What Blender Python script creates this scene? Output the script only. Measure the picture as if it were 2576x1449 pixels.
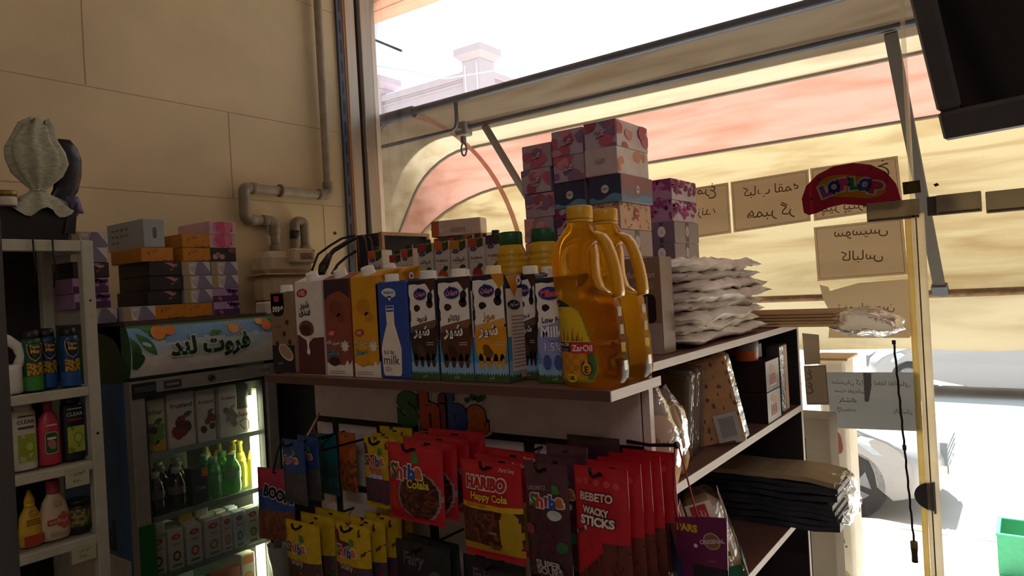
import bpy, math, random
from mathutils import Vector, Matrix, noise
from math import sin, cos, pi, radians, sqrt, atan2, tan
for o in list(bpy.data.objects): bpy.data.objects.remove(o)
S = bpy.context.scene
COL = S.collection
# ---------------------------------------------------------------- camera
PW, PH, FPX = 2576, 1449, 1770.0
ROLL, YAW, CH = radians(3.2), radians(36.3), 1.75
FWD = Vector((-sin(YAW), cos(YAW), 0)); RT0 = Vector((cos(YAW), sin(YAW), 0)); UP0 = Vector((0, 0, 1))
RGT = RT0*cos(ROLL) - UP0*sin(ROLL); UPV = UP0*cos(ROLL) + RT0*sin(ROLL)
CAM = Vector((0, 0, CH))
cam = bpy.data.cameras.new('camera'); cam.sensor_width = 36; cam.lens = 36*FPX/PW; cam.clip_start = .02; cam.clip_end = 300
co = bpy.data.objects.new('camera', cam); COL.objects.link(co)
m4 = Matrix((RGT, UPV, -FWD)).transposed().to_4x4(); m4.translation = CAM
co.matrix_world = m4; S.camera = co
# ---------------------------------------------------------------- view, world, sun, lamps
S.view_settings.view_transform = 'Standard'; S.view_settings.look = 'None'
S.view_settings.gamma = 1; S.view_settings.use_curve_mapping = False
S.view_settings.exposure = 1.35
S.cycles.use_denoising = True
S.cycles.max_bounces = 10; S.cycles.diffuse_bounces = 5; S.cycles.glossy_bounces = 3
S.cycles.transmission_bounces = 8; S.cycles.transparent_max_bounces = 16
S.cycles.caustics_reflective = False; S.cycles.caustics_refractive = True; S.cycles.blur_glossy = .6
S.cycles.sample_clamp_indirect = 4.0
wd = bpy.data.worlds.new('sky'); S.world = wd; wd.use_nodes = True
nt = wd.node_tree; bg = nt.nodes['Background']
tc = nt.nodes.new('ShaderNodeTexCoord'); sp = nt.nodes.new('ShaderNodeSeparateXYZ'); rp = nt.nodes.new('ShaderNodeValToRGB')
nt.links.new(tc.outputs['Generated'], sp.inputs[0]); nt.links.new(sp.outputs['Z'], rp.inputs[0]); nt.links.new(rp.outputs[0], bg.inputs[0])
rp.color_ramp.elements[0].color = (1, .97, .93, 1); rp.color_ramp.elements[1].color = (.55, .78, 1.0, 1); rp.color_ramp.elements[1].position = .75
bg.inputs[1].default_value = .70
sl = bpy.data.lights.new('sun', 'SUN'); sl.energy = 9.8; sl.angle = radians(.6); sl.color = (1, .95, .86)
so = bpy.data.objects.new('sun', sl); COL.objects.link(so)
SUN_EL, SUN_AZ = radians(62), radians(10)      # comes from the street, a little from the left
sd = Vector((sin(SUN_AZ)*cos(SUN_EL), -cos(SUN_AZ)*cos(SUN_EL), -sin(SUN_EL)))
so.rotation_euler = sd.to_track_quat('-Z', 'Y').to_euler()
# unseen fill lamp added behind the camera to brighten the goods' fronts
LAMP_W = 7.0
al = bpy.data.lights.new('ceiling_fill', 'AREA'); al.shape = 'RECTANGLE'; al.size = 1.2; al.size_y = .25; al.energy = LAMP_W; al.color = (1, .93, .90)
ao = bpy.data.objects.new('ceiling_fill', al); COL.objects.link(ao); ao.location = (1.1, -1.3, 3.5)
# ---------------------------------------------------------------- pixel rays: read a place off the photograph on a known plane
def ray(x, y): return FWD + RGT*((x-PW/2)/FPX) - UPV*((y-PH/2)/FPX)
def Xp(x, y, v): d = ray(x, y); return CAM + d*((v-CAM.x)/d.x)
def Yp(x, y, v): d = ray(x, y); return CAM + d*((v-CAM.y)/d.y)
def Zp(x, y, v): d = ray(x, y); return CAM + d*((v-CAM.z)/d.z)
# ---------------------------------------------------------------- materials
def lin(h):
    h = h.lstrip('#'); o = []
    for i in (0, 2, 4):
        c = int(h[i:i+2], 16)/255
        o.append(c/12.92 if c <= .04045 else ((c+.055)/1.055)**2.4)
    return tuple(o)
_M = {}
def M(h, rough=.5, metal=0, var=.08, scale=30, bump=0, trans=0, ior=1.45, spec=.5, emit=0, bscale=None, stretch=None, dirt=None):
    k = (h, rough, metal, var, scale, bump, trans, ior, spec, emit, bscale, stretch, dirt)
    if k in _M: return _M[k]
    m = bpy.data.materials.new('mat_%s_%d' % (h.strip('#'), len(_M))); m.use_nodes = True
    n = m.node_tree; b = n.nodes['Principled BSDF']; c = lin(h)
    b.inputs['Roughness'].default_value = rough; b.inputs['Metallic'].default_value = metal
    b.inputs['IOR'].default_value = ior; b.inputs['Transmission Weight'].default_value = trans
    b.inputs['Specular IOR Level'].default_value = spec
    b.inputs['Base Color'].default_value = (*c, 1)
    if var or bump or dirt:
        t = n.nodes.new('ShaderNodeTexCoord'); src = t.outputs['Object']
        if stretch:
            mp = n.nodes.new('ShaderNodeMapping'); mp.inputs['Scale'].default_value = stretch
            n.links.new(src, mp.inputs[0]); src = mp.outputs[0]
        z = n.nodes.new('ShaderNodeTexNoise'); z.inputs['Scale'].default_value = scale; z.inputs['Detail'].default_value = 3
        n.links.new(src, z.inputs['Vector'])
        if var or dirt:
            r = n.nodes.new('ShaderNodeValToRGB')
            r.color_ramp.elements[0].position = .3; r.color_ramp.elements[1].position = .7
            lo = tuple(max(0, x*(1-var)) for x in c) if not dirt else lin(dirt)
            r.color_ramp.elements[0].color = (*lo, 1)
            r.color_ramp.elements[1].color = (*(min(1, x*(1+var)) for x in c), 1)
            n.links.new(z.outputs['Fac'], r.inputs[0]); n.links.new(r.outputs[0], b.inputs['Base Color'])
        if bump:
            bp = n.nodes.new('ShaderNodeBump'); bp.inputs['Strength'].default_value = bump; bp.inputs['Distance'].default_value = .004
            if bscale:
                z2 = n.nodes.new('ShaderNodeTexNoise'); z2.inputs['Scale'].default_value = bscale; n.links.new(src, z2.inputs['Vector']); z = z2
            n.links.new(z.outputs['Fac'], bp.inputs['Height']); n.links.new(bp.outputs[0], b.inputs['Normal'])
    if emit:
        b.inputs['Emission Color'].default_value = (*c, 1); b.inputs['Emission Strength'].default_value = emit
    _M[k] = m; return m
def fabric(h, dirt, tr=.55):          # sun-lit awning cloth that lets light through
    k = ('fab', h, dirt, tr)
    if k in _M: return _M[k]
    m = bpy.data.materials.new('awning_cloth_%d' % len(_M)); m.use_nodes = True; n = m.node_tree
    for x in list(n.nodes): n.nodes.remove(x)
    out = n.nodes.new('ShaderNodeOutputMaterial'); mix = n.nodes.new('ShaderNodeMixShader'); d = n.nodes.new('ShaderNodeBsdfDiffuse'); t = n.nodes.new('ShaderNodeBsdfTranslucent')
    mix.inputs[0].default_value = tr
    tcd = n.nodes.new('ShaderNodeTexCoord'); mp = n.nodes.new('ShaderNodeMapping'); mp.inputs['Scale'].default_value = (.45, 2.2, 3.4)
    z = n.nodes.new('ShaderNodeTexNoise'); z.inputs['Scale'].default_value = 3.0; z.inputs['Detail'].default_value = 6; z.inputs['Distortion'].default_value = .6
    r = n.nodes.new('ShaderNodeValToRGB'); r.color_ramp.elements[0].position = .3; r.color_ramp.elements[1].position = .56
    r.color_ramp.elements[0].color = (*lin(dirt), 1); r.color_ramp.elements[1].color = (*lin(h), 1)
    n.links.new(tcd.outputs['Object'], mp.inputs[0]); n.links.new(mp.outputs[0], z.inputs['Vector']); n.links.new(z.outputs['Fac'], r.inputs[0])
    n.links.new(r.outputs[0], d.inputs[0]); n.links.new(r.outputs[0], t.inputs[0])
    n.links.new(d.outputs[0], mix.inputs[1]); n.links.new(t.outputs[0], mix.inputs[2]); n.links.new(mix.outputs[0], out.inputs[0])
    _M[k] = m; return m
def film(h='ffffff', opac=.12, rough=.08, gloss=.25, bump=.6, scale=60, fres=True):   # clear or milky plastic, glass panes
    k = ('film', h, opac, rough, gloss, bump, scale, fres)
    if k in _M: return _M[k]
    m = bpy.data.materials.new('clear_film_%d' % len(_M)); m.use_nodes = True; n = m.node_tree
    for x in list(n.nodes): n.nodes.remove(x)
    out = n.nodes.new('ShaderNodeOutputMaterial'); tr = n.nodes.new('ShaderNodeBsdfTransparent'); g = n.nodes.new('ShaderNodeBsdfGlossy'); d = n.nodes.new('ShaderNodeBsdfDiffuse'); tl = n.nodes.new('ShaderNodeBsdfTranslucent')
    a = n.nodes.new('ShaderNodeMixShader'); b = n.nodes.new('ShaderNodeMixShader'); dd = n.nodes.new('ShaderNodeMixShader')
    d.inputs[0].default_value = (*lin(h), 1); tl.inputs[0].default_value = (*lin(h), 1); g.inputs['Roughness'].default_value = rough; dd.inputs[0].default_value = .5
    n.links.new(d.outputs[0], dd.inputs[1]); n.links.new(tl.outputs[0], dd.inputs[2])
    t = n.nodes.new('ShaderNodeTexCoord'); z = n.nodes.new('ShaderNodeTexNoise'); z.inputs['Scale'].default_value = scale; z.inputs['Detail'].default_value = 2
    n.links.new(t.outputs['Object'], z.inputs['Vector'])
    a.inputs[0].default_value = opac
    n.links.new(tr.outputs[0], a.inputs[1]); n.links.new(dd.outputs[0], a.inputs[2])
    lw = n.nodes.new('ShaderNodeFresnel'); lw.inputs[0].default_value = 1.3
    mu = n.nodes.new('ShaderNodeMath'); mu.operation = 'MULTIPLY'; mu.inputs[1].default_value = gloss*4
    cl = n.nodes.new('ShaderNodeMath'); cl.operation = 'MINIMUM'; cl.inputs[1].default_value = .85
    n.links.new(lw.outputs[0], mu.inputs[0]); n.links.new(mu.outputs[0], cl.inputs[0]); n.links.new(cl.outputs[0], b.inputs[0])
    n.links.new(a.outputs[0], b.inputs[1]); n.links.new(g.outputs[0], b.inputs[2])
    if bump:
        bp = n.nodes.new('ShaderNodeBump'); bp.inputs['Strength'].default_value = bump; bp.inputs['Distance'].default_value = .006
        n.links.new(z.outputs['Fac'], bp.inputs['Height']); n.links.new(bp.outputs[0], g.inputs['Normal']); n.links.new(bp.outputs[0], lw.inputs['Normal'])
    n.links.new(b.outputs[0], out.inputs[0])
    _M[k] = m; return m
def liquid(h, glow, ior=1.25, mixf=.3):       # oil: clear refraction with a little scattering inside
    k = ('liq', h, glow, ior, mixf)
    if k in _M: return _M[k]
    m = bpy.data.materials.new('golden_oil'); m.use_nodes = True; n = m.node_tree; b = n.nodes['Principled BSDF']; out = n.nodes['Material Output']
    b.inputs['Base Color'].default_value = (*lin(h), 1); b.inputs['Roughness'].default_value = .03; b.inputs['Transmission Weight'].default_value = 1; b.inputs['IOR'].default_value = ior
    t = n.nodes.new('ShaderNodeBsdfTranslucent'); t.inputs[0].default_value = (*lin(glow), 1); mx = n.nodes.new('ShaderNodeMixShader'); mx.inputs[0].default_value = mixf
    n.links.new(b.outputs[0], mx.inputs[1]); n.links.new(t.outputs[0], mx.inputs[2]); n.links.new(mx.outputs[0], out.inputs[0])
    _M[k] = m; return m
def tint_glass(h, rough=.02, ior=1.45):
    return M(h, rough=rough, trans=1.0, var=0, ior=ior)
# ---------------------------------------------------------------- text shaping
AR = {'ا':(0xFE8D,0xFE8E,0,0),'آ':(0xFE81,0xFE82,0,0),'ب':(0xFE8F,0xFE90,0xFE91,0xFE92),'پ':(0xFB56,0xFB57,0xFB58,0xFB59),'ت':(0xFE95,0xFE96,0xFE97,0xFE98),
 'ج':(0xFE9D,0xFE9E,0xFE9F,0xFEA0),'چ':(0xFB7A,0xFB7B,0xFB7C,0xFB7D),'خ':(0xFEA5,0xFEA6,0xFEA7,0xFEA8),'د':(0xFEA9,0xFEAA,0,0),'ر':(0xFEAD,0xFEAE,0,0),'ز':(0xFEAF,0xFEB0,0,0),
 'س':(0xFEB1,0xFEB2,0xFEB3,0xFEB4),'ش':(0xFEB5,0xFEB6,0xFEB7,0xFEB8),'ص':(0xFEB9,0xFEBA,0xFEBB,0xFEBC),'ض':(0xFEBD,0xFEBE,0xFEBF,0xFEC0),'ط':(0xFEC1,0xFEC2,0xFEC3,0xFEC4),'ع':(0xFEC9,0xFECA,0xFECB,0xFECC),'غ':(0xFECD,0xFECE,0xFECF,0xFED0),
 'ف':(0xFED1,0xFED2,0xFED3,0xFED4),'ق':(0xFED5,0xFED6,0xFED7,0xFED8),'ک':(0xFB8E,0xFB8F,0xFB90,0xFB91),'گ':(0xFB92,0xFB93,0xFB94,0xFB95),'ل':(0xFEDD,0xFEDE,0xFEDF,0xFEE0),
 'م':(0xFEE1,0xFEE2,0xFEE3,0xFEE4),'ن':(0xFEE5,0xFEE6,0xFEE7,0xFEE8),'و':(0xFEED,0xFEEE,0,0),'ه':(0x0647,0xFEEA,0xFEEB,0xFEEC),'ی':(0xFBFC,0xFBFD,0xFBFE,0xFBFF),'ئ':(0xFE89,0xFE8A,0xFE8B,0xFE8C)}
def fa(s):
    out = []
    for i, c in enumerate(s):
        if c not in AR: out.append(c); continue
        p = s[i-1] if i else ' '; q = s[i+1] if i+1 < len(s) else ' '
        jp = p in AR and AR[p][2]; jn = q in AR and AR[c][2]
        out.append(chr(AR[c][(3 if jn else 1) if jp else (2 if jn else 0)]))
    return ''.join(reversed(out))
_T = {}
def text2d(s, off=0, shear=0):
    k = (s, off, shear)
    if k in _T: return _T[k]
    if any(c in AR for c in s): s2 = fa(s)
    else: s2 = s
    cu = bpy.data.curves.new('t', 'FONT'); cu.body = s2; cu.size = 1; cu.offset = off; cu.shear = shear; cu.resolution_u = 3
    ob = bpy.data.objects.new('t', cu); COL.objects.link(ob)
    me = bpy.data.meshes.new_from_object(ob)
    vs = [(v.co.x, v.co.y) for v in me.vertices]; fs = [tuple(p.vertices) for p in me.polygons]
    bpy.data.objects.remove(ob); bpy.data.curves.remove(cu); bpy.data.meshes.remove(me)
    if not vs: vs, fs = [(0, 0), (.01, 0), (0, .01)], [(0, 1, 2)]
    x0 = min(v[0] for v in vs); x1 = max(v[0] for v in vs); y0 = min(v[1] for v in vs); y1 = max(v[1] for v in vs)
    _T[k] = (vs, fs, (x0, x1, y0, y1)); return _T[k]
# ---------------------------------------------------------------- 2-D shapes
def rect(x0, y0, x1, y1): return [(x0, y0), (x1, y0), (x1, y1), (x0, y1)]
def ell(cx, cy, rx, ry, n=24, a0=0, rot=0):
    c, s = cos(rot), sin(rot)
    return [(cx + rx*cos(t)*c - ry*sin(t)*s, cy + rx*cos(t)*s + ry*sin(t)*c) for t in [a0 + 2*pi*i/n for i in range(n)]]
def blob(cx, cy, rx, ry, seed=0, wob=.2, n=22, k=4):
    rd = random.Random(seed); ph = [rd.uniform(0, 6.28) for _ in range(k)]; am = [rd.uniform(.3, 1)/(i+1) for i in range(k)]
    o = []
    for i in range(n):
        t = 2*pi*i/n; r = 1 + wob*sum(am[j]*cos((j+2)*t + ph[j]) for j in range(k))
        o.append((cx + rx*r*cos(t), cy + ry*r*sin(t)))
    return o
def star(cx, cy, R, r, n=8, rot=0):
    return [(cx + (R if i % 2 == 0 else r)*cos(rot + pi*i/n), cy + (R if i % 2 == 0 else r)*sin(rot + pi*i/n)) for i in range(2*n)]
def rrect(x0, y0, x1, y1, r, n=5):
    o = []
    for cx, cy, a in ((x1-r, y0+r, -pi/2), (x1-r, y1-r, 0), (x0+r, y1-r, pi/2), (x0+r, y0+r, pi)):
        o += [(cx + r*cos(a + pi/2*i/n), cy + r*sin(a + pi/2*i/n)) for i in range(n+1)]
    return o
def leaf(cx, cy, L, W, rot, n=8):
    p = [(L*(i/n), W*sin(pi*i/n)) for i in range(n+1)] + [(L*(1-i/n), -W*sin(pi*i/n)) for i in range(1, n)]
    return [(cx + x*cos(rot) - y*sin(rot), cy + x*sin(rot) + y*cos(rot)) for x, y in p]
# ---------------------------------------------------------------- geometry builder
EPS = .00035
class Fr:       # a flat face to print on: origin, U, V
    def __init__(s, o, u, v): s.o = Vector(o); s.u = Vector(u).normalized(); s.v = Vector(v).normalized(); s.n = s.u.cross(s.v)
    def __call__(s, a, b, l=1): return s.o + s.u*a + s.v*b + s.n*(EPS*l)
class G:
    def __init__(s): s.v = []; s.f = []; s.m = []; s.sm = []; s.mats = []
    def mi(s, m):
        if m not in s.mats: s.mats.append(m)
        return s.mats.index(m)
    def face(s, pts, m, smooth=False):
        b = len(s.v); s.v += [tuple(p) for p in pts]; s.f.append(tuple(range(b, b+len(pts)))); s.m.append(s.mi(m)); s.sm.append(smooth)
    def raw(s, vs, fs, m, smooth=False):
        b = len(s.v); s.v += [tuple(p) for p in vs]; i = s.mi(m) if not isinstance(m, list) else None
        for j, f in enumerate(fs):
            s.f.append(tuple(b+k for k in f)); s.m.append(i if i is not None else s.mi(m[j])); s.sm.append(smooth)
    def box(s, x0, x1, y0, y1, z0, z1, m, c=0.0, T=None):
        if c <= 0:
            vs = [(x, y, z) for z in (z0, z1) for y in (y0, y1) for x in (x0, x1)]
            fs = [(0, 2, 3, 1), (4, 5, 7, 6), (0, 1, 5, 4), (2, 6, 7, 3), (0, 4, 6, 2), (1, 3, 7, 5)]
        else:
            c = min(c, (x1-x0)/2.01, (y1-y0)/2.01, (z1-z0)/2.01)
            vs = []; ix = {}
            for a, X in ((0, (x0, x0+c)), (1, (x1, x1-c))):
                for b_, Y in ((0, (y0, y0+c)), (1, (y1, y1-c))):
                    for d, Z in ((0, (z0, z0+c)), (1, (z1, z1-c))):
                        for ax, p in ((0, (X[0], Y[1], Z[1])), (1, (X[1], Y[0], Z[1])), (2, (X[1], Y[1], Z[0]))):
                            ix[a, b_, d, ax] = len(vs); vs.append(p)
            I = lambda a, b_, d, ax: ix[a, b_, d, ax]
            fs = []
            for a in (0, 1):
                q = [I(a, 0, 0, 0), I(a, 1, 0, 0), I(a, 1, 1, 0), I(a, 0, 1, 0)]; fs.append(q if a else q[::-1])
                q = [I(0, a, 0, 1), I(1, a, 0, 1), I(1, a, 1, 1), I(0, a, 1, 1)]; fs.append(q[::-1] if a else q)
                q = [I(0, 0, a, 2), I(1, 0, a, 2), I(1, 1, a, 2), I(0, 1, a, 2)]; fs.append(q if a else q[::-1])
            for a in (0, 1):
                for b_ in (0, 1):
                    q = [I(a, b_, 0, 0), I(a, b_, 1, 0), I(a, b_, 1, 1), I(a, b_, 0, 1)]; fs.append(q if a == b_ else q[::-1])
                    q = [I(a, 0, b_, 2), I(a, 1, b_, 2), I(a, 1, b_, 0), I(a, 0, b_, 0)]; fs.append(q if a == b_ else q[::-1])
                    q = [I(0, a, b_, 1), I(1, a, b_, 1), I(1, a, b_, 2), I(0, a, b_, 2)]; fs.append(q if a == b_ else q[::-1])
                    for d in (0, 1):
                        q = [I(a, b_, d, 0), I(a, b_, d, 1), I(a, b_, d, 2)]; fs.append(q if (a+b_+d) % 2 else q[::-1])
        if T is not None: vs = [T @ Vector(p) for p in vs]
        s.raw(vs, fs, m)
    def loft(s, rings, m, cap=(True, True), smooth=True, closed=True):
        n = len(rings[0]); b = len(s.v); mm = m if isinstance(m, list) else [m]*(len(rings)-1)
        for r in rings: s.v += [tuple(p) for p in r]
        for i in range(len(rings)-1):
            k = s.mi(mm[i])
            for j in range(n if closed else n-1):
                s.f.append((b+i*n+j, b+i*n+(j+1) % n, b+(i+1)*n+(j+1) % n, b+(i+1)*n+j)); s.m.append(k); s.sm.append(smooth)
        if cap[0]: s.f.append(tuple(b+j for j in range(n))[::-1]); s.m.append(s.mi(mm[0])); s.sm.append(False)
        if cap[1]: s.f.append(tuple(b+(len(rings)-1)*n+j for j in range(n))); s.m.append(s.mi(mm[-1])); s.sm.append(False)
    def lathe(s, prof, c, m, n=24, cap=(True, True), ax='z', smooth=True, sy=1.0):
        rs = []
        for r, h in prof:
            rr = []
            for i in range(n):
                t = 2*pi*i/n; a, b = r*cos(t), r*sin(t)*sy
                rr.append((c[0]+a, c[1]+b, c[2]+h) if ax == 'z' else ((c[0]+h, c[1]+a, c[2]+b) if ax == 'x' else (c[0]+b, c[1]+h, c[2]+a)))
            rs.append(rr)
        s.loft(rs, m, cap, smooth)
    def tube(s, pts, r, m, n=8, cap=True):
        pts = [Vector(p) for p in pts]; rs = []; up = None
        for i, p in enumerate(pts):
            d = (pts[min(i+1, len(pts)-1)] - pts[max(i-1, 0)]).normalized()
            if up is None:
                up = Vector((0, 0, 1)) if abs(d.z) < .9 else Vector((1, 0, 0))
            a = d.cross(up)
            if a.length < 1e-5: a = d.cross(Vector((0, 1, 0)))
            a.normalize(); up = a.cross(d).normalized()
            q = r[i] if isinstance(r, (list, tuple)) else r
            rs.append([p + a*(q*cos(2*pi*j/n)) + up*(q*sin(2*pi*j/n)) for j in range(n)])
        s.loft(rs, m, (cap, cap), True)
    def prism(s, poly, F, depth, m, side=None, smooth=False):     # poly on frame F, pushed back along -n by depth
        n = len(poly); a = [F(x, y, 0) for x, y in poly]; b = [p - F.n*depth for p in a]
        s.face(a, m); s.face(b[::-1], side or m)
        for i in range(n):
            j = (i+1) % n; s.face([a[j], a[i], b[i], b[j]], side or m, smooth)
    def pr(s, F, pts, m, l=1): s.face([F(x, y, l) for x, y in pts], m)
    def txt(s, F, t, cx, cy, w, m, h=None, l=3, out=None, off=.03, rot=0, mirror=False, bold=0, arc=0, shear=0):
        vs, fs, (x0, x1, y0, y1) = text2d(t, bold, shear)
        sx = w/(x1-x0); sy = sx if h is None else h/(y1-y0)
        def put(vs, fs, mm, l):
            P = []
            for x, y in vs:
                a = (x-(x0+x1)/2)*sx; b = (y-(y0+y1)/2)*sy
                if mirror: a = -a
                b += arc*(1-(2*a/w)**2)
                P.append(F(cx + a*cos(rot) - b*sin(rot), cy + a*sin(rot) + b*cos(rot), l))
            s.raw(P, fs if not mirror else [f[::-1] for f in fs], mm)
        if out: v2, f2, _ = text2d(t, off+bold, shear); put(v2, f2, out, l-1)
        put(vs, fs, m, l)
    def patch(s, F, u0, u1, v0, v1, nu, nv, mf, l=1, smooth=True):
        b = len(s.v)
        for j in range(nv+1):
            for i in range(nu+1): s.v.append(tuple(F(u0+(u1-u0)*i/nu, v0+(v1-v0)*j/nv, l)))
        for j in range(nv):
            for i in range(nu):
                mm = mf(u0+(u1-u0)*(i+.5)/nu, v0+(v1-v0)*(j+.5)/nv) if callable(mf) else mf
                if mm is None: continue
                s.f.append((b+j*(nu+1)+i, b+j*(nu+1)+i+1, b+(j+1)*(nu+1)+i+1, b+(j+1)*(nu+1)+i)); s.m.append(s.mi(mm)); s.sm.append(smooth)
    def build(s, name, parent=None, loc=(0, 0, 0), rz=0, solid=0):
        me = bpy.data.meshes.new(name); me.from_pydata(s.v, [], s.f)
        for m in s.mats: me.materials.append(m)
        me.polygons.foreach_set('material_index', s.m); me.polygons.foreach_set('use_smooth', s.sm); me.update()
        o = bpy.data.objects.new(name, me); COL.objects.link(o); o.location = loc; o.rotation_euler = (0, 0, rz)
        if parent is not None: o.parent = parent
        if solid:
            md = o.modifiers.new('thickness', 'SOLIDIFY'); md.thickness = solid; md.offset = 0
        return o
def tag(o, label, cat, group=None, kind=None):
    o['label'] = label; o['category'] = cat
    if group: o['group'] = group
    if kind: o['kind'] = kind
    return o
def thing(name, label, cat, loc=(0, 0, 0), rz=0, group=None, tilt=None):
    o = bpy.data.objects.new(name, None); COL.objects.link(o); o.location = loc; o.rotation_euler = (0, 0, rz)
    o.empty_display_size = .03
    if tilt: o.rotation_euler = (tilt[0], tilt[1], rz)
    return tag(o, label, cat, group)
def struct(g, name, label=None):
    o = g.build(name); o['kind'] = 'structure'
    if label: o['label'] = label; o['category'] = name.split('_')[0]
    return o
def dup(root, loc, rz=None, label=None, tilt=None):
    r = root.copy(); COL.objects.link(r); r.location = loc
    if rz is not None: r.rotation_euler = (0, 0, rz)
    if tilt is not None: r.rotation_euler = (tilt[0], tilt[1], r.rotation_euler[2])
    if label: r['label'] = label
    for ch in root.children:
        c = ch.copy(); COL.objects.link(c); c.parent = r
        for g2 in ch.children:
            d = g2.copy(); COL.objects.link(d); d.parent = c
    return r
WHITE, BLACK = M('e8e4dc'), M('161414')
rd = random.Random(7)
# ================================================================ the shop room
XW, YG = -2.8, 2.62
wallm = M('dcc8a2', rough=.55, var=.10, scale=2.2, bump=.05, bscale=60)
joint = M('b8a27e', rough=.8)
g = G(); g.box(XW-.2, XW, -2.6, 2.41, 0, 3.62, wallm)
for z in (.45, 1.05, 1.65, 2.21, 2.59, 3.2): g.box(XW, XW+.0012, -2.6, 2.40, z, z+.003, joint)
for y, z0, z1 in ((1.78, 2.214, 2.59), (2.27, 1.65, 2.21), (1.02, 1.65, 2.21), (2.3, 2.594, 3.2), (1.2, 2.594, 3.2), (.6, 2.214, 2.59), (-.2, 1.65, 2.21)):
    g.box(XW, XW+.0012, y, y+.003, z0, z1, joint)
g.pr(Fr((XW, 0, 0), (0, 1, 0), (0, 0, 1)), ell(2.335, 2.075, .010, .009, 10), M('2a2018'), 4)
struct(g, 'wall_left')
g = G(); g.box(XW-.2, 2.4, -2.6, 2.62, -.12, 0, M('a0968e', rough=.4, scale=6)); struct(g, 'floor')
g = G(); g.box(XW-.2, 2.4, -2.6, 2.62, 3.62, 3.74, M('c2b8ae', rough=.8)); struct(g, 'ceiling')
g = G(); g.box(XW-.2, 2.4, -2.8, -2.6, 0, 3.62, M('b0a49c', rough=.7)); struct(g, 'wall_back')
g = G(); g.box(2.2, 2.4, -2.6, 2.62, 0, 3.62, M('b0a49c', rough=.7)); struct(g, 'wall_right')
# corner trims and the shop-window frame
alu = M('c9bdae', rough=.35, metal=.25, scale=60, stretch=(1, 1, .05)); dk = M('3a3836', rough=.5)
g = G(); tape = M('4b5468', rough=.4)
g.box(XW, XW+.014, 2.412, 2.450, 0, 3.62, tape)
F = Fr((XW+.014, 0, 0), (0, 1, 0), (0, 0, 1))
for i in range(18): g.pr(F, rrect(2.424, 1.95+i*.105, 2.436, 2.02+i*.105, .005), M('1d2333'), 2)
g.box(XW, XW+.016, 2.450, 2.462, 0, 3.62, M('c27a2c', rough=.5))
struct(g, 'trim_1')
g = G(); g.box(XW-.2, XW+.02, 2.462, 2.528, 0, 3.62, alu, .003); g.box(XW-.2, XW+.005, 2.528, 2.556, 0, 3.62, dk); g.box(XW-.2, XW+.03, 2.556, 2.66, 0, 3.62, alu, .003)
struct(g, 'trim_2')
pane = film('fff6e8', opac=.015, rough=.02, gloss=.3, bump=0)
w1 = G(); w1.box(XW+.03, -.292, YG, YG+.010, 0.02, 3.6, pane); w1o = struct(w1, 'window_1')
w2 = G(); w2.box(-.288, 2.2, YG, YG+.010, 0.02, 3.6, pane); w2o = struct(w2, 'window_2')
cream = fabric('efe0b0', 'e6d4a0', .75); cream2 = fabric('faf4e4', 'f4ead4', .75)
g = G(); g.box(-.318, -.300, YG-.010, YG-.002, .62, 1.913, cream, .002); g.box(-.299, -.262, YG-.013, YG-.002, .62, 1.918, cream2, .003); g.box(-.287, -.283, YG-.0135, YG-.013, .62, 1.918, cream)
struct(g, 'trim_3')
g = G(); g.box(-.322, -.262, YG-.012, YG-.002, 0, .60, cream2, .003); struct(g, 'trim_4')
g = G(); g.box(-.300, -.286, YG-.004, YG-.0005, 1.92, 3.6, film('fff4d8', .30, .2, .2, .3, 30)); struct(g, 'trim_5')   # clear tape over the joint
# facade slab over the shop window
soff = M('d8a08c', rough=.7, var=.12, scale=12, stretch=(.2, 3, 1))
g = G(); vs = [(-6, 2.6, 3.7), (6, 2.6, 3.7), (6, 3.75, 3.7), (-2.6, 3.60, 3.7), (-6, 3.46, 3.7)]
g.face(vs[::-1], soff); g.face([(x, y, 4.0) for x, y, z in vs], soff)
for i in range(5): a, b = vs[i], vs[(i+1) % 5]; g.face([a, b, (b[0], b[1], 4.0), (a[0], a[1], 4.0)], soff)
for i in range(7): g.box(-6, 3, 2.74+i*.11, 2.744+i*.11, 3.697, 3.70, M('9a6a58'))
struct(g, 'ceiling_porch')
g = G(); g.box(-8, XW-.2, 2.45, 2.62, -.6, 3.7, M('b8a890')); struct(g, 'wall_facade')
# ================================================================ outside: street, pavement
g = G(); g.box(-45, 30, 7.12, 60, -.9, -.70, M('bab4aa', rough=.9, var=.06, scale=1.5)); struct(g, 'ground_road')
g = G(); g.box(-45, 30, 2.62, 6.92, -.9, -.55, M('c2bbb0', rough=.85, var=.05, scale=3))
F = Fr((0, 0, -.55), (1, 0, 0), (0, 1, 0)); jm = M('9d948a')
for i in range(9): g.pr(F, rect(-4, 3.0+i*.42, 4, 3.008+i*.42), jm, 3)
for i in range(14): g.pr(F, rect(-3+i*.42, 3.0, -2.992+i*.42, 6.9), jm, 3)
struct(g, 'ground_pavement')
g = G(); r2 = random.Random(3); P = []
n = 60
for i in range(n+1):
    x = -12+18*i/n; a = r2.uniform(-.03, .03)
    P.append([(x, 6.92, -.69), (x, 6.92, -.55+a*.5), (x, 6.98+a, -.535+a*.6), (x, 7.08+a, -.545+r2.uniform(-.02, .02)), (x, 7.125+a, -.62), (x, 7.13+a, -.71)])
g.loft(P, M('b7ac9e', rough=.95, var=.2, scale=14, bump=.5), (True, True), False, closed=False)
struct(g, 'ground_kerb')
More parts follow.
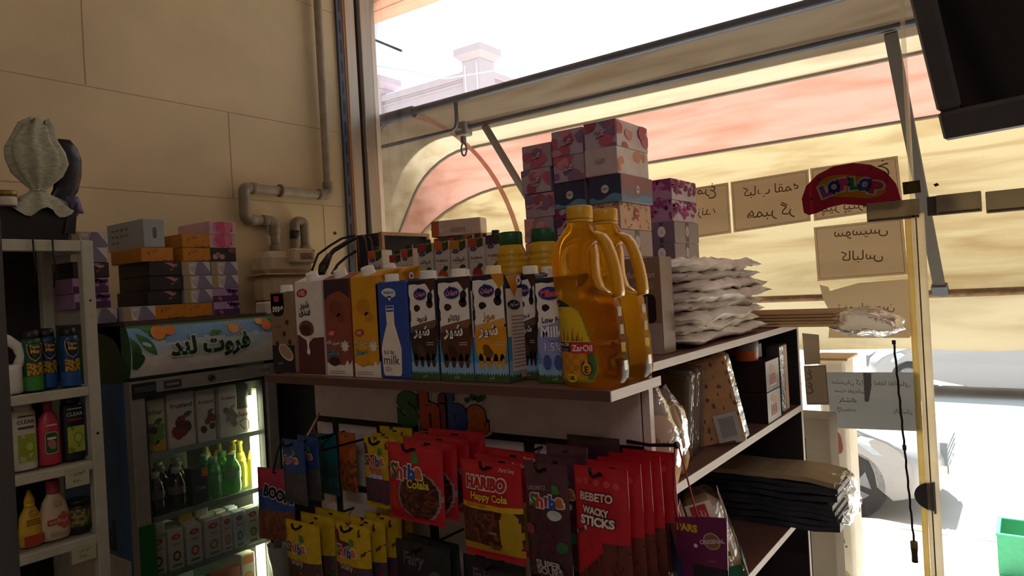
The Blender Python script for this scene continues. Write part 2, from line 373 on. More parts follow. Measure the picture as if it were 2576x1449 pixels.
# ================================================================ awning (Dutch canopy on hoops)
AC = (2.72, 1.83); AR_ = .88; AXL, AXR = -2.9, 1.7
def aw_e(th): return (AC[1]+AR_*sin(th)-CH)/(AC[0]+AR_*cos(th))
def aw_th(e):
    lo, hi = radians(-40), radians(95)
    for _ in range(40):
        mid = (lo+hi)/2
        if aw_e(mid) < e: lo = mid
        else: hi = mid
    return lo
TH = [aw_th(e) for e in (-.036, .181, .262)] + [radians(90)]
def hoop(th, R=AR_, rc=None, n=7):
    if rc is None: rc = .16+.26*min(1, max(0, (radians(90)-th)/radians(60)))
    o = [(AXL, r) for r in (0.02, .2, .4, R-rc)]
    o += [(AXL+rc-rc*cos(pi/2*i/n), R-rc+rc*sin(pi/2*i/n)) for i in range(1, n)]
    o += [(AXL+rc+(AXR-AXL-2*rc)*i/30, R) for i in range(31)]
    o += [(AXR-rc+rc*sin(pi/2*i/n), R-rc+rc*cos(pi/2*i/n)) for i in range(1, n)]
    o += [(AXR, r) for r in (R-rc, .4, .2, .02)]
    return [Vector((x, AC[0]+r*cos(th), AC[1]+r*sin(th))) for x, r in o]
aw = thing('shop_awning', 'pink and yellow striped cloth canopy awning on hoops outside the shop window', 'awning', (0, 0, 0))
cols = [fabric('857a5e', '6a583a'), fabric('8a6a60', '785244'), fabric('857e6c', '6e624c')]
g = G(); rows = []; ms = []
for k in range(3):
    n = 10
    for i in range(n + (1 if k == 2 else 0)):
        t = i/n; th = TH[k]+(TH[k+1]-TH[k])*t
        R = AR_*(1 - .035*sin(pi*t)) + .006*noise.noise(Vector((k*3.1+t*2, 1, 2)))
        r = hoop(th, R)
        for p in r:
            p.y += .010*noise.noise(Vector((p.x*2.2, th*6, 4))); p.z += .012*noise.noise(Vector((p.x*1.1, th*5, 9)))
        rows.append(r); ms.append(cols[k])
g.loft(rows, ms[:-1], (False, False), True, closed=False)
g.build('canopy_cloth', aw)
g = G(); rows = []
for i in range(9):
    t = i/8; r = []
    for j in range(61):
        x = AXL+.18+(AXR-AXL-.36)*j/60
        r.append((x, AC[0]+AR_*cos(TH[0])+.012*sin(x*5+t*2)*t, AC[1]+AR_*sin(TH[0])-.245*t+(.012*noise.noise(Vector((x*3, 0, 0))) if i == 8 else 0)))
    rows.append(r)
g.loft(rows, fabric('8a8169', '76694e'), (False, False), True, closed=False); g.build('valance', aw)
steel = M('4a5260', rough=.45, metal=.6); steel2 = M('8b8378', rough=.5, metal=.3)
for k, (r, m_) in enumerate(((.016, M('7a5a34', rough=.7, var=.5, scale=25)), (.009, steel2), (.009, steel2), (.021, steel))):
    g = G(); g.tube(hoop(TH[k], AR_-.008 if k < 3 else AR_+.004), r, m_, 8); g.build('hoop', aw)
yb = 2.95; zbar = CH+.2986*yb
bl = Yp(940, 375, yb); j1 = Yp(1150, 325, yb); br = Yp(2222, 76, yb)
ca_, cb_, cc_ = Yp(941, 375, 2.715), Yp(1150, 325, 2.715), Yp(1146, 250, 2.715); ca_.z = cb_.z
g = G(); g.tube([ca_, cb_+Vector((-.03, 0, 0)), cb_+Vector((-.008, 0, .01)), cb_+Vector((0, 0, .04)), cc_], .010, steel); g.tube([cb_+Vector((-.01, 0, .005)), (j1.x+.03, yb, zbar)], .010, steel); g.build('crank_arm', aw)
g = G(); g.tube([(j1.x+.05, yb, zbar), (br.x+.4, yb, zbar)], .013, steel); g.build('support_rail', aw)
g = G(); g.box(j1.x+.005, j1.x+.085, yb-.03, yb+.03, zbar-.045, zbar+.035, M('8a8288', rough=.5), .006)
g.box(j1.x+.03, j1.x+.05, yb-.012, yb+.012, zbar-.08, zbar-.045, steel)
ring = [(j1.x+.04+.018*cos(2*pi*i/16), yb, zbar-.115+.035*sin(2*pi*i/16)) for i in range(17)]
g.tube(ring, .005, steel, 6); g.build('gear_box', aw)
a, b = Yp(932, 274, 2.72), Yp(1038, 250, 2.72)
g = G(); g.tube([(a.x-.2, 2.72, AC[1]+AR_), (b.x, 2.72, AC[1]+AR_)], .031, M('4c5568', rough=.5), 10); g.build('bar_sleeve', aw)
yl = AC[0]+AR_*cos(TH[0])-.03
for p0, p1 in (((2240, 82), (2366, 735)), ((1219, 316), (1470, 735))):
    A, B = Yp(*p0, yb), Yp(*p1, yl); g = G(); d = (B-A); T = Matrix.Translation(A) @ d.to_track_quat('Z', 'Y').to_matrix().to_4x4()
    g.box(-.022, .022, -.010, .010, 0, d.length, M('3a3632', rough=.6, metal=.1), .002, T=T); g.box(-.03, .03, -.018, .018, d.length-.04, d.length+.01, steel, .004, T=T); g.build('folding_arm', aw)
g = G(); st = []
for i in range(25):
    th = TH[0]+(TH[3]-TH[0])*i/24; y, z = AC[0]+(AR_-.035)*cos(th), AC[1]+(AR_-.035)*sin(th); st.append([(-2.52-.06*i/24, y, z), (-2.485-.06*i/24, y, z)])
g.loft(st, fabric('b08070', 'a07060'), (False, False), True, closed=False); g.build('pink_strip', aw)  # narrow pink translucent strip along the inside of the canopy
# ================================================================ building across the street
bm_ = M('b4aab2', rough=.9, var=.03, scale=2); bd = thing('corner_building', 'pale stone building corner with parapet posts across the street above the awning', 'building', (-15.6, 20, -.7))
g = G(); g.box(-30, 0, 0, 12, 0, 10.2, bm_); g.build('wall', bd)
g = G(); g.box(-30, .12, -.12, 12, 10.2, 10.45, bm_, .03)
g.box(-30, .06, -.06, 12, 10.0, 10.08, bm_, .02); g.build('parapet', bd)
for x, y in ((-.25, .25), (-5.4, .25)):
    g = G(); g.box(x-.42, x+.42, y-.42, y+.42, 9.2, 10.75, bm_, .02); g.box(x-.30, x-.24, y-.44, y-.4, 9.2, 10.6, M('d8cccc')); g.box(x+.24, x+.30, y-.44, y-.4, 9.2, 10.6, M('d8cccc'))
    g.loft([[(x-a, y-a, z), (x+a, y-a, z), (x+a, y+a, z), (x-a, y+a, z)] for a, z in ((.42, 10.75), (.62, 10.95), (.62, 11.2), (.5, 11.3))], bm_, smooth=False); g.build('parapet_post', bd)
g = G(); A, B = Yp(905, 85, 3.3), Yp(1010, 128, 3.3); g.tube([Vector((-3.05, 2.622, A.z+.02)), A, B], .008, M('30403c')); o = g.build('metal_rod'); tag(o, 'thin dark rod against the white sky beside the left window frame', 'rod')
# overhead wires
g = G(); A, B, C_ = Yp(925, 163, 9), Yp(1010, 175, 9), Yp(1120, 198, 9); g.tube([A, B, C_, C_+Vector((6, 0, -.6))], .01, M('b0b0b8'), 5); o = g.build('overhead_wire'); tag(o, 'thin overhead wire sagging in front of the pale building', 'wire')
# ================================================================ white cars
carp = M('8e8f92', rough=.25, var=.02); glassd = M('8fa0ac', rough=.1, var=.02); tyre = M('26282c', rough=.9); rim = M('e4e6e8', rough=.35, metal=.1)
car = thing('parked_car', 'white saloon car parked at the kerb, front wheel and bonnet in view', 'car', (0, 0, 0))
def arch(cx, r=.36, zc=.31, n=9): return [(cx + r*cos(pi*i/n), max(.2, zc + r*sin(pi*i/n))) for i in range(n+1)]   # front to back
low = [(2.20, .24), (2.24, .36), (2.24, .52)]
prof = [(2.20, .62), (2.10, .70), (1.95, .76), (1.5, .87), (1.05, .93), (.72, .97), (.1, 1.36), (-.3, 1.44), (-.9, 1.42), (-1.45, 1.18), (-1.75, 1.02), (-2.15, .98), (-2.24, .86), (-2.26, .5), (-2.2, .26)]
out = [(2.0, .2)] + low + prof + arch(-1.35)[::-1] + [(-.9, .2), (.5, .2)] + [(x, z) for x, z in arch(1.45)[::-1]]
def cring(t):     # t -1..1 across the width
    r = []
    for x, z in out:
        y = t*.86; ins = abs(t)**6
        if z > .98: y *= 1 - .22*min(1, (z-.98)/.4)
        xx = x - .28*abs(t)**3.2*max(0, (x-1.4)/.85) + .15*abs(t)**3*max(0, (-x-1.7)/.5)
        zz = z - .05*ins*(1 if z > .6 else 0)
        r.append((xx, y, zz))
    return r
g = G(); ts = [-1, -.985, -.93, -.8, -.5, 0, .5, .8, .93, .985, 1]
rr = [cring(t) for t in ts]
rr[0] = [(x, y+.02, z) for x, y, z in rr[0]]; rr[-1] = [(x, y-.02, z) for x, y, z in rr[-1]]
g.loft(rr, carp, (True, True), True); g.build('body', car)
g = G()
for sy in (-1, 1):
    for q in ([(.62, .98), (.12, 1.30), (-.32, 1.38), (-.34, .99)], [(-.40, .99), (-.38, 1.38), (-.85, 1.36), (-1.4, 1.14), (-1.42, 1.0)]):
        P = [(x, sy*.875*(1-.22*min(1, max(0, (z-.98)/.4))), z) for x, z in q]; g.face(P if sy < 0 else P[::-1], glassd)
g.build('side_window', car)
for sx in (1.45, -1.35):
    for sy in (-1, 1):
        g = G(); y0 = sy*.84
        g.lathe([(.20, 0), (.30, 0), (.315, .03), (.315, .15), (.30, .18), (.20, .18)], (sx, y0 if sy < 0 else y0-.18, .315), tyre, 32, ax='y')
        g.build('tyre', car)
        g = G(); yy = y0+.012*sy*-1
        g.lathe([(.205, 0), (.205, .02), (.185, .022)], (sx, yy-.01, .315), rim, 28, (True, True), ax='y')
        fy = -1 if sy < 0 else 1
        Fw = Fr((sx, y0+fy*.004, .315), (1, 0, 0), (0, 0, 1)) if sy < 0 else Fr((sx, y0+.004, .315), (-1, 0, 0), (0, 0, 1))
        for i in range(5):
            a = 2*pi*i/5+.3
            g.pr(Fw, [(.18*cos(a-.46), .18*sin(a-.46)), (.18*cos(a+.46), .18*sin(a+.46)), (.07*cos(a+.3), .07*sin(a+.3)), (.07*cos(a-.3), .07*sin(a-.3))], M('6d737c'), 10)
        g.build('rim', car)
for sy in (-1, 1):
    g = G(); P = [(2.05, .60), (1.98, .735), (1.62, .80), (1.50, .76), (1.75, .64)]
    Q = []
    for x, z in P:
        t = .93 if x > 1.9 else 1.0
        Q.append((x - .28*abs(t)**3.2*max(0, (x-1.4)/.85) + .02, sy*(.865 if x < 1.9 else .80), z-.03))
    Q2 = [(x-.03, y*.9, z) for x, y, z in Q]
    g.loft([Q, Q2] if sy < 0 else [Q2, Q], M('aebac2', rough=.15), smooth=False); g.build('headlight', car)
g = G()
for i in range(4): g.box(2.19, 2.246, -.40, .40, .64-.05*i, .665-.05*i, M('9aa2aa', rough=.4), .004)
g.box(2.18, 2.238, -.42, .42, .46, .67, M('6c7680')); g.build('grille', car)
g = G(); g.box(2.225, 2.244, -.26, .26, .34, .44, M('e6e2da'), .003); g.build('number_plate', car)
g = G(); g.face([(1.5, -.872, .22), (1.0, -.872, .22), (1.0, -.872, .225), (1.5, -.872, .225)], M('999999')); 
CW = (-1.37-.13)
car.location = (CW-1.45, 7.48+.86, -.70); car.scale = (1, 1, 1.07)
car2 = dup(car, (-1.9+1.45, 15+.86, -.70), pi, 'second white car parked on the far side of the street, below the awning hem')
car['group'] = car2['group'] = 'white cars in the street'
g = G(); g.box(-60, 30, 30, 31, -.7, 5, M('e8e0d8', rough=.9)); o = g.build('boundary_wall'); tag(o, 'long pale wall at the far side of the street behind the parked cars', 'wall', kind='structure')
# green crate on the pavement
gr = M('2f9f74', rough=.45)
cr = thing('plastic_crate', 'green plastic crate standing on the sunny pavement', 'crate', (.03, 6.4, -.55))
g = G(); w, d, h, t = .30, .20, .29, .012
g.box(-w, w, -d, d, 0, t, gr)
for s_ in (-1, 1): g.box(s_*w-t/2, s_*w+t/2, -d, d, t, h, gr)
for s_ in (-1, 1):
    g.box(-w, w, s_*d-t/2, s_*d+t/2, t, h*.62, gr); g.box(-w, w, s_*d-t/2, s_*d+t/2, h*.84, h, gr)
    for x0, x1 in ((-w, -.1), (.1, w)): g.box(x0, x1, s_*d-t/2, s_*d+t/2, h*.62, h*.84, gr)
g.build('crate_body', cr)
g = G()
for s_ in (-1, 1): g.box(-w-.012, w+.012, s_*d-.014, s_*d+.014, h, h+.018, gr, .003); g.box(s_*w-.014, s_*w+.014, -d, d, h, h+.018, gr, .003)
g.build('rim', cr)
# white stand with a poster, grey cabinet beside it
o = thing('display_stand', 'white upright display stand outside the glass with a handwritten poster', 'stand', (0, 0, 0))
g = G(); zt = 1.39; g.box(-.70, -.600, 3.0, 3.17, -.55, zt, fabric('e9e4da', 'ded8cc', .5), .01); g.box(-.73, -.585, 2.98, 3.19, zt, zt+.012, M('cbb08a', rough=.8), .003); g.build('stand_body', o)
g = G(); F = Fr((-.698, 2.998, .2), (1, 0, 0), (0, 0, 1)); W_ = .096
g.pr(F, rect(0, 0, W_, .93), fabric('f4f2ec', 'eeeae0', .5), 1)
g.pr(F, blob(.045, .87, .030, .05, 3, .2), M('d0506a'), 2)
for t_, y, sz in (('نان لواش', .66, .080), ('صنعتی', .55, .076), ('!!', .47, .03)): g.txt(F, t_, .05, y, sz, M('2d5a3c'), rot=.35, l=3)
g.pr(F, blob(.06, .3, .035, .055, 8), M('e8d58a'), 2); g.build('poster', o)
o2 = G(); o2.box(-.80, -.545, 2.44, 2.56, 0, 1.27, fabric('cfc8bc', 'c4bcae', .6), .004); o2.box(-.80, -.62, 2.435, 2.441, .1, 1.2, fabric('c6c0b4', 'bcb4a6', .6), .002)
tag(o2.build('metal_cabinet'), 'narrow grey upright panel cabinet between the shelving end and the glass', 'cabinet')
# ================================================================ helpers for goods
ZB, ZT = 1.575, 1.599                # front board, shelf-unit top
def carton(name, label, cat, w, d, h, col_, design, loc, rz=0, cap='e9e6df', slant=False, group=None, capx=None, side=None, topc=None, capr=.0145, tilt=None):
    t = thing(name, label, cat, loc, rz, group, tilt)
    body = M(col_, rough=.42); tc_ = M(topc or col_, rough=.42); g = G()
    if not slant:
        g.box(-w/2, w/2, -d/2, d/2, 0, h, body, .0025)
        g.pr(Fr((-w/2, -d/2, h), (1, 0, 0), (0, 1, 0)), rect(.003, .003, w-.003, d-.003), tc_, 1)
        g.box(-w/2+.002, w/2-.002, -.004, .004, h, h+.002, tc_)
        cz, cy, ct = h, -d*.22, 0.0
    else:
        hf = h*.93
        P = lambda y, z, x: (x, y, z)
        L = [(-d/2, 0), (d/2, 0), (d/2, h), (-d*.05, h*.985), (-d/2, hf)]
        a = [P(y, z, -w/2) for y, z in L]; b = [P(y, z, w/2) for y, z in L]
        g.face(a, body); g.face(b[::-1], body)
        for i in range(5): j = (i+1) % 5; g.face([a[i], b[i], b[j], a[j]][::-1], tc_ if i in (2, 3) else body)
        for s_ in (-1, 1):          # folded ears at the sides
            q = [(s_*w/2, -d*.42, hf*.995), (s_*w/2, d*.45, h*.99), (s_*(w/2+.003), d*.02, h*.84)]
            g.face(q if s_ > 0 else q[::-1], tc_); g.face((q if s_ < 0 else q[::-1]), tc_)
        g.pr(Fr((w/2+.001, -d/2, 0), (0, 1, 0), (0, 0, 1)), ell(d*.5, h*.90, .008, .009, 14), M('e8e6ee'), 6); g.pr(Fr((w/2+.001, -d/2, 0), (0, 1, 0), (0, 0, 1)), ell(d*.5, h*.90, .005, .006, 3), M('30407a'), 7)
        cz, cy, ct = (hf+h*.985)/2-.001, -d*.27, atan2(h*.055, d*.45)
    F = Fr((-w/2, -d/2, 0), (1, 0, 0), (0, 0, 1)); hh = h if not slant else h*.93
    if design: design(g, F, w, hh)
    if side: side(g, Fr((w/2, -d/2, 0), (0, 1, 0), (0, 0, 1)), d, hh)
    g.build('carton_body', t)
    if cap:
        c = G(); m = M(cap, rough=.35, var=.02); r = capr; x = capx if capx is not None else 0
        T = Matrix.Translation((x, cy, cz)) @ Matrix.Rotation(ct, 4, 'X')
        n = 28; R_ = []
        for rr, z in ((r*1.08, -.002), (r*1.08, .003), (r, .004), (r*.985, .0150), (r*.9, .0165)):
            R_.append([T @ Vector((rr*(1+(.025 if i % 2 else 0))*cos(2*pi*i/n), rr*(1+(.025 if i % 2 else 0))*sin(2*pi*i/n), z)) for i in range(n)])
        c.loft(R_, m, (False, True), True); c.build('cap', t)
    return t
NAVY, INK = M('1c1b33', rough=.42), M('221a18', rough=.5)
def cow(top, flav, flavm, low, word, txt_, drip, logo='میهن', eng=None):
    def D(g, F, w, h):
        g.pr(F, rect(.001, .001, w-.001, h*.18), M('8ab4d8'), 1)
        g.pr(F, rect(.001, h*.18, w-.001, h*.40), M('4f93c4'), 1)
        g.pr(F, [(x*w, y*h) for x, y in ((.06, .95), (.24, .955), (.42, .945), (.6, .955), (.86, .955), (.95, .93), (.96, .6), (.985, .40), (.9, .3), (.06, .28), (.03, .42), (.07, .5), (.05, .6), (.10, .66), (.06, .72), (.09, .8), (.04, .86))], M('efe9e2'), 2)
        g.pr(F, [(x*w, y*h) for x, y in ((.62, .999), (.985, .999), (.985, .9), (.90, .885), (.84, .86), (.80, .885), (.72, .93), (.66, .955))], M(drip), 3)
        g.pr(F, blob(.80*w, .815*h, .10*w, .055*h, 5, .12), INK, 3); g.pr(F, blob(.78*w, .755*h, .12*w, .045*h, 9, .12), INK, 3)
        g.pr(F, blob(.32*w, .715*h, .10*w, .038*h, 2, .14), INK, 3); g.pr(F, blob(.045*w, .62*h, .05*w, .05*h, 4, .1), INK, 3); g.pr(F, blob(.96*w, .5*h, .03*w, .045*h, 4, .1), INK, 3)
        lo = M(low)
        g.pr(F, [(x*w, y*h) for x, y in ((.09, .53), (.5, .565), (.975, .60), (.985, .38), (.93, .25), (.8, .2), (.15, .2), (.06, .3), (.04, .42))], M(flavm), 3)
        g.pr(F, [(x*w, y*h) for x, y in ((.06, .47), (.5, .5), (.98, .52), (.985, .38), (.93, .25), (.8, .2), (.15, .2), (.06, .3), (.04, .42))], lo, 4)
        for x, r in ((.20, .075), (.42, .07), (.64, .075), (.83, .07)): g.pr(F, ell(x*w, .2*h, r*w, .07*h, 14), lo, 4)
        n = 24; gr_ = [(.001, .001), (w-.001, .001)]
        rr = random.Random(5)
        for i in range(n+1): gr_.append((w*(.999-.998*i/n), h*(.055+(.03 if i % 2 else .0)+rr.uniform(0, .012))))
        g.pr(F, gr_, M('3f5a2c'), 5)
        g.pr(F, ell(.47*w, .85*h, .25*w, .062*h, 28), M('c9cfe6'), 5); g.pr(F, ell(.47*w, .85*h, .23*w, .056*h, 28), M('27256a'), 6)
        g.pr(F, star(.42*w, .905*h, .05*w, .02*w, 3, .5), M('27256a'), 6)
        if logo: g.txt(F, logo, .47*w, .85*h, .36*w, M('d85a74'), l=8, out=M('e8d8e0'), off=.03, bold=.02)
        if eng: eng(g, F, w, h)
        else:
            g.txt(F, txt_, .50*w, .605*h, .36*w, M(word), l=7, bold=.02)
            g.txt(F, 'شیر', .46*w, .475*h, .58*w, M('efece8'), l=8, bold=.035, out=M('2c2422'), off=.025)
            for i in range(2): g.pr(F, rect(.62*w, (.37-.02*i)*h, .86*w, (.377-.02*i)*h), M('c9b8a8'), 6)
            g.pr(F, blob(.42*w, .29*h, .16*w, .055*h, 7, .3), M(flav), 6)
        g.txt(F, '۱لیتر', .5*w, .045*h, .16*w, M('cfd6c0'), l=7)
    return D
def side_info(g, F, d, h):
    g.pr(F, rect(.001, .001, d-.001, h*.20), M('8ab4d8'), 1); g.pr(F, rect(.001, h*.2, d-.001, h*.42), M('4f93c4'), 1)
    g.pr(F, rect(.001, h*.42, d-.001, h*.86), M('e6d6c4'), 1)
    n = 16; rr = random.Random(2)
    g.pr(F, [(.001, .001), (d-.001, .001)] + [(d*(.999-.998*i/n), h*(.05+(.03 if i % 2 else 0))) for i in range(n+1)], M('3f5a2c'), 2)
    g.pr(F, rect(d*.15, h*.10, d*.93, h*.62), M('ddc9bd'), 3); tm = M('8a6a66')
    for i in range(15): g.pr(F, rect(d*.2, h*(.60-.033*i), d*rr.uniform(.7, .88), h*(.607-.033*i)), tm, 4)
    g.pr(F, rect(d*.5, h*.03, d*.9, h*.09), M('c98e8a'), 3)
    g.pr(F, blob(d*.32, h*.71, d*.26, h*.045, 3, .1), M('1f2a28'), 4); g.txt(F, 'میکوم', d*.32, h*.71, d*.36, M('e6e6e0'), l=6)
    g.pr(F, [(d*.02, h*.98), (d*.7, h*.99), (d*.36, h*.78)], M('c98418'), 3); g.pr(F, ell(d*.55, h*.93, .008, .009, 14), M('e8e6ee'), 5); g.pr(F, ell(d*.55, h*.93, .005, .006, 3), M('30407a'), 6)
def lowfat(g, F, w, h):
    g.pr(F, ell(.47*w, .85*h, .33*w, .062*h, 28), M('2c3f9c'), 7); g.txt(F, 'Mihan', .47*w, .85*h, .5*w, M('e0364a'), l=9, bold=.03, out=M('e8d8e0'), off=.02)
    g.pr(F, [(x*w, y*h) for x, y in ((.09, .50), (.5, .5), (.975, .5), (.985, .38), (.93, .25), (.8, .2), (.15, .2), (.06, .3), (.04, .42))], M('8f93cc'), 5)
    g.txt(F, 'Low Fat', .52*w, .60*h, .62*w, M('39306e'), l=8, bold=.02)
    g.txt(F, 'Milk', .48*w, .49*h, .66*w, M('f0eef0'), l=8, bold=.035, out=M('4a4688'), off=.02)
    g.txt(F, 'Fresh Milk', .56*w, .405*h, .4*w, M('4a4688'), l=8); g.txt(F, '1.5%', .5*w, .345*h, .5*w, M('d8dcf4'), l=8, bold=.01, out=M('5a5aa0'))
    for x in (.3, .62): g.pr(F, ell(x*w, .2*h, .12*w, .07*h, 16), M('3f57a0'), 7)
def coffee(g, F, w, h):
    g.pr(F, rect(.001, .001, w-.001, h*.34), M('22202a'), 1)
    g.pr(F, rrect(.06*w, .70*h, .62*w, .97*h, .2*w), M('1f1a1c'), 2); g.pr(F, rect(.06*w, .8*h, .62*w, .985*h), M('1f1a1c'), 2)
    g.pr(F, rect(.2*w, .88*h, .42*w, .95*h), M('b5323c'), 4); g.txt(F, 'مووو', .36*w, .79*h, .46*w, M('efe8e0'), l=5, bold=.03)
    for x, y, a in ((.72, .62, .6), (.58, .48, .2), (.8, .38, .9), (.25, .36, .3)): g.pr(F, ell(x*w, y*h, .07*w, .034*h, 14, 0, a), M('3e2418'), 3)
    g.pr(F, ell(.62*w, .25*h, .34*w, .085*h, 22, 0, -.5), M('d8cdb8'), 4); g.pr(F, ell(.62*w, .255*h, .30*w, .068*h, 22, 0, -.5), M('a88a66'), 5)
    g.txt(F, 'نوشیدنی', .32*w, .575*h, .26*w, M('3a2a22'), l=4); g.txt(F, 'شیری', .35*w, .12*h, .2*w, M('cfcfd4'), l=4)
def hazel(g, F, w, h):
    g.pr(F, [(.001, .001), (w-.001, .001), (w-.001, h*.405), (w*.6, h*.395), (w*.45, h*.345), (w*.34, h*.405), (.001, h*.43)], M('5a2a2c'), 1)
    g.pr(F, ell(.27*w, .88*h, .21*w, .05*h, 22, 0, .1), M('e8d8d4'), 1); g.pr(F, ell(.27*w, .88*h, .20*w, .046*h, 22, 0, .1), M('b8323e'), 2); g.txt(F, 'کاله', .27*w, .88*h, .24*w, M('f0e6e4'), l=4, bold=.02)
    g.txt(F, 'شیر', .34*w, .745*h, .34*w, M('2c2220'), l=3, bold=.03); g.txt(F, 'فندق', .34*w, .665*h, .42*w, M('2c2220'), l=3, bold=.03)
    g.pr(F, blob(.38*w, .50*h, .27*w, .085*h, 3, .05), M('6e4632'), 4); g.pr(F, blob(.34*w, .48*h, .2*w, .06*h, 6, .05), M('4c2a20'), 5)
    g.pr(F, [(.02*w, .47*h), (.2*w, .42*h), (.38*w, .405*h), (.62*w, .415*h), (.48*w, .385*h), (.45*w, .3*h), (.5*w, .24*h), (.43*w, .21*h), (.36*w, .24*h), (.40*w, .3*h), (.37*w, .37*h), (.2*w, .405*h)], M('ece4dc'), 6)
def dessert(dark, base, flav, spot):
    def D(g, F, w, h):
        if dark: g.pr(F, [(.001, h*.78), (w*.2, h*.84), (w*.6, h*.88), (w-.001, h*.80), (w-.001, h-.001), (.001, h-.001)], M(dark), 1)
        g.pr(F, blob(.45*w, .70*h, .26*w, .08*h, 12, .12), M(spot), 2); g.pr(F, blob(.62*w, .60*h, .16*w, .05*h, 4, .15), M(spot), 2)
        g.pr(F, ell(.25*w, .445*h, .17*w, .038*h, 20, 0, .15), M('b8323e'), 3); g.txt(F, 'کاله', .25*w, .445*h, .2*w, M('f0e6e4'), l=5, bold=.02)
        g.txt(F, 'دسر شیری کاله', .42*w, .345*h, .76*w, M('eae4e0'), l=5, bold=.02, out=M('2c4a6a'), off=.02, h=.05*h)
        g.pr(F, star(.74*w, .31*h, .17*w, .10*w, 8), M('e4dcd4'), 3)
        g.txt(F, flav, .28*w, .25*h, .44*w, M('3fa0cc'), l=5, bold=.03, out=M('1d3a5a'), off=.02, h=.06*h)
        g.pr(F, [(.001, .001), (w-.001, .001), (w-.001, h*.17), (.88*w, .12*h), (.8*w, .17*h), (.7*w, .115*h), (.5*w, .12*h), (.3*w, .10*h), (.1*w, .14*h), (.001, h*.14)], M('e4dcd4'), 3)
        g.pr(F, ell(.3*w, .155*h, .22*w, .045*h, 18), M('33211c' if dark else 'd89a20'), 5)
        for i in range(2): g.pr(F, rect(.1*w, (.05-.022*i)*h, .68*w, (.056-.022*i)*h), M('8a7c74'), 4)
    return D
def bluemilk(g, F, w, h):
    b = [(.33, .73), (.335, .56), (.24, .46), (.15, .35), (.13, .30), (.16, .06), (.20, .03), (.70, .03), (.74, .06), (.765, .30), (.74, .35), (.66, .46), (.585, .56), (.585, .73)]
    g.pr(F, [(x*w, y*h) for x, y in b], M('ece2d4'), 2)
    for z0, z1 in ((.72, .755), (.685, .715)): g.pr(F, rect(.33*w, z0*h, .59*w, z1*h), M('e8e4e0'), 3); g.pr(F, rect(.345*w, (z0+.006)*h, .575*w, (z1-.006)*h), M('264aa0'), 4)
    g.txt(F, 'full fat', .37*w, .275*h, .34*w, M('2b3560'), l=4); g.txt(F, 'milk', .44*w, .195*h, .50*w, M('1f2440'), l=4)
    for i in range(3): g.pr(F, rect(.22*w, (.115-.018*i)*h, (.38+.05*(i % 2))*w, (.12-.018*i)*h), M('5a5a70'), 4)
    g.pr(F, blob(.45*w, .885*h, .22*w, .05*h, 3, .12), M('dfe3f0'), 2); g.txt(F, 'Perfect fit', .45*w, .89*h, .32*w, M('33407c'), l=4, bold=.02); g.pr(F, [(.38*w, .85*h), (.54*w, .85*h), (.47*w, .80*h)], M('dfe3f0'), 2)
def put(xl, xr, ytop, Yf, d, zb=ZB):       # front-face pixel span on plane Y=Yf -> (x centre, width, height, y centre)
    a, b = Yp(xl, (ytop+955)/2, Yf), Yp(xr, (ytop+955)/2, Yf); t = Yp((xl+xr)/2, ytop, Yf)
    return (a.x+b.x)/2, b.x-a.x, t.z-zb, Yf+d/2
GC = 'milk cartons on the front board'
def row(name, label, cat, xl, xr, yt, Yf, d, col_, des, **k):
    x, w, h, y = put(xl, xr, yt, Yf, d)
    return carton(name, label, cat, w*.985, d, h, col_, des, (x, y, ZB), group=GC, **k)
row('milk_carton', 'slim brown coffee milk carton at the far left end of the front row', 'carton', 683, 741, 734, 1.05, .05, '8d7358', coffee, capx=.006)
row('milk_carton', 'white and maroon hazelnut milk carton with a dripping nut picture', 'carton', 746, 815, 690, 1.035, .075, 'e2dcd6', hazel, slant=True)
row('milk_carton', 'tall chocolate dessert carton, dark brown above reddish brown, left of the yellow one', 'carton', 818, 884, 683, 1.03, .075, '8c4636', dessert('3a2630', '8c4636', 'شکلات', '7a3c30'), slant=True)
row('milk_carton', 'tall yellow banana dessert carton in the front row', 'carton', 887, 955, 676, 1.03, .075, 'd89a1c', dessert(None, 'd89a1c', 'موز', 'c4861a'), slant=True)
c_ = row('milk_carton', 'second yellow carton standing behind the yellow banana dessert carton', 'carton', 945, 1012, 670, 1.13, .07, 'd89a1c', None, slant=True)
row('milk_carton', 'blue full fat milk carton with a white bottle picture', 'carton', 948, 1028, 708, 1.03, .065, '264aa0', bluemilk, capx=-.012)
row('milk_carton', 'cow-spotted coffee milk carton beside the blue milk carton', 'carton', 1030, 1101, 702, 1.03, .07, '1c1b33', cow(1, '4a3020', '6a5040', '33231f', '2a1814', 'قهوه', '4a2a22'), topc='d8d4d8', capx=.006)
row('milk_carton', 'cow-spotted cocoa milk carton between coffee and banana milk cartons', 'carton', 1103, 1188, 697, 1.03, .07, '1c1b33', cow(1, '3a1c16', '7c5236', '56301f', '3a1c14', 'کاکائو', '4a2622'), topc='d8d4d8', side=side_info)
row('milk_carton', 'cow-spotted banana milk carton with yellow drip and printed white side', 'carton', 1190, 1276, 690, 1.035, .075, '1c1b33', cow(1, '6a4a18', 'd8a048', 'd69216', 'b0741c', 'موز', 'cf8f1c'), topc='d99c22', side=side_info, cap='f0dfae')
row('milk_carton', 'dark cow-spotted coffee carton half hidden right of the banana milk carton', 'carton', 1302, 1352, 690, 1.09, .07, '1c1b33', cow(1, '4a3020', '6a5040', '33231f', '2a1814', 'قهوه', '4a2a22'))
row('milk_carton', 'low fat milk carton with purple lettering behind the oil bottles', 'carton', 1348, 1436, 697, 1.055, .07, '1c1b33', cow(1, '4a3020', '9a9cd0', '8f93cc', '39306e', ' ', '20203a', None, lowfat), topc='d8d4d8')
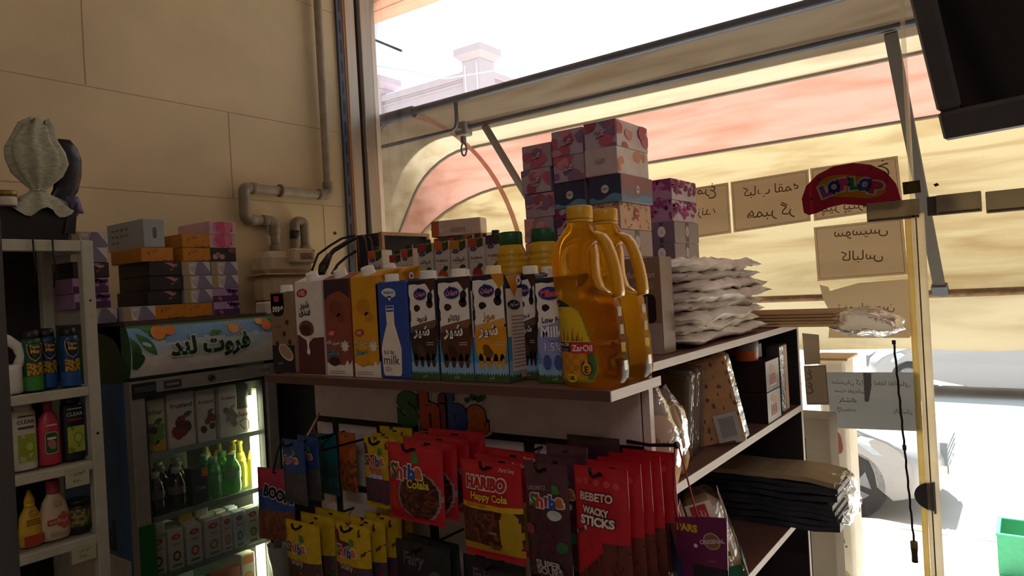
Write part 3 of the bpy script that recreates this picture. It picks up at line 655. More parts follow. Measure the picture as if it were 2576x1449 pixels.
for i, (xl, xr, yt, lb) in enumerate(((1035, 1100, 699, 'dark carton with a white cap behind the cow-spotted coffee milk'), (1125, 1195, 697, 'dark carton with a white cap behind the cocoa milk carton'), (1200, 1268, 695, 'dark carton with a white cap behind the banana milk carton'), (1345, 1410, 692, 'dark carton with a white cap behind the low fat milk'))):
    row('milk_carton', lb, 'carton', xl, xr, yt, 1.185-.06 if i != 3 else 1.14, .06, '1c1b33', None, topc='d8d4d8')
# ================================================================ shelving unit in the middle of the shop
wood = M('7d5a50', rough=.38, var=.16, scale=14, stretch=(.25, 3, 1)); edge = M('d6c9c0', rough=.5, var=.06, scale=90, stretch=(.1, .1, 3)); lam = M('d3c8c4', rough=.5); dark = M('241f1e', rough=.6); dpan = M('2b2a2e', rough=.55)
XE, Y0, Y1, XL_ = -.56, 1.16, 2.19, -1.49
un = thing('shelving_unit', 'brown wood shelving unit with white edges in the middle of the shop', 'shelving', (0, 0, 0))
g = G()
g.box(XL_, XE-.002, Y0, Y1, ZT-.016, ZT, wood); g.box(XE-.002, XE, Y0, Y1, ZT-.016, ZT, edge); g.build('top_board', un)
for z in (1.357, 1.047, .72):
    g = G(); g.box(-1.05, XE-.002, Y0+.017, Y1-.017, z-.018, z, wood); g.box(XE-.002, XE, Y0+.017, Y1-.017, z-.018, z, edge); g.build('shelf', un)
g = G(); g.box(-1.49, XE-.002, Y0, Y0+.016, 0, ZT-.017, lam); g.box(XE-.002, XE, Y0, Y0+.016, 0, ZT-.017, edge); g.build('end_panel', un)
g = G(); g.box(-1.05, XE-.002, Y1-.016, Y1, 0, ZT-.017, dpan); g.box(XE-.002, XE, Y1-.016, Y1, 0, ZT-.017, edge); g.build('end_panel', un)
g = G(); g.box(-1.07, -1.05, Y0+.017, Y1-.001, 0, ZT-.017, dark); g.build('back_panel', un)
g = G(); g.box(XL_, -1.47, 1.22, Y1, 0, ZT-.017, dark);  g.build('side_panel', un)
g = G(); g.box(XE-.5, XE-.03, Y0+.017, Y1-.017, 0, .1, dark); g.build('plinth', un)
fb = G(); fb.box(-1.475, -.551, 1.0, Y0-.001, ZB-.017, ZB, wood, .001); fb.box(-.551, -.549, 1.0, Y0+.03, ZB-.017, ZB, edge)
fb.box(-1.475, -.551, .998, 1.0, ZB-.017, ZB, M('5a3c38', rough=.4)); tag(fb.build('display_board'), 'dark red-brown board above the sweets display that carries the milk cartons', 'board')
o = thing('sweets_display', 'white slatted peg display panel with black slots and a coloured letter sign', 'display', (0, Y0, 0))
F = Fr((0, -.004, 0), (1, 0, 0), (0, 0, 1)); g = G()
g.box(-1.49, -.575, -.004, 0, .30, ZB-.02, M('1b1a1a', rough=.6)); g.build('backing_board', o)
g = G(); hm = M('cfc4c0', rough=.5)
xs = [-1.492, -1.445, -1.32, -1.30+.075]
g.box(-1.49, -.575, -.012, -.0045, 1.452, ZB-.02, hm)
cuts = [-1.49, -1.433, -1.406, -1.272, -1.243, -1.115, -1.085, -.985, -.955, -.840, -.812, -.755, -.722, -.622, -.592, -.575]
for r in range(5):
    z1 = 1.436-.165*r
    for i in range(0, len(cuts), 2): g.box(cuts[i], cuts[i+1], -.010, -.0045, z1-.148, z1, hm, .001)
g.build('white_panel', o)
g = G()      # letter sign: bubble letters with a pale rim
F2 = Fr((0, -.014, 0), (1, 0, 0), (0, 0, 1))
pass
def sgp(x, y): q = Yp(x, y, Y0-.014); return q.x, q.z
for ch, px, py, pw, ph, c in (('S', 1027, 1030, 50, 92, '2e6a34'), ('h', 1083, 1034, 50, 96, 'b84c2c'), ('i', 1117, 1036, 22, 94, '8a2f4c'), ('b', 1149, 1038, 52, 100, '2a4c9a'), ('a', 1203, 1056, 50, 74, 'c4691f')):
    x, z = sgp(px, py); w = (sgp(px+pw/2, py)[0]-sgp(px-pw/2, py)[0])*1.06; h = sgp(px, py-ph/2)[1]-sgp(px, py+ph/2)[1]
    vs, fs, (x0, x1, y0, y1) = text2d(ch, .07)
    for off, mm, l in ((.125, M('cfc6c2'), 1), (.092, M('171414'), 3), (.070, M(c, rough=.4), 5)):
        v2, f2, _ = text2d(ch, off)
        g.raw([F2(x+(p-(x0+x1)/2)*w/(x1-x0), z+(q-(y0+y1)/2)*h/(y1-y0), l) for p, q in v2], f2, mm)
for x, z, r_ in [(*sgp(a, b), r) for a, b, r in ((1190, 996, .010), (1203, 1004, .008), (1214, 998, .009), (1176, 1006, .007))]: g.pr(F2, blob(x, z, r_, r_*.9, int(x*-1000), .25), M('2e5a34'), 6)
g.build('letter_sign', o)
# ================================================================ tall goods on top
def tissue(name, label, loc, w, d, h, fr, sd, base='cdbcc0', group='tissue boxes on the shelving top', rz=0, cat='tissue box'):
    t = thing(name, label, cat, loc, rz, group); g = G(); g.box(-w/2, w/2, -d/2, d/2, 0, h, M(base, rough=.5), .0015)
    if fr: fr(g, Fr((-w/2, -d/2, 0), (1, 0, 0), (0, 0, 1)), w, h)
    if sd: sd(g, Fr((w/2, -d/2, 0), (0, 1, 0), (0, 0, 1)), d, h)
    o = g.build('box_body', t); s_ = G(); s_.pr(Fr((-w/2, -d/2, h), (1, 0, 0), (0, 1, 0)), ell(w/2, d/2, w*.24, d*.33, 20), M('efe9ea'), 2); s_.build('opening_flap', t); return t
def clip(p, w, h): return [(min(max(x, .0012), w-.0012), min(max(y, .0012), h-.0012)) for x, y in p]
def floral(seed, bgc, cs, n=9, seal=True, sealc='a04a6c'):
    def D(g, F, w, h):
        r = random.Random(seed); g.pr(F, rect(.001, .001, w-.001, h-.001), M(bgc), 1)
        for i in range(n):
            x, y, s_ = r.uniform(0, w), r.uniform(0, h), r.uniform(.10, .22)*h*1.6
            g.pr(F, clip(blob(x, y, s_, s_*.8, r.random(), .18), w, h), M(r.choice(cs)), 2+i)
        if seal: g.txt(F, 'گلریز', w*.5, h*.52, w*.30, M('e8dce4'), l=n+8, out=M(sealc), off=.14, bold=.02)
    return D
def wave(top, bot, low, dot='c9c4c2'):
    def D(g, F, w, h):
        g.pr(F, rect(.001, .001, w-.001, h-.001), M(bot), 1); g.pr(F, rect(.001, h*.5, w-.001, h-.001), M(top), 2)
        g.pr(F, [(.001, .001), (w-.001, .001), (w-.001, h*.24)] + [(w*(1-i/10), h*(.22+.10*sin(i*.7))) for i in range(1, 10)] + [(.001, h*.2)], M(low), 3)
        g.pr(F, ell(w*.5, h*.5, min(w, h)*.16, h*.16, 22), M(dot), 4); g.pr(F, rect(w*.5-min(w, h)*.1, h*.48, w*.5+min(w, h)*.1, h*.53), M('7a7884'), 5)
    return D
def branch(bgc, seal, n=6, tw='8a3a2c', seed=1):
    def D(g, F, w, h):
        r = random.Random(seed); g.pr(F, rect(.001, .001, w-.001, h-.001), M(bgc), 1)
        for i in range(n*5):
            x, y = r.uniform(0, w), r.choice((r.uniform(0, h*.4), r.uniform(h*.78, h)))
            g.pr(F, clip(leaf(x, y, h*.12, h*.03, r.uniform(0, 6.28), 5), w, h), M(r.choice((tw, '6a5a34', 'b06a4a'))), 2+i % 6)
        g.pr(F, ell(w*.5, h*.62, h*.2, h*.2, 20), M(seal), 9); g.pr(F, rect(w*.5-h*.12, h*.59, w*.5+h*.12, h*.65), M('f0e0d8'), 10)
    return D
def band(bgc, bandc, seal='ded6d2', at=.5):
    def D(g, F, w, h):
        g.pr(F, rect(.001, .001, w-.001, h-.001), M(bgc), 1); g.pr(F, rect(w*(at-.07), .001, w*(at+.07), h-.001), M(bandc), 2)
        g.pr(F, ell(w*at, h*.55, h*.2, h*.26, 22), M(seal), 3); 
        for i in range(3): g.pr(F, rect(w*at-h*.1, h*(.47+.06*i), w*at+h*.1, h*(.485+.06*i)), M('9a9290'), 4)
    return D
def splash(bgc, c, seed=3):
    def D(g, F, w, h):
        r = random.Random(seed); g.pr(F, rect(.001, .001, w-.001, h-.001), M(bgc), 1)
        for i in range(34):
            x = r.uniform(0, w); y = h*(1-abs(r.gauss(0, .33))); g.pr(F, clip(blob(x, y, w*.07, h*.10, i, .4, 9), w, h), M(r.choice((c, 'b03a86', '8a2a6a'))), 2+i % 9)
        g.pr(F, ell(w*.12, h*.5, h*.14, h*.17, 16), M('6a2a5c'), 12)
    return D
plain = lambda g, F, w, h: (g.pr(F, rrect(w*.3, h*.4, w*.68, h*.62, h*.1), M('b4aab0'), 1), g.txt(F, 'گلریز', w*.49, h*.51, w*.26, M('6a6470'), l=2))
pk = ('c0607c', 'd08a9a', 'a8506a', '8a6a90'); pk2 = ('d8707a', 'e09a92', 'c8606e')
hb = (2.178-ZT)/8; GT = 'tissue boxes in the tall stacks'
des = [(floral(1, 'b9aec2', pk), floral(2, 'e8d6d4', pk2, 9, False), 'pink flower tissue box'), (plain, floral(5, 'e6dcd6', ('e09a7a', 'd88a7c'), 4, False), 'plain pale tissue box'), (wave('35395c', '35395c', '5f8fb0'), wave('a06a70', '8f7a86', '6f9fc0'), 'navy tissue box with a pale blue wave'),
       (branch('c9a090', 'a8404a'), branch('e8c0a0', 'c85a4a', 8, seed=4), 'peach tissue box printed with twigs'), (band('9a8a90', '6a5a62'), band('c4b4b0', '8a7878'), 'grey tissue box with a banded seal'), (band('9a8a90', '6a5a62'), band('c9b8b0', '8a7878'), 'second grey banded tissue box'), (branch('b49088', 'a8404a'), None, 'twig-printed tissue box'), (None, None, 'grey tissue box')]
dsc = ['topmost', 'second down', 'third down', 'fourth down', 'fifth down', 'sixth down', 'seventh down', 'lowest']
des2 = [(floral(7, 'b9a6bc', pk), 'pink flower tissue box'), (floral(8, 'b4a2b4', pk), 'pink flower tissue box'), (wave('35395c', '35395c', '5f8fb0'), 'navy tissue box with a pale blue wave'), (splash('b8a4b8', '7a2f6e'), 'white and magenta splash tissue box')]+[(splash('b8a4b8', '7a2f6e', 9), 'magenta splash tissue box')]*4
des3 = [(floral(11, 'b09aae', pk), 'pink flower tissue box'), (floral(12, 'b8a8ba', pk), 'pale flower tissue box'), (floral(13, 'b09aae', pk), 'pink flower tissue box'), (floral(14, 'a88e9c', pk2), 'red flower tissue box'), (floral(15, 'a88e9c', pk2), 'red flower tissue box')]+[(floral(16, 'a07a8c', pk2), 'red flower tissue box')]*3
for k in range(8):
    z = ZT+hb*(7-k); j = random.Random(k).uniform(-.003, .003)
    tissue('tissue_box', '%s, %s of the stack nearest the edge' % (des[k][2], dsc[k]), (-.898+j+(.006 if k in (1, 2) else 0), 1.745-j+(-.012 if k == 1 else 0), z), .096, .186, hb-.0008, des[k][0], des[k][1], base='c9b6bc', group=GT)
    tissue('tissue_box', '%s, %s of the middle tall stack' % (des2[k][1], dsc[k]), (-1.005-j, 1.755+j, z), .100, .186, hb-.0008, des2[k][0], None, base='8f7f96', group=GT)
    z = ZT+(hb-.003)*(7-k)
    tissue('tissue_box', '%s, %s of the tall stack farthest in' % (des3[k][1], dsc[k]), (-1.112+j, 1.755+j, z), .100, .186, hb-.0038, des3[k][0], None, base='8f7f96', group=GT)
des4 = [(splash('a07a9c', '8a2f72', 21), splash('e6d8e0', 'c23a86', 22), 'magenta splash tissue box'), (splash('a07a9c', '8a2f72', 23), splash('e6d8e0', 'c23a86', 24), 'magenta splash tissue box')]+[(band('6e5f6e', '4a3c4c'), band('b4a6a6', '7c6c70'), 'greyish purple tissue box')]*5
for k in range(7):
    z = ZT+.065*(6-k); j = random.Random(k+50).uniform(-.003, .003)
    tissue('tissue_box', '%s, %s of the short stack by the glass' % (des4[k][2], dsc[k] if k < 6 else dsc[7]), (-.892+j, 2.085, z), .084, .19, .0642, des4[k][0], des4[k][1], base='b09eae', group='tissue boxes in the short stack by the glass')
# brown gift box behind the oil
t = thing('gift_box', 'tall brown cardboard box with a window cut, behind the oil bottles', 'box', (-.640, 1.345, ZT)); g = G(); w, d, h = .088, .06, .198
g.box(-w/2, w/2, -d/2, d/2, 0, h, M('8a6e5c', rough=.5), .0015); F = Fr((-w/2, -d/2, 0), (1, 0, 0), (0, 0, 1))
g.pr(F, rect(.001, .001, w-.001, h*.32), M('a89c94'), 1); g.pr(F, rrect(w*.15, h*.32, w*.86, h*.62, .012), M('1d1818'), 2); g.pr(F, rect(w*.62, h*.36, w*.66, h*.6), M('8a8484'), 3)
g.txt(F, 'Bourbon', w*.5, h*.82, w*.72, M('e0d0b4'), l=3, shear=.3)
for i in range(3): g.pr(F, rect(w*.3, h*(.73-.025*i), w*.82, h*(.737-.025*i)), M('c0aa90'), 3)
g.pr(F, rect(w*.1, h*.02, w*.42, h*.09), M('c9a088'), 3); g.build('box_body', t)
# ================================================================ corn-shaped lemon bottles
def lemon():
    t = thing('lemon_juice_bottle', 'ribbed yellow juice bottle with a green cap, left of the pair', 'bottle', (0, 0, 0), 0, 'ribbed yellow bottles with green caps')
    g = G(); m = M('d9aa22', rough=.35, var=.05); n = 48; R_ = []
    prof = [(.034, 0), (.046, .006)]; 
    for i in range(15):
        z = .012+i*.0145; R0 = .0455 if z < .13 else .0455-.0125*((z-.13)/.10)**1.8
        prof += [(R0-.0022, z), (R0, z+.005), (R0, z+.010)]
    prof += [(.0325, .236), (.029, .243), (.026, .246), (.026, .256)]
    for r, z in prof:
        R_.append([((r+(.0011*cos(24*2*pi*i/n) if .02 < z < .225 else 0))*cos(2*pi*i/n), (r+(.0011*cos(24*2*pi*i/n) if .02 < z < .225 else 0))*sin(2*pi*i/n), z) for i in range(n)])
    g.loft(R_, m); g.build('bottle_body', t)
    g = G(); R_ = []
    for r, z in ((.0275, .246), (.0285, .248), (.0285, .2735), (.027, .277), (.022, .278)): R_.append([(r*(1+(.02 if i % 2 and z < .272 else 0))*cos(2*pi*i/n), r*(1+(.02 if i % 2 and z < .272 else 0))*sin(2*pi*i/n), z) for i in range(n)])
    g.loft(R_, M('1f5a3a', rough=.4)); g.build('cap', t); return t
lm = lemon(); p = Yp(1287, 577, 1.41); lm.location = (p.x-.004, 1.41, ZT+.012)
for i, o in enumerate((lm,)): pass
p = Yp(1365, 572, 1.41); dup(lm, (p.x, 1.41, ZT+.012), .3, 'ribbed yellow juice bottle with a green cap, directly left of the oil bottles')
p = Yp(1440, 568, 1.47); dup(lm, (p.x+.03, 1.455, ZT+.012), .1, 'ribbed yellow juice bottle mostly hidden behind the front oil bottle')
g = G(); g.box(-1.16, -.85, 1.34, 1.54, ZT, ZT+.012, M('8a6a48', rough=.8)); tag(g.build('cardboard_tray'), 'flat cardboard tray under the ribbed yellow juice bottles', 'tray')
# ================================================================ cooking oil bottles
def oil():
    t = thing('oil_bottle', 'front clear bottle of golden corn oil with a yellow label', 'bottle', (0, 0, ZB), 0, 'corn oil bottles on the front board')
    def ringz(z, x0, x1, d, n=40, e=2.6):
        cx, rx = (x0+x1)/2, (x1-x0)/2; o_ = []
        for i in range(n):
            a = 2*pi*i/n; c, s_ = cos(a), sin(a)
            o_.append((cx+rx*math.copysign(abs(c)**(2/e), c), d*math.copysign(abs(s_)**(2/e), s_), z))
        return o_
    S_ = [(0, -.034, .062, .034), (.004, -.040, .069, .040), (.02, -.0415, .073, .043), (.046, -.0415, .0735, .043), (.049, -.041, .0725, .042), (.078, -.0425, .0715, .043), (.081, -.042, .070, .042), (.106, -.0434, .068, .043), (.109, -.043, .0665, .042), (.130, -.0434, .0655, .042), (.133, -.043, .064, .041),
          (.145, -.0445, .063, .041), (.154, -.046, .056, .042), (.164, -.047, .036, .043), (.176, -.048, .0215, .043), (.2, -.0488, .018, .043), (.222, -.0488, .019, .043), (.238, -.046, .026, .041), (.25, -.041, .032, .037), (.260, -.034, .032, .031), (.270, -.0265, .0255, .025), (.281, -.0195, .0195, .0195), (.300, -.019, .019, .019)]
    R_ = [ringz(z, a, b, d) for z, a, b, d in S_]
    oilm = liquid('fddc62', 'ffc028', mixf=.34)
    g = G(); g.loft(R_, oilm); g.build('bottle_body', t)
    # handle
    hm = M('e6a818', rough=.38, trans=.25, var=0, ior=1.4, spec=.3); g = G()
    path = [(.024, .262), (.038, .256), (.048, .243), (.056, .222), (.062, .200), (.066, .176), (.0675, .158), (.0665, .150)]
    R_ = []
    for i, (x, z) in enumerate(path): R_.append([(x+dx, dy, z+dz) for dx, dy, dz in [(.0098*cos(a), .0125*sin(a), .002*cos(a)) for a in [2*pi*j/14 for j in range(14)]]])
    g.loft(R_, hm); R_ = []
    for x, z in ((.022, .243), (.0245, .225), (.0245, .205), (.026, .185), (.032, .168), (.044, .158)): R_.append([(x+.007*cos(a), .0125*sin(a), z) for a in [2*pi*j/14 for j in range(14)]])
    g.loft(R_, hm); g.build('handle', t)
    c = G(); n = 48; R_ = []
    for r, z in ((.0222, .287), (.0228, .289), (.0228, .306), (.0215, .309), (.018, .310)): R_.append([(r*(1+(.015 if i % 2 and z < .305 else 0))*cos(2*pi*i/n), r*(1+(.015 if i % 2 and z < .305 else 0))*sin(2*pi*i/n), z) for i in range(n)])
    c.loft(R_, M('d9a32c', rough=.35)); c.lathe([(.0215, .281), (.0225, .282), (.0225, .286), (.0215, .2865)], (0, 0, 0), M('d9a32c', rough=.35), 32); c.build('cap', t)
    # label, follows the front of the bottle
    def dep(x, z):
        k = max(0, len([1 for q in S_ if q[0] <= z])-1); a = S_[k]; b = S_[min(k+1, len(S_)-1)]; f = 0 if b[0] == a[0] else (z-a[0])/(b[0]-a[0])
        x0, x1, d = (a[i]+(b[i]-a[i])*f for i in (1, 2, 3)); d = .0435
        u = min(.97, abs((x-(x0+x1)/2)/((x1-x0)/2))); return -d*(1-u**2.6)**(1/2.6)
    def LF(x, z, l=1): x = x+.0095; return Vector((x, dep(x, z)-.0007-EPS*l*.6, z))
    def inside(x, z):
        zt = .150 - max(0, (x+.03))*.55 - max(0, x-.005)**1.4*10.0
        return   .012 < z < zt and -.0515 < x < .034 - max(0, .03-z)*.5
    def lc(x, z):
        if not inside(x, z): return None
        if not inside(x, z-.004) or not inside(x+.003, z): return M('7a8a2c')
        if z > .138: return M('24221f')
        if .062 < z < .078: return M('20222c')
        if z < .062:
            if x > .016 or x < -.044: return M('4a6a2c')
            return M('c98a20') if (int((x+1)*90)+int(z*100)) % 2 else M('b87418')
        return M('d8b41c') if x > -.02 or z > .12 else M('cfae2c')
    lb = G(); lb.patch(LF, -.052, .036, .010, .162, 44, 76, lc, 1)
    rd_ = M('c02a3c'); 
    LQ = lambda a: (lambda u, v, l=1: LF(u, v, l+a))
    for k in range(5): lb.pr(LQ(2), [(-.040+.009*k-.002, .080), (-.040+.009*k+.004, .080), (-.042+.011*k, .098+.008*(k % 2))], M('a8641c'), 1)
    for k in range(4): lb.pr(LQ(2), [(-.008+.005*k-.001, .080), (-.008+.005*k+.001, .080), (-.010+.0065*k, .09)], M('3a2a14'), 1)
    lb.patch(lambda u, v, l=1: LF(u, v, 6), -.016, .030, .060, .077, 14, 2, rd_); lb.txt(LQ(7), 'ZarOil', .007, .0685, .039, M('f2e4e0'), l=1, bold=.02)
    lb.txt(LQ(5), 'Corn Oil', -.033, .0745, .028, M('f0ece0'), l=1, bold=.02); lb.txt(LQ(5), 'روغن ذرت', -.033, .066, .024, M('c9c4b4'), l=1)
    lb.txt(LQ(5), 'MEGA', -.043, .143, .012, M('e8e4d8'), l=1); lb.txt(LQ(5), 'روغن', -.040, .134, .014, M('3a2c10'), l=1)
    lb.pr(LQ(4), ell(.014, .035, .0115, .0125, 24), M('3a3c3a'), 1); lb.pr(LQ(5), ell(.014, .034, .0085, .0095, 24), M('c98f22'), 1); lb.pr(LQ(5), [(.009, .038), (.019, .038), (.014, .052)], M('d9a22c'), 2); lb.txt(LQ(7), 'E', .014, .033, .007, M('2c2414'), l=1, bold=.03)
    lb.pr(LQ(4), ell(-.016, .018, .011, .0075, 20), M('d8b81c'), 1); lb.txt(LQ(6), '1.8L', -.016, .018, .014, M('2c2a18'), l=1, bold=.04)
    lb.build('label', t)
    sp_ = G(); sm = M('e8e0d8', rough=.15)
    for k in range(4): sp_.box(.070-.002*k, .0735-.002*k, -.006, .006, .028+.03*k, .044+.03*k, film('ffffff', .35, .05, .5, 0))
    sp_.build('grip_rib', t); return t
ob = oil(); p = Zp(1490, 968, ZB); ob.location = (Yp(1467, 700, 1.055).x, 1.055, ZB); ob.rotation_euler = (0, 0, .0)
dup(ob, (Yp(1531, 700, 1.143).x, 1.143, ZB), .0, 'rear clear bottle of golden corn oil, partly behind the front one')
# ================================================================ sweets bags
def bagmap(w, h, t, seal=.10, seed=0, wr=.0018, sag=0):
    def S_(u, v, l=1, back=False):       # u, v in metres from lower left; local frame: x right, -y front
        a, b = 2*u/w-1, 2*v/h-1
        sb = max(0, 1-max(0, abs(b)-(1-2*seal))/(2*seal)) if abs(b) > 1-2*seal else 1
        pr_ = (max(0, 1-abs(a)**2.2))**.6 * (max(0, 1-(abs(b)/(1-seal*.6))**4) if abs(b) < 1-seal*.6 else 0)
        n_ = noise.noise(Vector((u*38+seed, v*30, seed*1.7)))*wr*(.4+pr_) + noise.noise(Vector((u*90+seed, v*14, 3)))*wr*.35
        y = -(t/2)*pr_ - n_ - .0004
        if back: y = (t/2)*pr_ - n_*.3 + .0004
        nx = 1 - .05*pr_
        return Vector(((u-w/2)*nx, y - (0 if back else EPS*l*1.6), v - sag*(a*a)*.0))
    return S_
def bag(name, label, w, h, t, matf, deco, seed=0, group=None, nu=40, nv=54, cat='sweets bag', rough=.28, notch=True):
    t_ = thing(name, label, cat, (0, 0, 0), 0, group); g = G(); Mp = bagmap(w, h, t, seed=seed)
    g.patch(Mp, 0, w, 0, h, nu, nv, lambda u, v: matf(u/w, v/h), 0)
    B = lambda u, v, l=1: Mp(w-u, v, 0, True)
    g.patch(B, 0, w, 0, h, nu//2, nv//2, lambda u, v: matf(.02, v/h), 0)
    for e in (0, w):
        g.loft([[Mp(e, h*j/nv, 0), Mp(e, h*j/nv, 0, True)] for j in range(nv+1)], matf(.02, .95), (False, False), True, closed=False)
    if notch: g.patch(lambda u, v, l=1: Mp(u, v, 2), w*.44, w*.56, h*.935, h*.955, 4, 1, M('120e0e'))
    if deco: deco(g, Mp, w, h)
    g.build('bag_body', t_); return t_
def TT(g, Mp, t, cx, cy, w, m, l=2, **k): g.txt(Mp, t, cx, cy, w, m, l=l, **k)
gl = dict(rough=.3, var=.12, scale=60)
RED, DRED, YEL, BLU, TEAL, GRN, PUR, DGRN, ORG = (M(c, **gl) for c in ('b01a28', '6a1420', 'b89a18', '24407a', '1f5f6a', '2f6a2a', '3f2430', '1d3024', 'a0501c'))
cand = [M(c, rough=.3, var=.3, scale=120) for c in ('4a2018', '5a2c1c', '3a1814', '6a3a20', '2f1512')]
def mix(*ms):
    def f(u, v): return ms[int((noise.noise(Vector((u*9, v*12, 5)))*.5+.5)*len(ms)*.999)]
    return f
def shiba_word(g, Mp, x, y, w, l=3):
    for i, (ch, c) in enumerate(zip('Shiba', ('2e6a34', 'b03428', '8a2f4c', '2a4a9a', 'b8641f'))):
        g.txt(Mp, ch, x+(i-2)*w*.215, y, w*(.24 if ch not in 'i' else .11), M(c), l=l+1, out=M('d8ccc0'), off=.06, bold=.045, h=w*(.38 if ch in 'Shb' else .28))
    g.pr(lambda u, v, q=1: Mp(u, v, l), blob(x+w*.3, y+w*.34, w*.12, w*.13, 4, .3), M('3f7a34'))
def d_colala(g, Mp, w, h):
    shiba_word(g, Mp, w*.42, h*.66, w*.56); TT(g, Mp, 'Colala', w*.64, h*.52, w*.38, M('c8b020'), 4, out=M('3a2010'), off=.04, bold=.03)
def f_colala(u, v):
    if v > .9 or v < .08: return RED
    if ((u-.62)/.34)**2+((v-.36)/.30)**2 < 1: return mix(*cand)(u, v)
    if ((u-.62)/.37)**2+((v-.36)/.325)**2 < 1: return M('8a7a7a')
    if ((u-.20)/.15)**2+((v-.3)/.16)**2 < 1: return M('a8301f')
    return RED
def d_snake(g, Mp, w, h): shiba_word(g, Mp, w*.42, h*.68, w*.6); TT(g, Mp, 'Funny', w*.46, h*.55, w*.4, M('c04a5a'), 3, bold=.03); TT(g, Mp, 'Snakes', w*.46, h*.48, w*.46, M('d0c8d0'), 4, out=M('2a4a8a'), off=.05, bold=.03)
def f_snake(u, v):
    if v < .42 and v > .08: return mix(M('3a2430'), M('6a2a24'), M('2a3a5a'), M('4a3420'))(u*1.5, v)
    if noise.noise(Vector((u*4, v*5, 8))) > .28: return M('5a2434')
    return YEL
def d_haribo(g, Mp, w, h):
    TT(g, Mp, 'HARIBO', w*.47, h*.79, w*.68, M('a81f28'), 4, out=M('d8cec4'), off=.08, bold=.06, h=h*.13); TT(g, Mp, 'Happy Cola', w*.52, h*.645, w*.62, M('d8b828'), 4, out=M('5a1a10'), off=.03, bold=.03)
    TT(g, Mp, 'Parti boy', w*.8, h*.93, w*.24, M('d8cec4'), 3); TT(g, Mp, 'Kalpsiz mi kalpten', w*.3, h*.555, w*.36, M('5a2a10'), 3)
    g.pr(lambda u, v, q=1: Mp(u, v, 2), [(w*.56, h*.5), (w*.61, h*.52), (w*.62, h*.42), (w*.66, h*.36), (w*.65, h*.12), (w*.5, h*.12), (w*.5, h*.36), (w*.55, h*.42)], M('6a3020'))
    TT(g, Mp, 'COLA', w*.575, h*.3, w*.12, M('d8c8b8'), 4)
def f_haribo(u, v):
    if v > .565 or v < .07: return RED
    if v > .525: return M('c8a01c')
    if u > .68 and ((u-.82)/.17)**2+((v-.3)/.24)**2 < 1: return M('a88a1c')
    if v < .14: return M('a8801c')
    return mix(*cand)(u, v)
def d_lik(g, Mp, w, h):
    TT(g, Mp, 'LIKORITZ', w*.33, h*.79, w*.44, M('b8a8a8'), 3, rot=.1); shiba_word(g, Mp, w*.55, h*.68, w*.7); g.pr(lambda u, v, q=1: Mp(u, v, 3), ell(w*.72, h*.57, w*.16, h*.045, 16), M('b4b8b4'))
    g.pr(lambda u, v, q=1: Mp(u, v, 3), ell(w*.12, h*.42, w*.11, h*.05, 14), M('8a3a3a')); g.pr(lambda u, v, q=1: Mp(u, v, 3), ell(w*.85, h*.30, w*.12, h*.05, 14), M('2f5a34'))
    TT(g, Mp, 'SUPER', w*.5, h*.125, w*.6, M('b0a4a8'), 3, bold=.04); TT(g, Mp, 'SOURS', w*.5, h*.06, w*.6, M('b0a4a8'), 3, bold=.04)
def f_lik(u, v): return M('54303c', **gl) if v > .62 else mix(M('4a2834', **gl), M('3f222c', **gl))(u, v)
def d_beb(g, Mp, w, h):
    TT(g, Mp, 'BEBETO', w*.46, h*.775, w*.64, M('d4b6b2'), 5, out=M('6a121c'), off=.07, bold=.035)
    TT(g, Mp, 'WACKY', w*.44, h*.665, w*.52, M('d8ccc4'), 4, out=M('2a1010'), off=.06, bold=.05, rot=-.06, h=h*.06); TT(g, Mp, 'STICKS', w*.46, h*.585, w*.66, M('d8ccc4'), 4, out=M('2a1010'), off=.06, bold=.05, rot=-.04, h=h*.075)
    g.pr(lambda u, v, q=1: Mp(u, v, 1), [(w*.02, h*.46), (w*.24, h*.51), (w*.24, h*.545), (w*.02, h*.49)], M('cfc8c0')); TT(g, Mp, 'FIZZY', w*.13, h*.5, w*.18, M('1f3a34'), 3, rot=.2, bold=.03)
    for i, (x, y) in enumerate(((.1, .88), (.25, .89), (.45, .885), (.65, .88), (.82, .87))): g.pr(lambda u, v, q=1: Mp(u, v, 1), ell(x*w, y*h, w*.06, w*.055, 12), M('c03a40'))
def f_beb(u, v):
    if v < .45 and v > .0 and (v < .12+.42*u or u > .55) and v < .42: return mix(M('4a1c1a'), M('5f2a20'), M('361414'))(u*2.5, v*.5)
    return RED
def d_blue(g, Mp, w, h): shiba_word(g, Mp, w*.5, h*.70, w*.6)
def f_blue(u, v): return BLU if v > .5 else mix(BLU, M('3f3a4a'), M('4a4a34'), M('5a3a3a'))(u, v)
def f_pl(m, *o): return lambda u, v: (m if v > .55 or not o else mix(m, *o)(u, v))
def d_yel(g, Mp, w, h): shiba_word(g, Mp, w*.42, h*.62, w*.56); TT(g, Mp, 'Snaky', w*.45, h*.4, w*.36, M('c8c0b8'), 4, out=M('5a4a2a'), off=.04)
def f_yel(u, v): return YEL if v > .42 or v < .05 else mix(M('6a4a3a'), M('3a4a2c'), M('5a2a3a'), M('7a6a5a'))(u*1.6, v*1.2)
def d_boo(g, Mp, w, h): TT(g, Mp, 'BOOM', w*.62, h*.66, w*.8, M('17151a'), 4, out=M('d0c8cc'), off=.06, bold=.06, rot=-.2, h=h*.17)
def f_boo(u, v): return M('a03048', **gl) if v > .7 else (M('2a4a8a', **gl) if v > .42 else mix(M('6a3a2c'), M('7a4a38'))(u, v))
def hang(o, x0, yt, yc, h, Y, rz=0, tilt=0):
    p = Yp(x0, yt, Y); o.location = (p.x, Y, p.z-h); o.rotation_euler = (tilt, 0, rz)
hookm = M('2a2628', rough=.4, metal=.7)
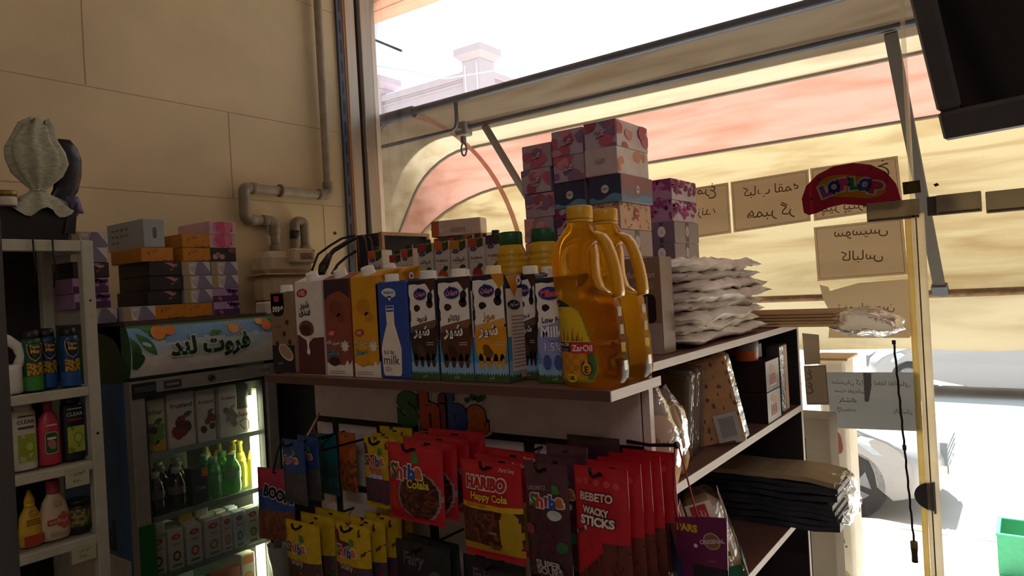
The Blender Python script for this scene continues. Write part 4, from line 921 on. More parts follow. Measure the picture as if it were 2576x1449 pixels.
def hook(x, z, y1, label, y0=Y0-.012):
    g = G(); g.tube([(x, y0+.006, z), (x, y1, z), (x, y1-.006, z+.006), (x, y1-.008, z+.016)], .0028, hookm, 8); o = g.build('peg_hook'); tag(o, label, 'hook'); o['group'] = 'peg hooks of the sweets display'; return o
def batch(proto, px, yt, Y, h, n, dy, labels, dz=.002, dx=.0, rz=0):
    """hang n bags on a peg, the front one first"""
    p = Yp(px, yt, Y)
    for i in range(n):
        o = proto if i == 0 else dup(proto, (0, 0, 0))
        r_ = random.Random(int(px)+i)
        o.location = (p.x+dx*i+(r_.uniform(-.003, .003) if i else 0), Y+dy*i, p.z-h+dz*i+(r_.uniform(-.003, .003) if i else 0)); o.rotation_euler = (r_.uniform(-.02, .02), r_.uniform(-.015, .015) if i else 0, rz+(r_.uniform(-.05, .05) if i else 0)); o['label'] = labels[i] if i < len(labels) else labels[-1]
    return p
ordn = ['front', 'second', 'third', 'fourth', 'fifth']
def L_(s, n): return ['%s %s' % (ordn[i], s) for i in range(n)]
YB = .985
b_ = bag('sweets_bag', '', .148, .152, .030, f_colala, d_colala, 1, 'red cola jelly bags on one peg'); batch(b_, 1040, 1118, YB, .152, 4, .036, L_('red cola jelly bag on the peg under the letter sign', 4), .003, .004)
b_ = bag('sweets_bag', '', .137, .176, .026, f_haribo, d_haribo, 2, 'red and yellow happy cola bags'); batch(b_, 1234, 1160, YB, .176, 3, .034, L_('red and yellow happy cola sweets bag', 3), .002, .001)
b_ = bag('sweets_bag', '', .088, .196, .018, f_lik, d_lik, 3, 'dark purple liquorice bags'); batch(b_, 1372, 1164, YB, .196, 3, .036, L_('dark purple sour liquorice sweets bag', 3), .006, .0)
b_ = bag('sweets_bag', '', .098, .205, .022, f_beb, d_beb, 4, 'red wacky sticks bags'); batch(b_, 1508, 1176, YB, .205, 5, .030, L_('red wacky sticks sweets bag at the end peg', 5), .0015, .0075)
b_ = bag('sweets_bag', '', .100, .152, .024, f_snake, d_snake, 5, 'yellow snake jelly bags'); batch(b_, 955, 1100, 1.04, .152, 3, .035, L_('yellow and purple snake jelly bag left of the red cola bags', 3), .002, -.012)
b_ = bag('sweets_bag', '', .082, .150, .022, f_blue, d_blue, 6, 'blue sweets bags on the left peg'); batch(b_, 738, 1105, 1.0, .150, 2, .036, L_('blue sweets bag at the left end of the display', 2), .0, .008)
b_ = bag('sweets_bag', '', .076, .150, .022, f_pl(GRN, M('2a3a24'), M('3a4a3a')), None, 7); batch(b_, 782, 1098, 1.075, .150, 1, .03, ['green sweets bag right behind the blue ones']); b_['group'] = 'green and teal sweets bags'
b_ = bag('sweets_bag', '', .096, .150, .022, f_pl(TEAL, M('2a4a50'), M('3a4a34')), None, 8); batch(b_, 815, 1090, 1.115, .150, 1, .03, ['teal sweets bag behind the green one']); b_['group'] = 'green and teal sweets bags'
b_ = bag('sweets_bag', '', .06, .140, .022, f_pl(ORG, M('5a3a1c')), None, 9); batch(b_, 872, 1088, 1.10, .140, 1, .03, ['narrow orange sweets bag beside the teal one'])
# lower row
b_ = bag('sweets_bag', '', .122, .15, .028, f_yel, d_yel, 10, 'yellow fruit jelly bags in the lower row'); batch(b_, 762, 1312, 1.0, .15, 3, .034, L_('yellow fruit jelly bag at the lower left', 3), .004, .006)
b_ = bag('sweets_bag', '', .112, .15, .028, f_snake, d_yel, 11, 'yellow and purple jelly bags in the lower row'); batch(b_, 885, 1318, 1.0, .15, 4, .034, L_('yellow and purple jelly bag in the lower row', 4), .002, .010)
f_dk = lambda u, v: mix(M('1f2620'), M('1a1c20'), M('26221f'))(u, v) if v > .2 else M('1c1f1c')
b_ = bag('sweets_bag', '', .150, .19, .028, f_dk, lambda g, Mp, w, h: (TT(g, Mp, 'Fairy', w*.4, h*.82, w*.4, M('5a4a5a'), 3, bold=.03), g.pr(lambda u, v, q=1: Mp(u, v, 2), ell(w*.8, h*.7, w*.1, h*.06, 14), M('34502c'))), 12, 'dark sweets bags in the lower row'); batch(b_, 1060, 1368, 1.02, .19, 2, .036, L_('dark green sweets bag below the red cola bags', 2))
o = dup(b_, (0, 0, 0), 0, 'dark sweets bag beneath the happy cola bags'); p = Yp(1240, 1395, 1.04); o.location = (p.x, 1.04, p.z-.20); p = Yp(1240, 1403, 1.04); hook(p.x, p.z-.016, 1.018, 'dark wire peg hook of the sweets display with bags threaded on it')
# bags hanging flat on the panel and the blue bag near the fridge
b_ = bag('sweets_bag', '', .11, .055, .012, lambda u, v: M('472a34', **gl), None, 13, nu=10, nv=8); p = Yp(1490, 1098, 1.12); b_.location = (p.x, 1.12, p.z-.055); b_['label'] = 'dark purple packet hung flat high behind the wacky sticks'
b_ = bag('sweets_bag', 'blue and red sweets bag hanging beside the fridge door', .125, .20, .022, f_boo, d_boo, 14); p = Yp(672, 1175, 1.16); b_.location = (p.x+.03, 1.16, p.z-.20); b_.rotation_euler = (0, .03, .25); g = G(); g.tube([(p.x+.03, 1.158, p.z-.008), (p.x+.06, 1.155, p.z+.05), (-1.470, 1.11, ZB-.020)], .0022, hookm); g.tube([(-1.470, 1.11, ZB-.021), (-1.466, 1.11, ZB-.017)], .004, hookm); tag(g.build('hanging_wire'), 'dark wire from the display board holding the blue and red bag by the fridge', 'wire')
# pegs
for px, yt, Y in ((1040, 1122, YB), (1234, 1166, YB), (1372, 1170, YB), (1508, 1182, YB), (955, 1106, 1.04), (738, 1111, 1.0), (815, 1096, 1.09), (762, 1318, 1.0), (885, 1324, 1.0), (1060, 1374, 1.02)):
    p = Yp(px, yt, Y); hook(p.x, p.z-.006, Y-.022, 'dark wire peg hook of the sweets display with bags threaded on it')
p = Yp(830, 1128, 1.02); hook(p.x, p.z, 1.0, 'bare dark peg hook left of the yellow snake bags'); p = Yp(1000, 1105, .99); 
# red cord with tag at the upper left of the display
g = G(); A, B, C_ = Yp(803, 1040, 1.12), Yp(760, 1118, 1.05), Yp(790, 1075, 1.1); g.tube([A, (A+B)/2+Vector((.004, 0, .002)), B], .0028, M('c9a898')); g.tube([A, C_, Yp(795, 1110, 1.08)], .0025, M('8a2a38')); o = g.build('red_cord'); tag(o, 'pink and red cord hooked over the upper left corner of the sweets panel', 'cord')
# end hook with the hanging purple box
p0, p1 = Yp(1628, 1110, Y0-.004), None
hx = Vector((-.555, Y0-.012, p0.z)); g = G(); tip = Yp(1703, 1120, 1.10); g.tube([(-.60, Y0-.016, p0.z), (-.55, Y0-.03, p0.z), tip], .0032, hookm); g.tube([tip+Vector((-.003, 0, -.001)), tip+Vector((.003, 0, .001))], .006, hookm); o = g.build('peg_hook'); tag(o, 'dark metal hook sticking out past the end panel, holding the purple box', 'hook')
t = thing('gum_box', 'purple cardboard display box hung by a red string at the shelf corner', 'box', (0, 0, 0)); Yh = 1.10
pa, pb, pc = Yp(1683, 1295, Yh), Yp(1825, 1275, Yh), Yp(1815, 1450, Yh)
x0, x1, zt_, zl = pa.x, pb.x, pa.z, 1.19
purp = M('6a2450', rough=.4); g = G()
ws = x1-x0
F = Fr((x0+.012, Yh, zl), (1, 0, 0), (0, 0, 1)); hh = zt_-zl; w = ws-.012
g.prism([(0, -.04), (w-.006, -.04), (w, hh*.9), (w*1.01, hh*1.05), (w*.5, hh*1.03), (-.008, hh*.98)], F, .003, purp)
g.pr(F, rect(w*.30, -.03, w*.985, hh*.54), M('2a2226'), 1)
g.txt(F, 'PARS', w*.22, hh*.90, w*.42, M('c8a81c'), l=2, bold=.06); g.pr(F, ell(w*.70, hh*.80, w*.17, w*.16, 24), M('b8a878'), 2); g.pr(F, ell(w*.70, hh*.80, w*.15, w*.14, 24), M('8a5a4a'), 3)
g.txt(F, 'ORIGINAL', w*.71, hh*.80, w*.50, M('c4b4c4'), l=5, bold=.05, rot=.2, out=M('5a2a4a'), off=.03); g.txt(F, 'جدید', w*.68, hh*.60, w*.14, M('b08a1c'), l=3); g.pr(F, ell(w*.38, hh*.73, .0035, .0035, 12), M('d0bcc8'), 3)
g.build('back_card', t)
g = G(); bl_ = M('22406e', rough=.4)
q = [(x0-.002, Yh, zt_-.012), (x0+.03, Yh-.045, zt_-.045), (x0+.040, Yh-.05, zt_-.06), (x0+.040, Yh-.05, zl-.04), (x0+.004, Yh, zl-.04)]
g.face(q, bl_); g.face([(a, b+.002, c) for a, b, c in q][::-1], bl_)
U = (Vector(q[3])-Vector(q[4])).normalized(); F3 = Fr(Vector(q[4])+Vector((0, -.0005, 0)), U, (0, 0, 1)); L = (Vector(q[3])-Vector(q[4])).length
g.pr(F3, star(L*.55, .095, L*.34, L*.22, 7), M('b8921c'), 2); g.txt(F3, 'PARS', L*.55, .095, L*.5, M('33407a'), l=4, bold=.05); g.build('side_card', t)
g = G(); g.tube([Vector((x0+.02, Yh-.002, zt_-.03)), Vector((x0+.012, Yh-.002, zt_+.03)), tip+Vector((-.004, 0, .003)), tip+Vector((.002, 0, .003)), Vector((x0+.052, Yh-.002, zt_-.0))], .0016, M('a02a34')); g.build('red_string', t)
# ================================================================ goods lying on the shelving top and on its shelves
def pillow(w, d, t, seed, m, nu=20, nv=14, ear=.005, wr=.008):
    """a soft flat bag lying down; returns a builder, local z from 0"""
    g = G(); r = random.Random(seed)
    def top(u, v, s):
        a, b = 2*u-1, 2*v-1
        k = max(0, 1-abs(a)**2.6)**.36*max(0, 1-abs(b)**4)**.4
        n_ = noise.noise(Vector((u*5+seed*3.1, v*8, seed)))*wr*1.3 + noise.noise(Vector((u*16+seed, v*22, s*3)))*wr*.8 + abs(noise.noise(Vector((u*9-seed, v*26, 2))))*wr*.7
        x = a*w/2*(1+.03*noise.noise(Vector((b*2, seed, 4)))) + (abs(a)**8)*ear*math.copysign(1, a)*(.6+.8*abs(b)**2)
        y = b*d/2*(1+.03*noise.noise(Vector((a*2, seed, 7))))
        z = t*.5 + s*(t*.5*k) + n_*(.35+k) + .010*(abs(a)**6)*noise.noise(Vector((b*2+seed, a, 2)))
        return (x, y, max(.0, z))
    for s in (1, -1):
        b0 = len(g.v)
        for j in range(nv+1):
            for i in range(nu+1): g.v.append(top(i/nu, j/nv, s))
        for j in range(nv):
            for i in range(nu):
                q = (b0+j*(nu+1)+i, b0+j*(nu+1)+i+1, b0+(j+1)*(nu+1)+i+1, b0+(j+1)*(nu+1)+i); g.f.append(q if s > 0 else q[::-1]); g.m.append(g.mi(m)); g.sm.append(True)
    return g
fl = M('efe6de', rough=.30, var=.10, scale=40, bump=.9, bscale=45)
sides = [ordn[0]]
nb = 8
lv = ['topmost', 'second', 'third', 'fourth', 'fifth', 'sixth', 'seventh', 'lowest']
for k in range(nb):
    r_ = random.Random(k+3); tk = .0228
    g = pillow(.235+r_.uniform(-.015, .02), .50, .031, k, fl, 34, 30)
    o = g.build('flour_bag', None, (-.695+r_.uniform(-.012, .016)+.006*(8-k)/8, 1.655+r_.uniform(-.03, .03), ZT+.0015+(nb-1-k)*tk), r_.uniform(-.05, .05))
    tag(o, 'white plastic bag, %s of the pile on the shelf edge%s' % (lv[k], ' counted from the top' if 0 < k < nb-1 else ''), 'bag', 'white plastic bags piled on the shelf edge')
# flat bread in clear plastic at the far end of the top
t = thing('flatbread_pack', 'stack of tan flatbread in clear plastic overhanging the far end of the shelf top', 'bread', (-.62, 2.075, ZT))
g = G()
for i in range(5): g.box(-.20, .205-.006*(i % 2), -.085, .085, .002+i*.0085, .0085+i*.0085, fabric('f4dfbc', 'e4c79c', .5), .002)
g.build('flatbread', t)
pf = film('f4efe8', .45, .18, .18, .8, 55)
def puff(rx, ry, rz, seed, n=18, m_=12, amp=.22):
    g = G(); R_ = []
    for i in range(m_+1):
        a = pi*i/m_; rr = []
        for j in range(n):
            b = 2*pi*j/n; v = Vector((sin(a)*cos(b), sin(a)*sin(b), cos(a))); k = 1+amp*noise.noise(v*2.1+Vector((seed, 0, 0)))+amp*.5*noise.noise(v*5+Vector((0, seed, 0)))
            rr.append((v.x*rx*k, v.y*ry*k, v.z*rz*k))
        R_.append(rr)
    return g, R_
g, R_ = puff(.085, .09, .038, 4); g.loft([[(x+.265, y, z+.008-.30*max(0, x)*.35) for x, y, z in r] for r in R_], pf, (False, False)); g.build('plastic_end', t)
# --- upper shelf
crisp = film('ffffff', .16, .10, .4, .9, 45); z1 = 1.357
t = thing('bread_bag', 'bread loaf in a crumpled printed clear bag at the near end of the upper shelf', 'bread', (-.598, 1.237, z1), .0)
g = G(); g.loft([[(x*.045*k, y*.04*k+z*.02, z) for x, y in ((-1, -.6), (-.4, -1), (.5, -1), (1, -.5), (1, .6), (.3, 1), (-.6, 1), (-1, .5))] for z, k in ((.002, .9), (.03, 1.05), (.07, 1), (.11, .9), (.13, .6))], M('c89a66', rough=.8, var=.2, scale=25)); g.build('bread', t)
g, R_ = puff(.052, .045, .105, 9, amp=.25); g.loft([[(x*(1-.25*max(0, z/.1)), y, z+.1) for x, y, z in r] for r in R_], crisp, (False, False)); g.build('clear_bag', t)
g = G(); F = Fr((.026, -.056, .10), (.8, .6, 0), (0, 0, 1)); g.pr(F, blob(.02, 0, .03, .045, 3, .1), film('c9b0a4', .75, .3, .3, .4)); g.txt(F, 'شهر نان', .022, -.006, .044, M('4a2a3c'), l=4, bold=.03, rot=-.15); g.build('printed_front', t)
t = thing('bread_bag', 'second clear bag of pale bread, slumped behind the printed one on the upper shelf', 'bread', (-.612, 1.33, z1), .2)
g = G(); g.loft([[(x*.042*k, y*.036*k-z*.05, z) for x, y in ((-1, -.6), (-.4, -1), (.5, -1), (1, -.5), (1, .6), (.3, 1), (-.6, 1), (-1, .5))] for z, k in ((.002, .9), (.03, 1.05), (.08, .9), (.14, .5))], M('b98a58', rough=.8, var=.2, scale=25)); g.build('bread', t)
g, R_ = puff(.05, .045, .085, 15, amp=.3); g.loft([[(x, y-.01, z+.086) for x, y, z in r] for r in R_], crisp, (False, False)); g.build('clear_bag', t)
dkb = M('5a3c26', rough=.7, var=.25, scale=30)
for i in range(3):
    g = G(); T = Matrix.Rotation(.08, 4, 'Y'); g.box(-.09, .09, -.016, .016, 0.002, .19, dkb, .006, T=T); g.box(-.096, .096, -.019, .019, 0.0, .2, film('d8c8b0', .10, .1, .35, .8, 40), .008, T=T)
    o = g.build('rusk_pack', None, (-.70-.005*i, 1.43+.045*i, z1), .1); tag(o, '%s brown crispbread pack standing in shade on the upper shelf' % ordn[i], 'bread', 'brown crispbread packs on the upper shelf')
t = thing('rusk_pack', 'tan dimpled bread pack in clear plastic leaning at the middle of the upper shelf', 'bread', (-.605, 1.615, z1), .42, None, None)
t.rotation_euler = (.02, -.20, .52)
g = G(); br_ = M('d39a58', rough=.75, var=.2, scale=28, bump=.3)
for i in range(3): g.box(-.062, .062, -.03+.018*i, -.014+.018*i, .002, .205, br_, .006)
F = Fr((-.062, -.031, 0), (1, 0, 0), (0, 0, 1)); rr = random.Random(4)
for i in range(5):
    for j in range(8): g.pr(F, blob(.014+.024*i+rr.uniform(-.006, .006), .018+.024*j+rr.uniform(-.006, .006), rr.uniform(.0015, .0045), rr.uniform(.003, .007), i*9+j, .3, 10), M('6a3e18', rough=.9), 2)
g.build('bread', t)
g = G(); g.box(-.068, .068, -.038, .032, 0, .215, film('fff8ee', .10, .05, .7, .9, 35), .012); g.build('clear_wrap', t)
g, R_ = puff(.04, .035, .032, 21, amp=.4); g.loft([[(x, y, z+.232) for x, y, z in r] for r in R_], crisp, (False, False)); g.build('tied_top', t)
g = G(); F = Fr((0, -.0385, 0), (1, 0, 0), (0, 0, 1)); g.pr(F, rect(-.005, .01, .05, .075), M('b9b4b4', rough=.3), 1); g.pr(F, rect(.005, .02, .04, .066), M('8f8d96'), 2); g.build('paper_label', t)
for i, (lb, side_c) in enumerate((('upper dark chocolate box with a pink flower emblem, on the other dark box', '5a3e34'), ('lower dark chocolate box with a pink flower emblem on the upper shelf', '9a9694'))):
    t = thing('chocolate_box', lb, 'box', (-.715, 1.925, z1+.082*(1-i)), 0, 'dark boxes on the upper shelf'); g = G(); g.box(-.15, .15, -.06, .06, 0, .081, M('2a2122', rough=.4), .001)
    F = Fr((-.15, -.06, 0), (1, 0, 0), (0, 0, 1)); g.pr(F, blob(.185, .042, .022, .026, 5, .3), M('8a4a58'), 1); g.pr(F, blob(.18, .045, .010, .012, 2, .3), M('a87078'), 2); g.pr(F, blob(.07, .04, .018, .022, 9, .3), M('4a2a34'), 1)
    F = Fr((.15, -.06, 0), (0, 1, 0), (0, 0, 1)); g.pr(F, rect(.001, .001, .119, .08), M(side_c, rough=.35), 1); g.txt(F, '100', .06, .03, .05, M('b0303a'), l=3, bold=.05); g.pr(F, blob(.06, .058, .022, .012, 3, .4), M('b08a3a'), 2); g.pr(F, rect(.03, .012, .09, .016), M('c9b8b0'), 2); g.build('box_body', t)
g = G(); g.box(-.74, -.60, 1.90, 1.96, z1+.165, z1+.205, M('3a2c2a', rough=.4), .002); F = Fr((-.74, 1.90, z1+.165), (1, 0, 0), (0, 0, 1)); g.pr(F, blob(.09, .02, .022, .012, 4, .2), M('c05a2a'), 2); tag(g.build('snack_packet'), 'small dark snack box with an orange patch on top of the chocolate boxes', 'box')
g = G(); R_ = []
g.lathe([(.028, 0), (.030, .004), (.030, .05), (.022, .062), (.012, .066)], (-.615, 1.875, z1+.165), M('c8622c', rough=.35, var=.2), 18); g.lathe([(.0305, .028), (.031, .03), (.031, .05), (.023, .0625)], (-.615, 1.875, z1+.165), M('8a8480', rough=.3), 18, (False, False)); tag(g.build('snack_tub'), 'orange and grey wrapped snack tub standing on the chocolate boxes', 'tub')
g = G(); g.box(-.61, -.572, 2.02, 2.10, z1, z1+.19, M('4a4446', rough=.4), .003); F = Fr((-.572, 2.02, z1), (0, 1, 0), (0, 0, 1)); g.pr(F, rect(.004, .004, .04, .186), film('d8d8d4', .7, .1, .6, .8, 80), 1); g.pr(F, rect(.046, .004, .076, .186), M('a8743c', rough=.5), 1); tag(g.build('wafer_box'), 'upright silvery box with a tan strip at the far end of the upper shelf', 'box')
# --- lower shelf
z2 = 1.047
def toast(x, y, lean, rz, label, red, gcol):
    t = thing('toast_bag', label, 'bread', (x, y, z2), rz, 'toast bread bags on the lower shelf'); t.rotation_euler = (0, lean, rz)
    g = G(); g.box(-.045, .045, -.055, .055, .004, .20, M('c9a070', rough=.85, var=.12, scale=40), .02); g.build('loaf', t)
    g = G(); g.box(-.05, .05, -.06, .06, 0, .21, film('efe9e0', .28, .1, .5, .9, 30), .025)
    F = Fr((-.05, -.0605, 0), (1, 0, 0), (0, 0, 1)); F4 = Fr((.0505, -.06, 0), (0, 1, 0), (0, 0, 1))
    for FF, w in ((F, .1), (F4, .12)):
        g.pr(FF, rect(w*.2, .135, w*.8, .20), M('e4ddd2', rough=.35), 1); g.pr(FF, rect(w*.3, .15, w*.66, .195), M(red, rough=.35), 3); g.txt(FF, 'نان', w*.48, .172, w*.26, M('efe4dc'), l=5)
        g.txt(FF, 'CLASSIC', w*.5, .122, w*.6, M('5a4a44'), l=4); g.txt(FF, 'TOAST', w*.52, .105, w*.5, M('5a4a44'), l=4); g.pr(FF, rect(w*.2, .068, w*.82, .078), M('3a7a44'), 3); g.pr(FF, rect(w*.3, .088, w*.75, .097), M('c0a03a'), 3); g.pr(FF, rect(w*.05, .008, w*.95, .045), M(gcol, rough=.25), 3)
    g.build('printed_bag', t); return t
toast(-.655, 1.335, -.22, .3, 'green and red tipped toast bag, nearest on the lower shelf', 'b83a3a', '2f7a44')
toast(-.645, 1.46, -.26, .35, 'classic toast bag in the middle, with a red badge', 'b0303a', 'b8a84a')
toast(-.60, 1.60, -.30, .4, 'big toast bag with a green bottom, farthest on the lower shelf', 'b0303a', '1f6a4a')
t = thing('lavash_pile', 'pile of dark flat lavash packs in plastic sticking out of the lower shelf', 'bread', (-.70, 2.078, z2))
g = G(); rr = random.Random(6)
for i in range(9):
    a = rr.uniform(-.008, .012); zz = .001+i*.0163
    m_ = M('3a4048', rough=.35, var=.3, scale=20, bump=.4) if i < 8 else M('b8a888', rough=.6, var=.12, scale=20)
    R_ = []
    for k in range(9):
        x = -.27+a+.53*k/8; dz = .012*noise.noise(Vector((k*.7, i*.6, 1))); c = .004*noise.noise(Vector((k, i, 3)))
        R_.append([(x, -.085+c, zz+dz), (x, .085, zz+dz), (x, .087, zz+.014+dz), (x, -.088+c, zz+.014+dz)])
    g.loft(R_, m_, smooth=False)
g.build('lavash_packs', t)
g, R_ = puff(.04, .09, .070, 31, n=26, m_=18, amp=.3); g.loft([[(x+.262, y, z+.075) for x, y, z in r] for r in R_], film('c8c4c0', .16, .15, .22, .9, 50), (False, False)); g.build('plastic_ends', t)
g, R_ = puff(.06, .05, .03, 41, amp=.4); g.loft([[(x-.66, y+1.33, z+.754) for x, y, z in r] for r in R_], crisp, (False, False)); tag(g.build('plastic_bag'), 'crumpled clear plastic bag on the lowest visible shelf', 'bag')
# ================================================================ dark counter by the left wall, juices, speaker box
g = G(); g.box(-2.78, -1.515, 1.535, 2.42, 0, 1.688, M('211e20', rough=.5), .004); g.box(-2.79, -1.505, 1.525, 2.43, 1.688, 1.70, M('3a2a26', rough=.5), .002); tag(g.build('display_counter'), 'dark counter behind the milk cartons, beside the fridge', 'counter')
ZC = 1.70; jh = .250
fr_ = [('orange', 'd06a34', 'c8602c', 0), ('red', 'b83a3a', 'b03038', 0), ('coral', 'd0523a', 'c8502c', 1), ('apple', 'a03a4a', '9a2a3a', 0), ('mango', 'cf6a38', 'c4502c', 1), ('pineapple', 'c9902c', 'c8a03a', 0), ('pomegranate', 'c0503a', 'b02a34', 1), ('grape', '4a3450', '5a2a4a', 1)]
def juice_d(top, frc, eng):
    def D(g, F, w, h):
        g.pr(F, [(.001, h*.86), (w-.001, h*.86), (w-.001, h-.001), (.001, h-.001)], M(top), 1)
        g.pr(F, leaf(w*.95, h*.99, w*.62, w*.17, -2.2), M('2f4a24'), 2); g.pr(F, leaf(w*.62, h*.99, w*.5, w*.13, -1.2), M('3a5a2c'), 3)
        g.pr(F, ell(w*.33, h*.83, w*.22, h*.033, 20), M('5a3f8a'), 3); g.txt(F, 'میهن', w*.33, h*.83, w*.24, M('e0b8c8'), l=5)
        g.txt(F, 'Fruitland' if eng else 'فروتلند', w*.5, h*.70, w*.74, M('6a4a3a' if eng else '5a4a60'), l=3, bold=.02); g.pr(F, rect(w*.3, h*.635, w*.7, h*.642), M('a09088'), 2)
        g.pr(F, blob(w*.55, h*.44, w*.34, h*.12, 3, .1), M(frc), 2); g.pr(F, leaf(w*.5, h*.55, w*.45, w*.14, .3), M('2f5a2c'), 3)
    return D
for i, (nm, tp, frc, eng) in enumerate(fr_):
    xl, xr, yt = ((925, 962, 630), (985, 1010, 640), (1009, 1040, 626), (1050, 1088, 613), (1092, 1130, 607), (1132, 1174, 604), (1178, 1217, 598), (1221, 1262, 590))[i]
    a, b = Yp(xl, yt+30, 2.0), Yp(xr, yt+30, 2.0); tt = Yp((xl+xr)/2, yt, 2.0)
    if i == 1: a.x -= .012
    carton('juice_carton', 'white %s juice carton with leaves, %s in the back row' % (nm, ['first from the left', 'second from the left', 'third', 'fourth', 'fifth', 'sixth', 'seventh', 'last, by the yellow bottles'][i]), 'carton', (b.x-a.x)*.97, .06, tt.z-ZC, 'ddd4ce', juice_d(tp, frc, eng), ((a.x+b.x)/2, 2.03, ZC), cap='24382c', group='juice cartons in the back row', topc=tp, capr=.014)
for i in range(4):
    carton('juice_carton', 'white juice carton hidden behind the front juices, %s' % ['under the left end of the lying one', 'under the lying one', 'under the right end of the lying one', 'behind the grape carton'][i], 'carton', .064, .06, .262, 'ddd4ce', juice_d('cf6a38', 'c4502c', 0), (-1.86+.068*i, 2.10, ZC), cap=None, group='juice cartons in the back row', topc='cf6a38')
t = carton('juice_carton', 'orange and white juice carton lying on its side on the other juices', 'carton', .062, .062, .21, 'ddc8bc', juice_d('cf6a38', 'c4502c', 0), (0, 0, 0), cap=None, topc='c86238', side=lambda g, F, w, h: (g.pr(F, rect(.001, h*.84, w-.001, h-.001), M('c86238'), 1), g.pr(F, ell(w*.4, h*.8, .007, .007, 12), M('e8e0e0'), 3), g.pr(F, rect(w*.2, h*.3, w*.5, h*.6), M('b09a94'), 2)))
t.rotation_euler = (0, -pi/2, 0); t.location = (-1.665, 2.10, ZC+.2965)
t.rotation_euler = (pi/2, 0, -pi/2+.25); t.location = (-1.672, 2.115, ZC+.264+.031)
# speaker-like wooden box
bx0, bx1, by0, by1 = -2.37, -2.205, 2.09, 2.385; zt2 = Yp(960, 584, by0).z
t = thing('wooden_speaker', 'dark open-fronted box with pale wooden edges on the counter by the window', 'speaker', (0, 0, 0))
g = G(); g.box(bx0, bx1-.02, by0, by1, ZC, zt2, M('3a3236', rough=.6), .002); g.build('cabinet', t)
pw = M('b08a68', rough=.55, var=.15, scale=40)
g = G(); g.box(bx1-.02, bx1, by0, by0+.014, ZC, zt2+.002, pw); g.box(bx1-.02, bx1, by1-.014, by1, ZC, zt2+.002, pw); g.box(bx1-.02, bx1, by0+.014, by1-.014, zt2-.012, zt2+.002, pw); g.build('wood_edging', t)
g = G(); g.box(bx1-.019, bx1-.012, by0+.014, by1-.014, ZC, zt2-.012, M('1f1b1d', rough=.9, bump=.3, bscale=300)); g.build('grille', t)
cb = M('1c1a1b', rough=.5)
for i, (px, py) in enumerate(((905, 596), (925, 592), (940, 596))):
    a = Yp(px, py, by0-.004); g = G(); g.tube([a+Vector((-.03, 0, -.0)), a+Vector((-.012, -.012, 0)), a+Vector((0, -.012, -.02)), a+Vector((.004, -.008, -.12))], .005, M('6a6066', rough=.4)); g.build('cable_loop', t)
for i, (pts, r, lb) in enumerate((([(893, 592), (860, 600), (830, 618), (800, 640), (785, 680)], .005, 'thin black cable curving from the box to behind the milk cartons'), ([(893, 598), (870, 612), (840, 630), (818, 655), (808, 690)], .010, 'thick black cable with a plug between the gas meter and the box'), ([(895, 632), (870, 648), (850, 665), (835, 690)], .006, 'short black cable below the thick one'))):
    P = [Yp(x, y, 2.05-.05*k) for k, (x, y) in enumerate(pts)]; P[-1].z = max(P[-1].z, ZC+.01)
    Q = []
    for k in range(len(P)-1):
        for q in range(4): Q.append(P[k].lerp(P[k+1], q/4))
    Q.append(P[-1]); g = G(); g.tube(Q, r, cb)
    if i == 1: g.tube([Q[-7], Q[-3]], [.013, .020], cb); g.tube([Q[-3], Q[-1]], [.020, .014], cb)
    o = g.build('power_cable'); tag(o, lb, 'cable', 'black cables beside the wooden box')
g = G(); a = Yp(672, 768, 1.62); g.box(a.x-.035, a.x+.035, 1.59, 1.65, ZC, ZC+.05, M('d8d0c4', rough=.4), .006); tag(g.build('junction_box'), 'small white plastic box on the counter right of the fridge top', 'box')
g = G(); g.tube([(-2.35, 1.95, ZC+.025), (-1.95, 1.93, ZC+.028)], .024, M('8a6a54', rough=.7), 12); tag(g.build('cardboard_tube'), 'brown cardboard tube lying on the counter behind the milk cartons', 'tube')
# ================================================================ gas pipe and meter on the left wall
pipem = M('a59a8a', rough=.5, var=.12, scale=25); fitm = M('94897a', rough=.55, var=.15, scale=25)
def smooth_path(P, r=.045, n=6):
    P = [Vector(p) for p in P]; o = [P[0]]
    for i in range(1, len(P)-1):
        a = (P[i-1]-P[i]); b = (P[i+1]-P[i]); k = min(r, a.length*.45, b.length*.45); A = P[i]+a.normalized()*k; B = P[i]+b.normalized()*k
        for j in range(n+1): t = j/n; o.append((A*(1-t)+P[i]*t)*(1-t)+(P[i]*(1-t)+B*t)*t)
    o.append(P[-1]); return o
xp = XW+.036
pp = lambda x, y, X=None: Xp(x, y, X or xp)
t = thing('gas_pipe', 'beige gas pipe running down the left wall and turning back to the meter', 'pipe', (0, 0, 0))
v0, v1 = pp(797, -60), pp(826, 491); v0.y = v1.y; v0.z = 3.6; h1 = pp(613, 487); h1.z = v1.z; d1 = pp(604, 552); d1.y = h1.y; e1 = pp(690, 561); e1.z = d1.z; e2 = pp(696, 622); e2.y = e1.y
g = G(); g.tube(smooth_path([v0, v1, h1, d1, e1, e2]), .0205, pipem, 14); g.build('pipe', t)
def collar(g, c, ax, r=.026, l=.03, m=fitm):
    g.lathe([(r*.9, -l/2), (r, -l/2+.003), (r, l/2-.003), (r*.9, l/2)], c, m, 18, ax=ax)
Vz, Vy = Vector((0, 0, .05)), Vector((0, .05, 0))
for P_e, cs in (([v1+Vz, v1, v1-Vy], ((v1+Vz, 'z'), (v1-Vy, 'y'))), ([h1+Vy, h1, d1, d1+Vy], ((h1+Vy, 'y'),)), ([e1-Vy, e1, e1-Vz], ((e1-Vy, 'y'), (e1-Vz, 'z')))):
    g = G(); g.tube(smooth_path(P_e), .0235, fitm, 14)
    for c, ax in cs: collar(g, c, ax)
    g.build('elbow_fitting', t)
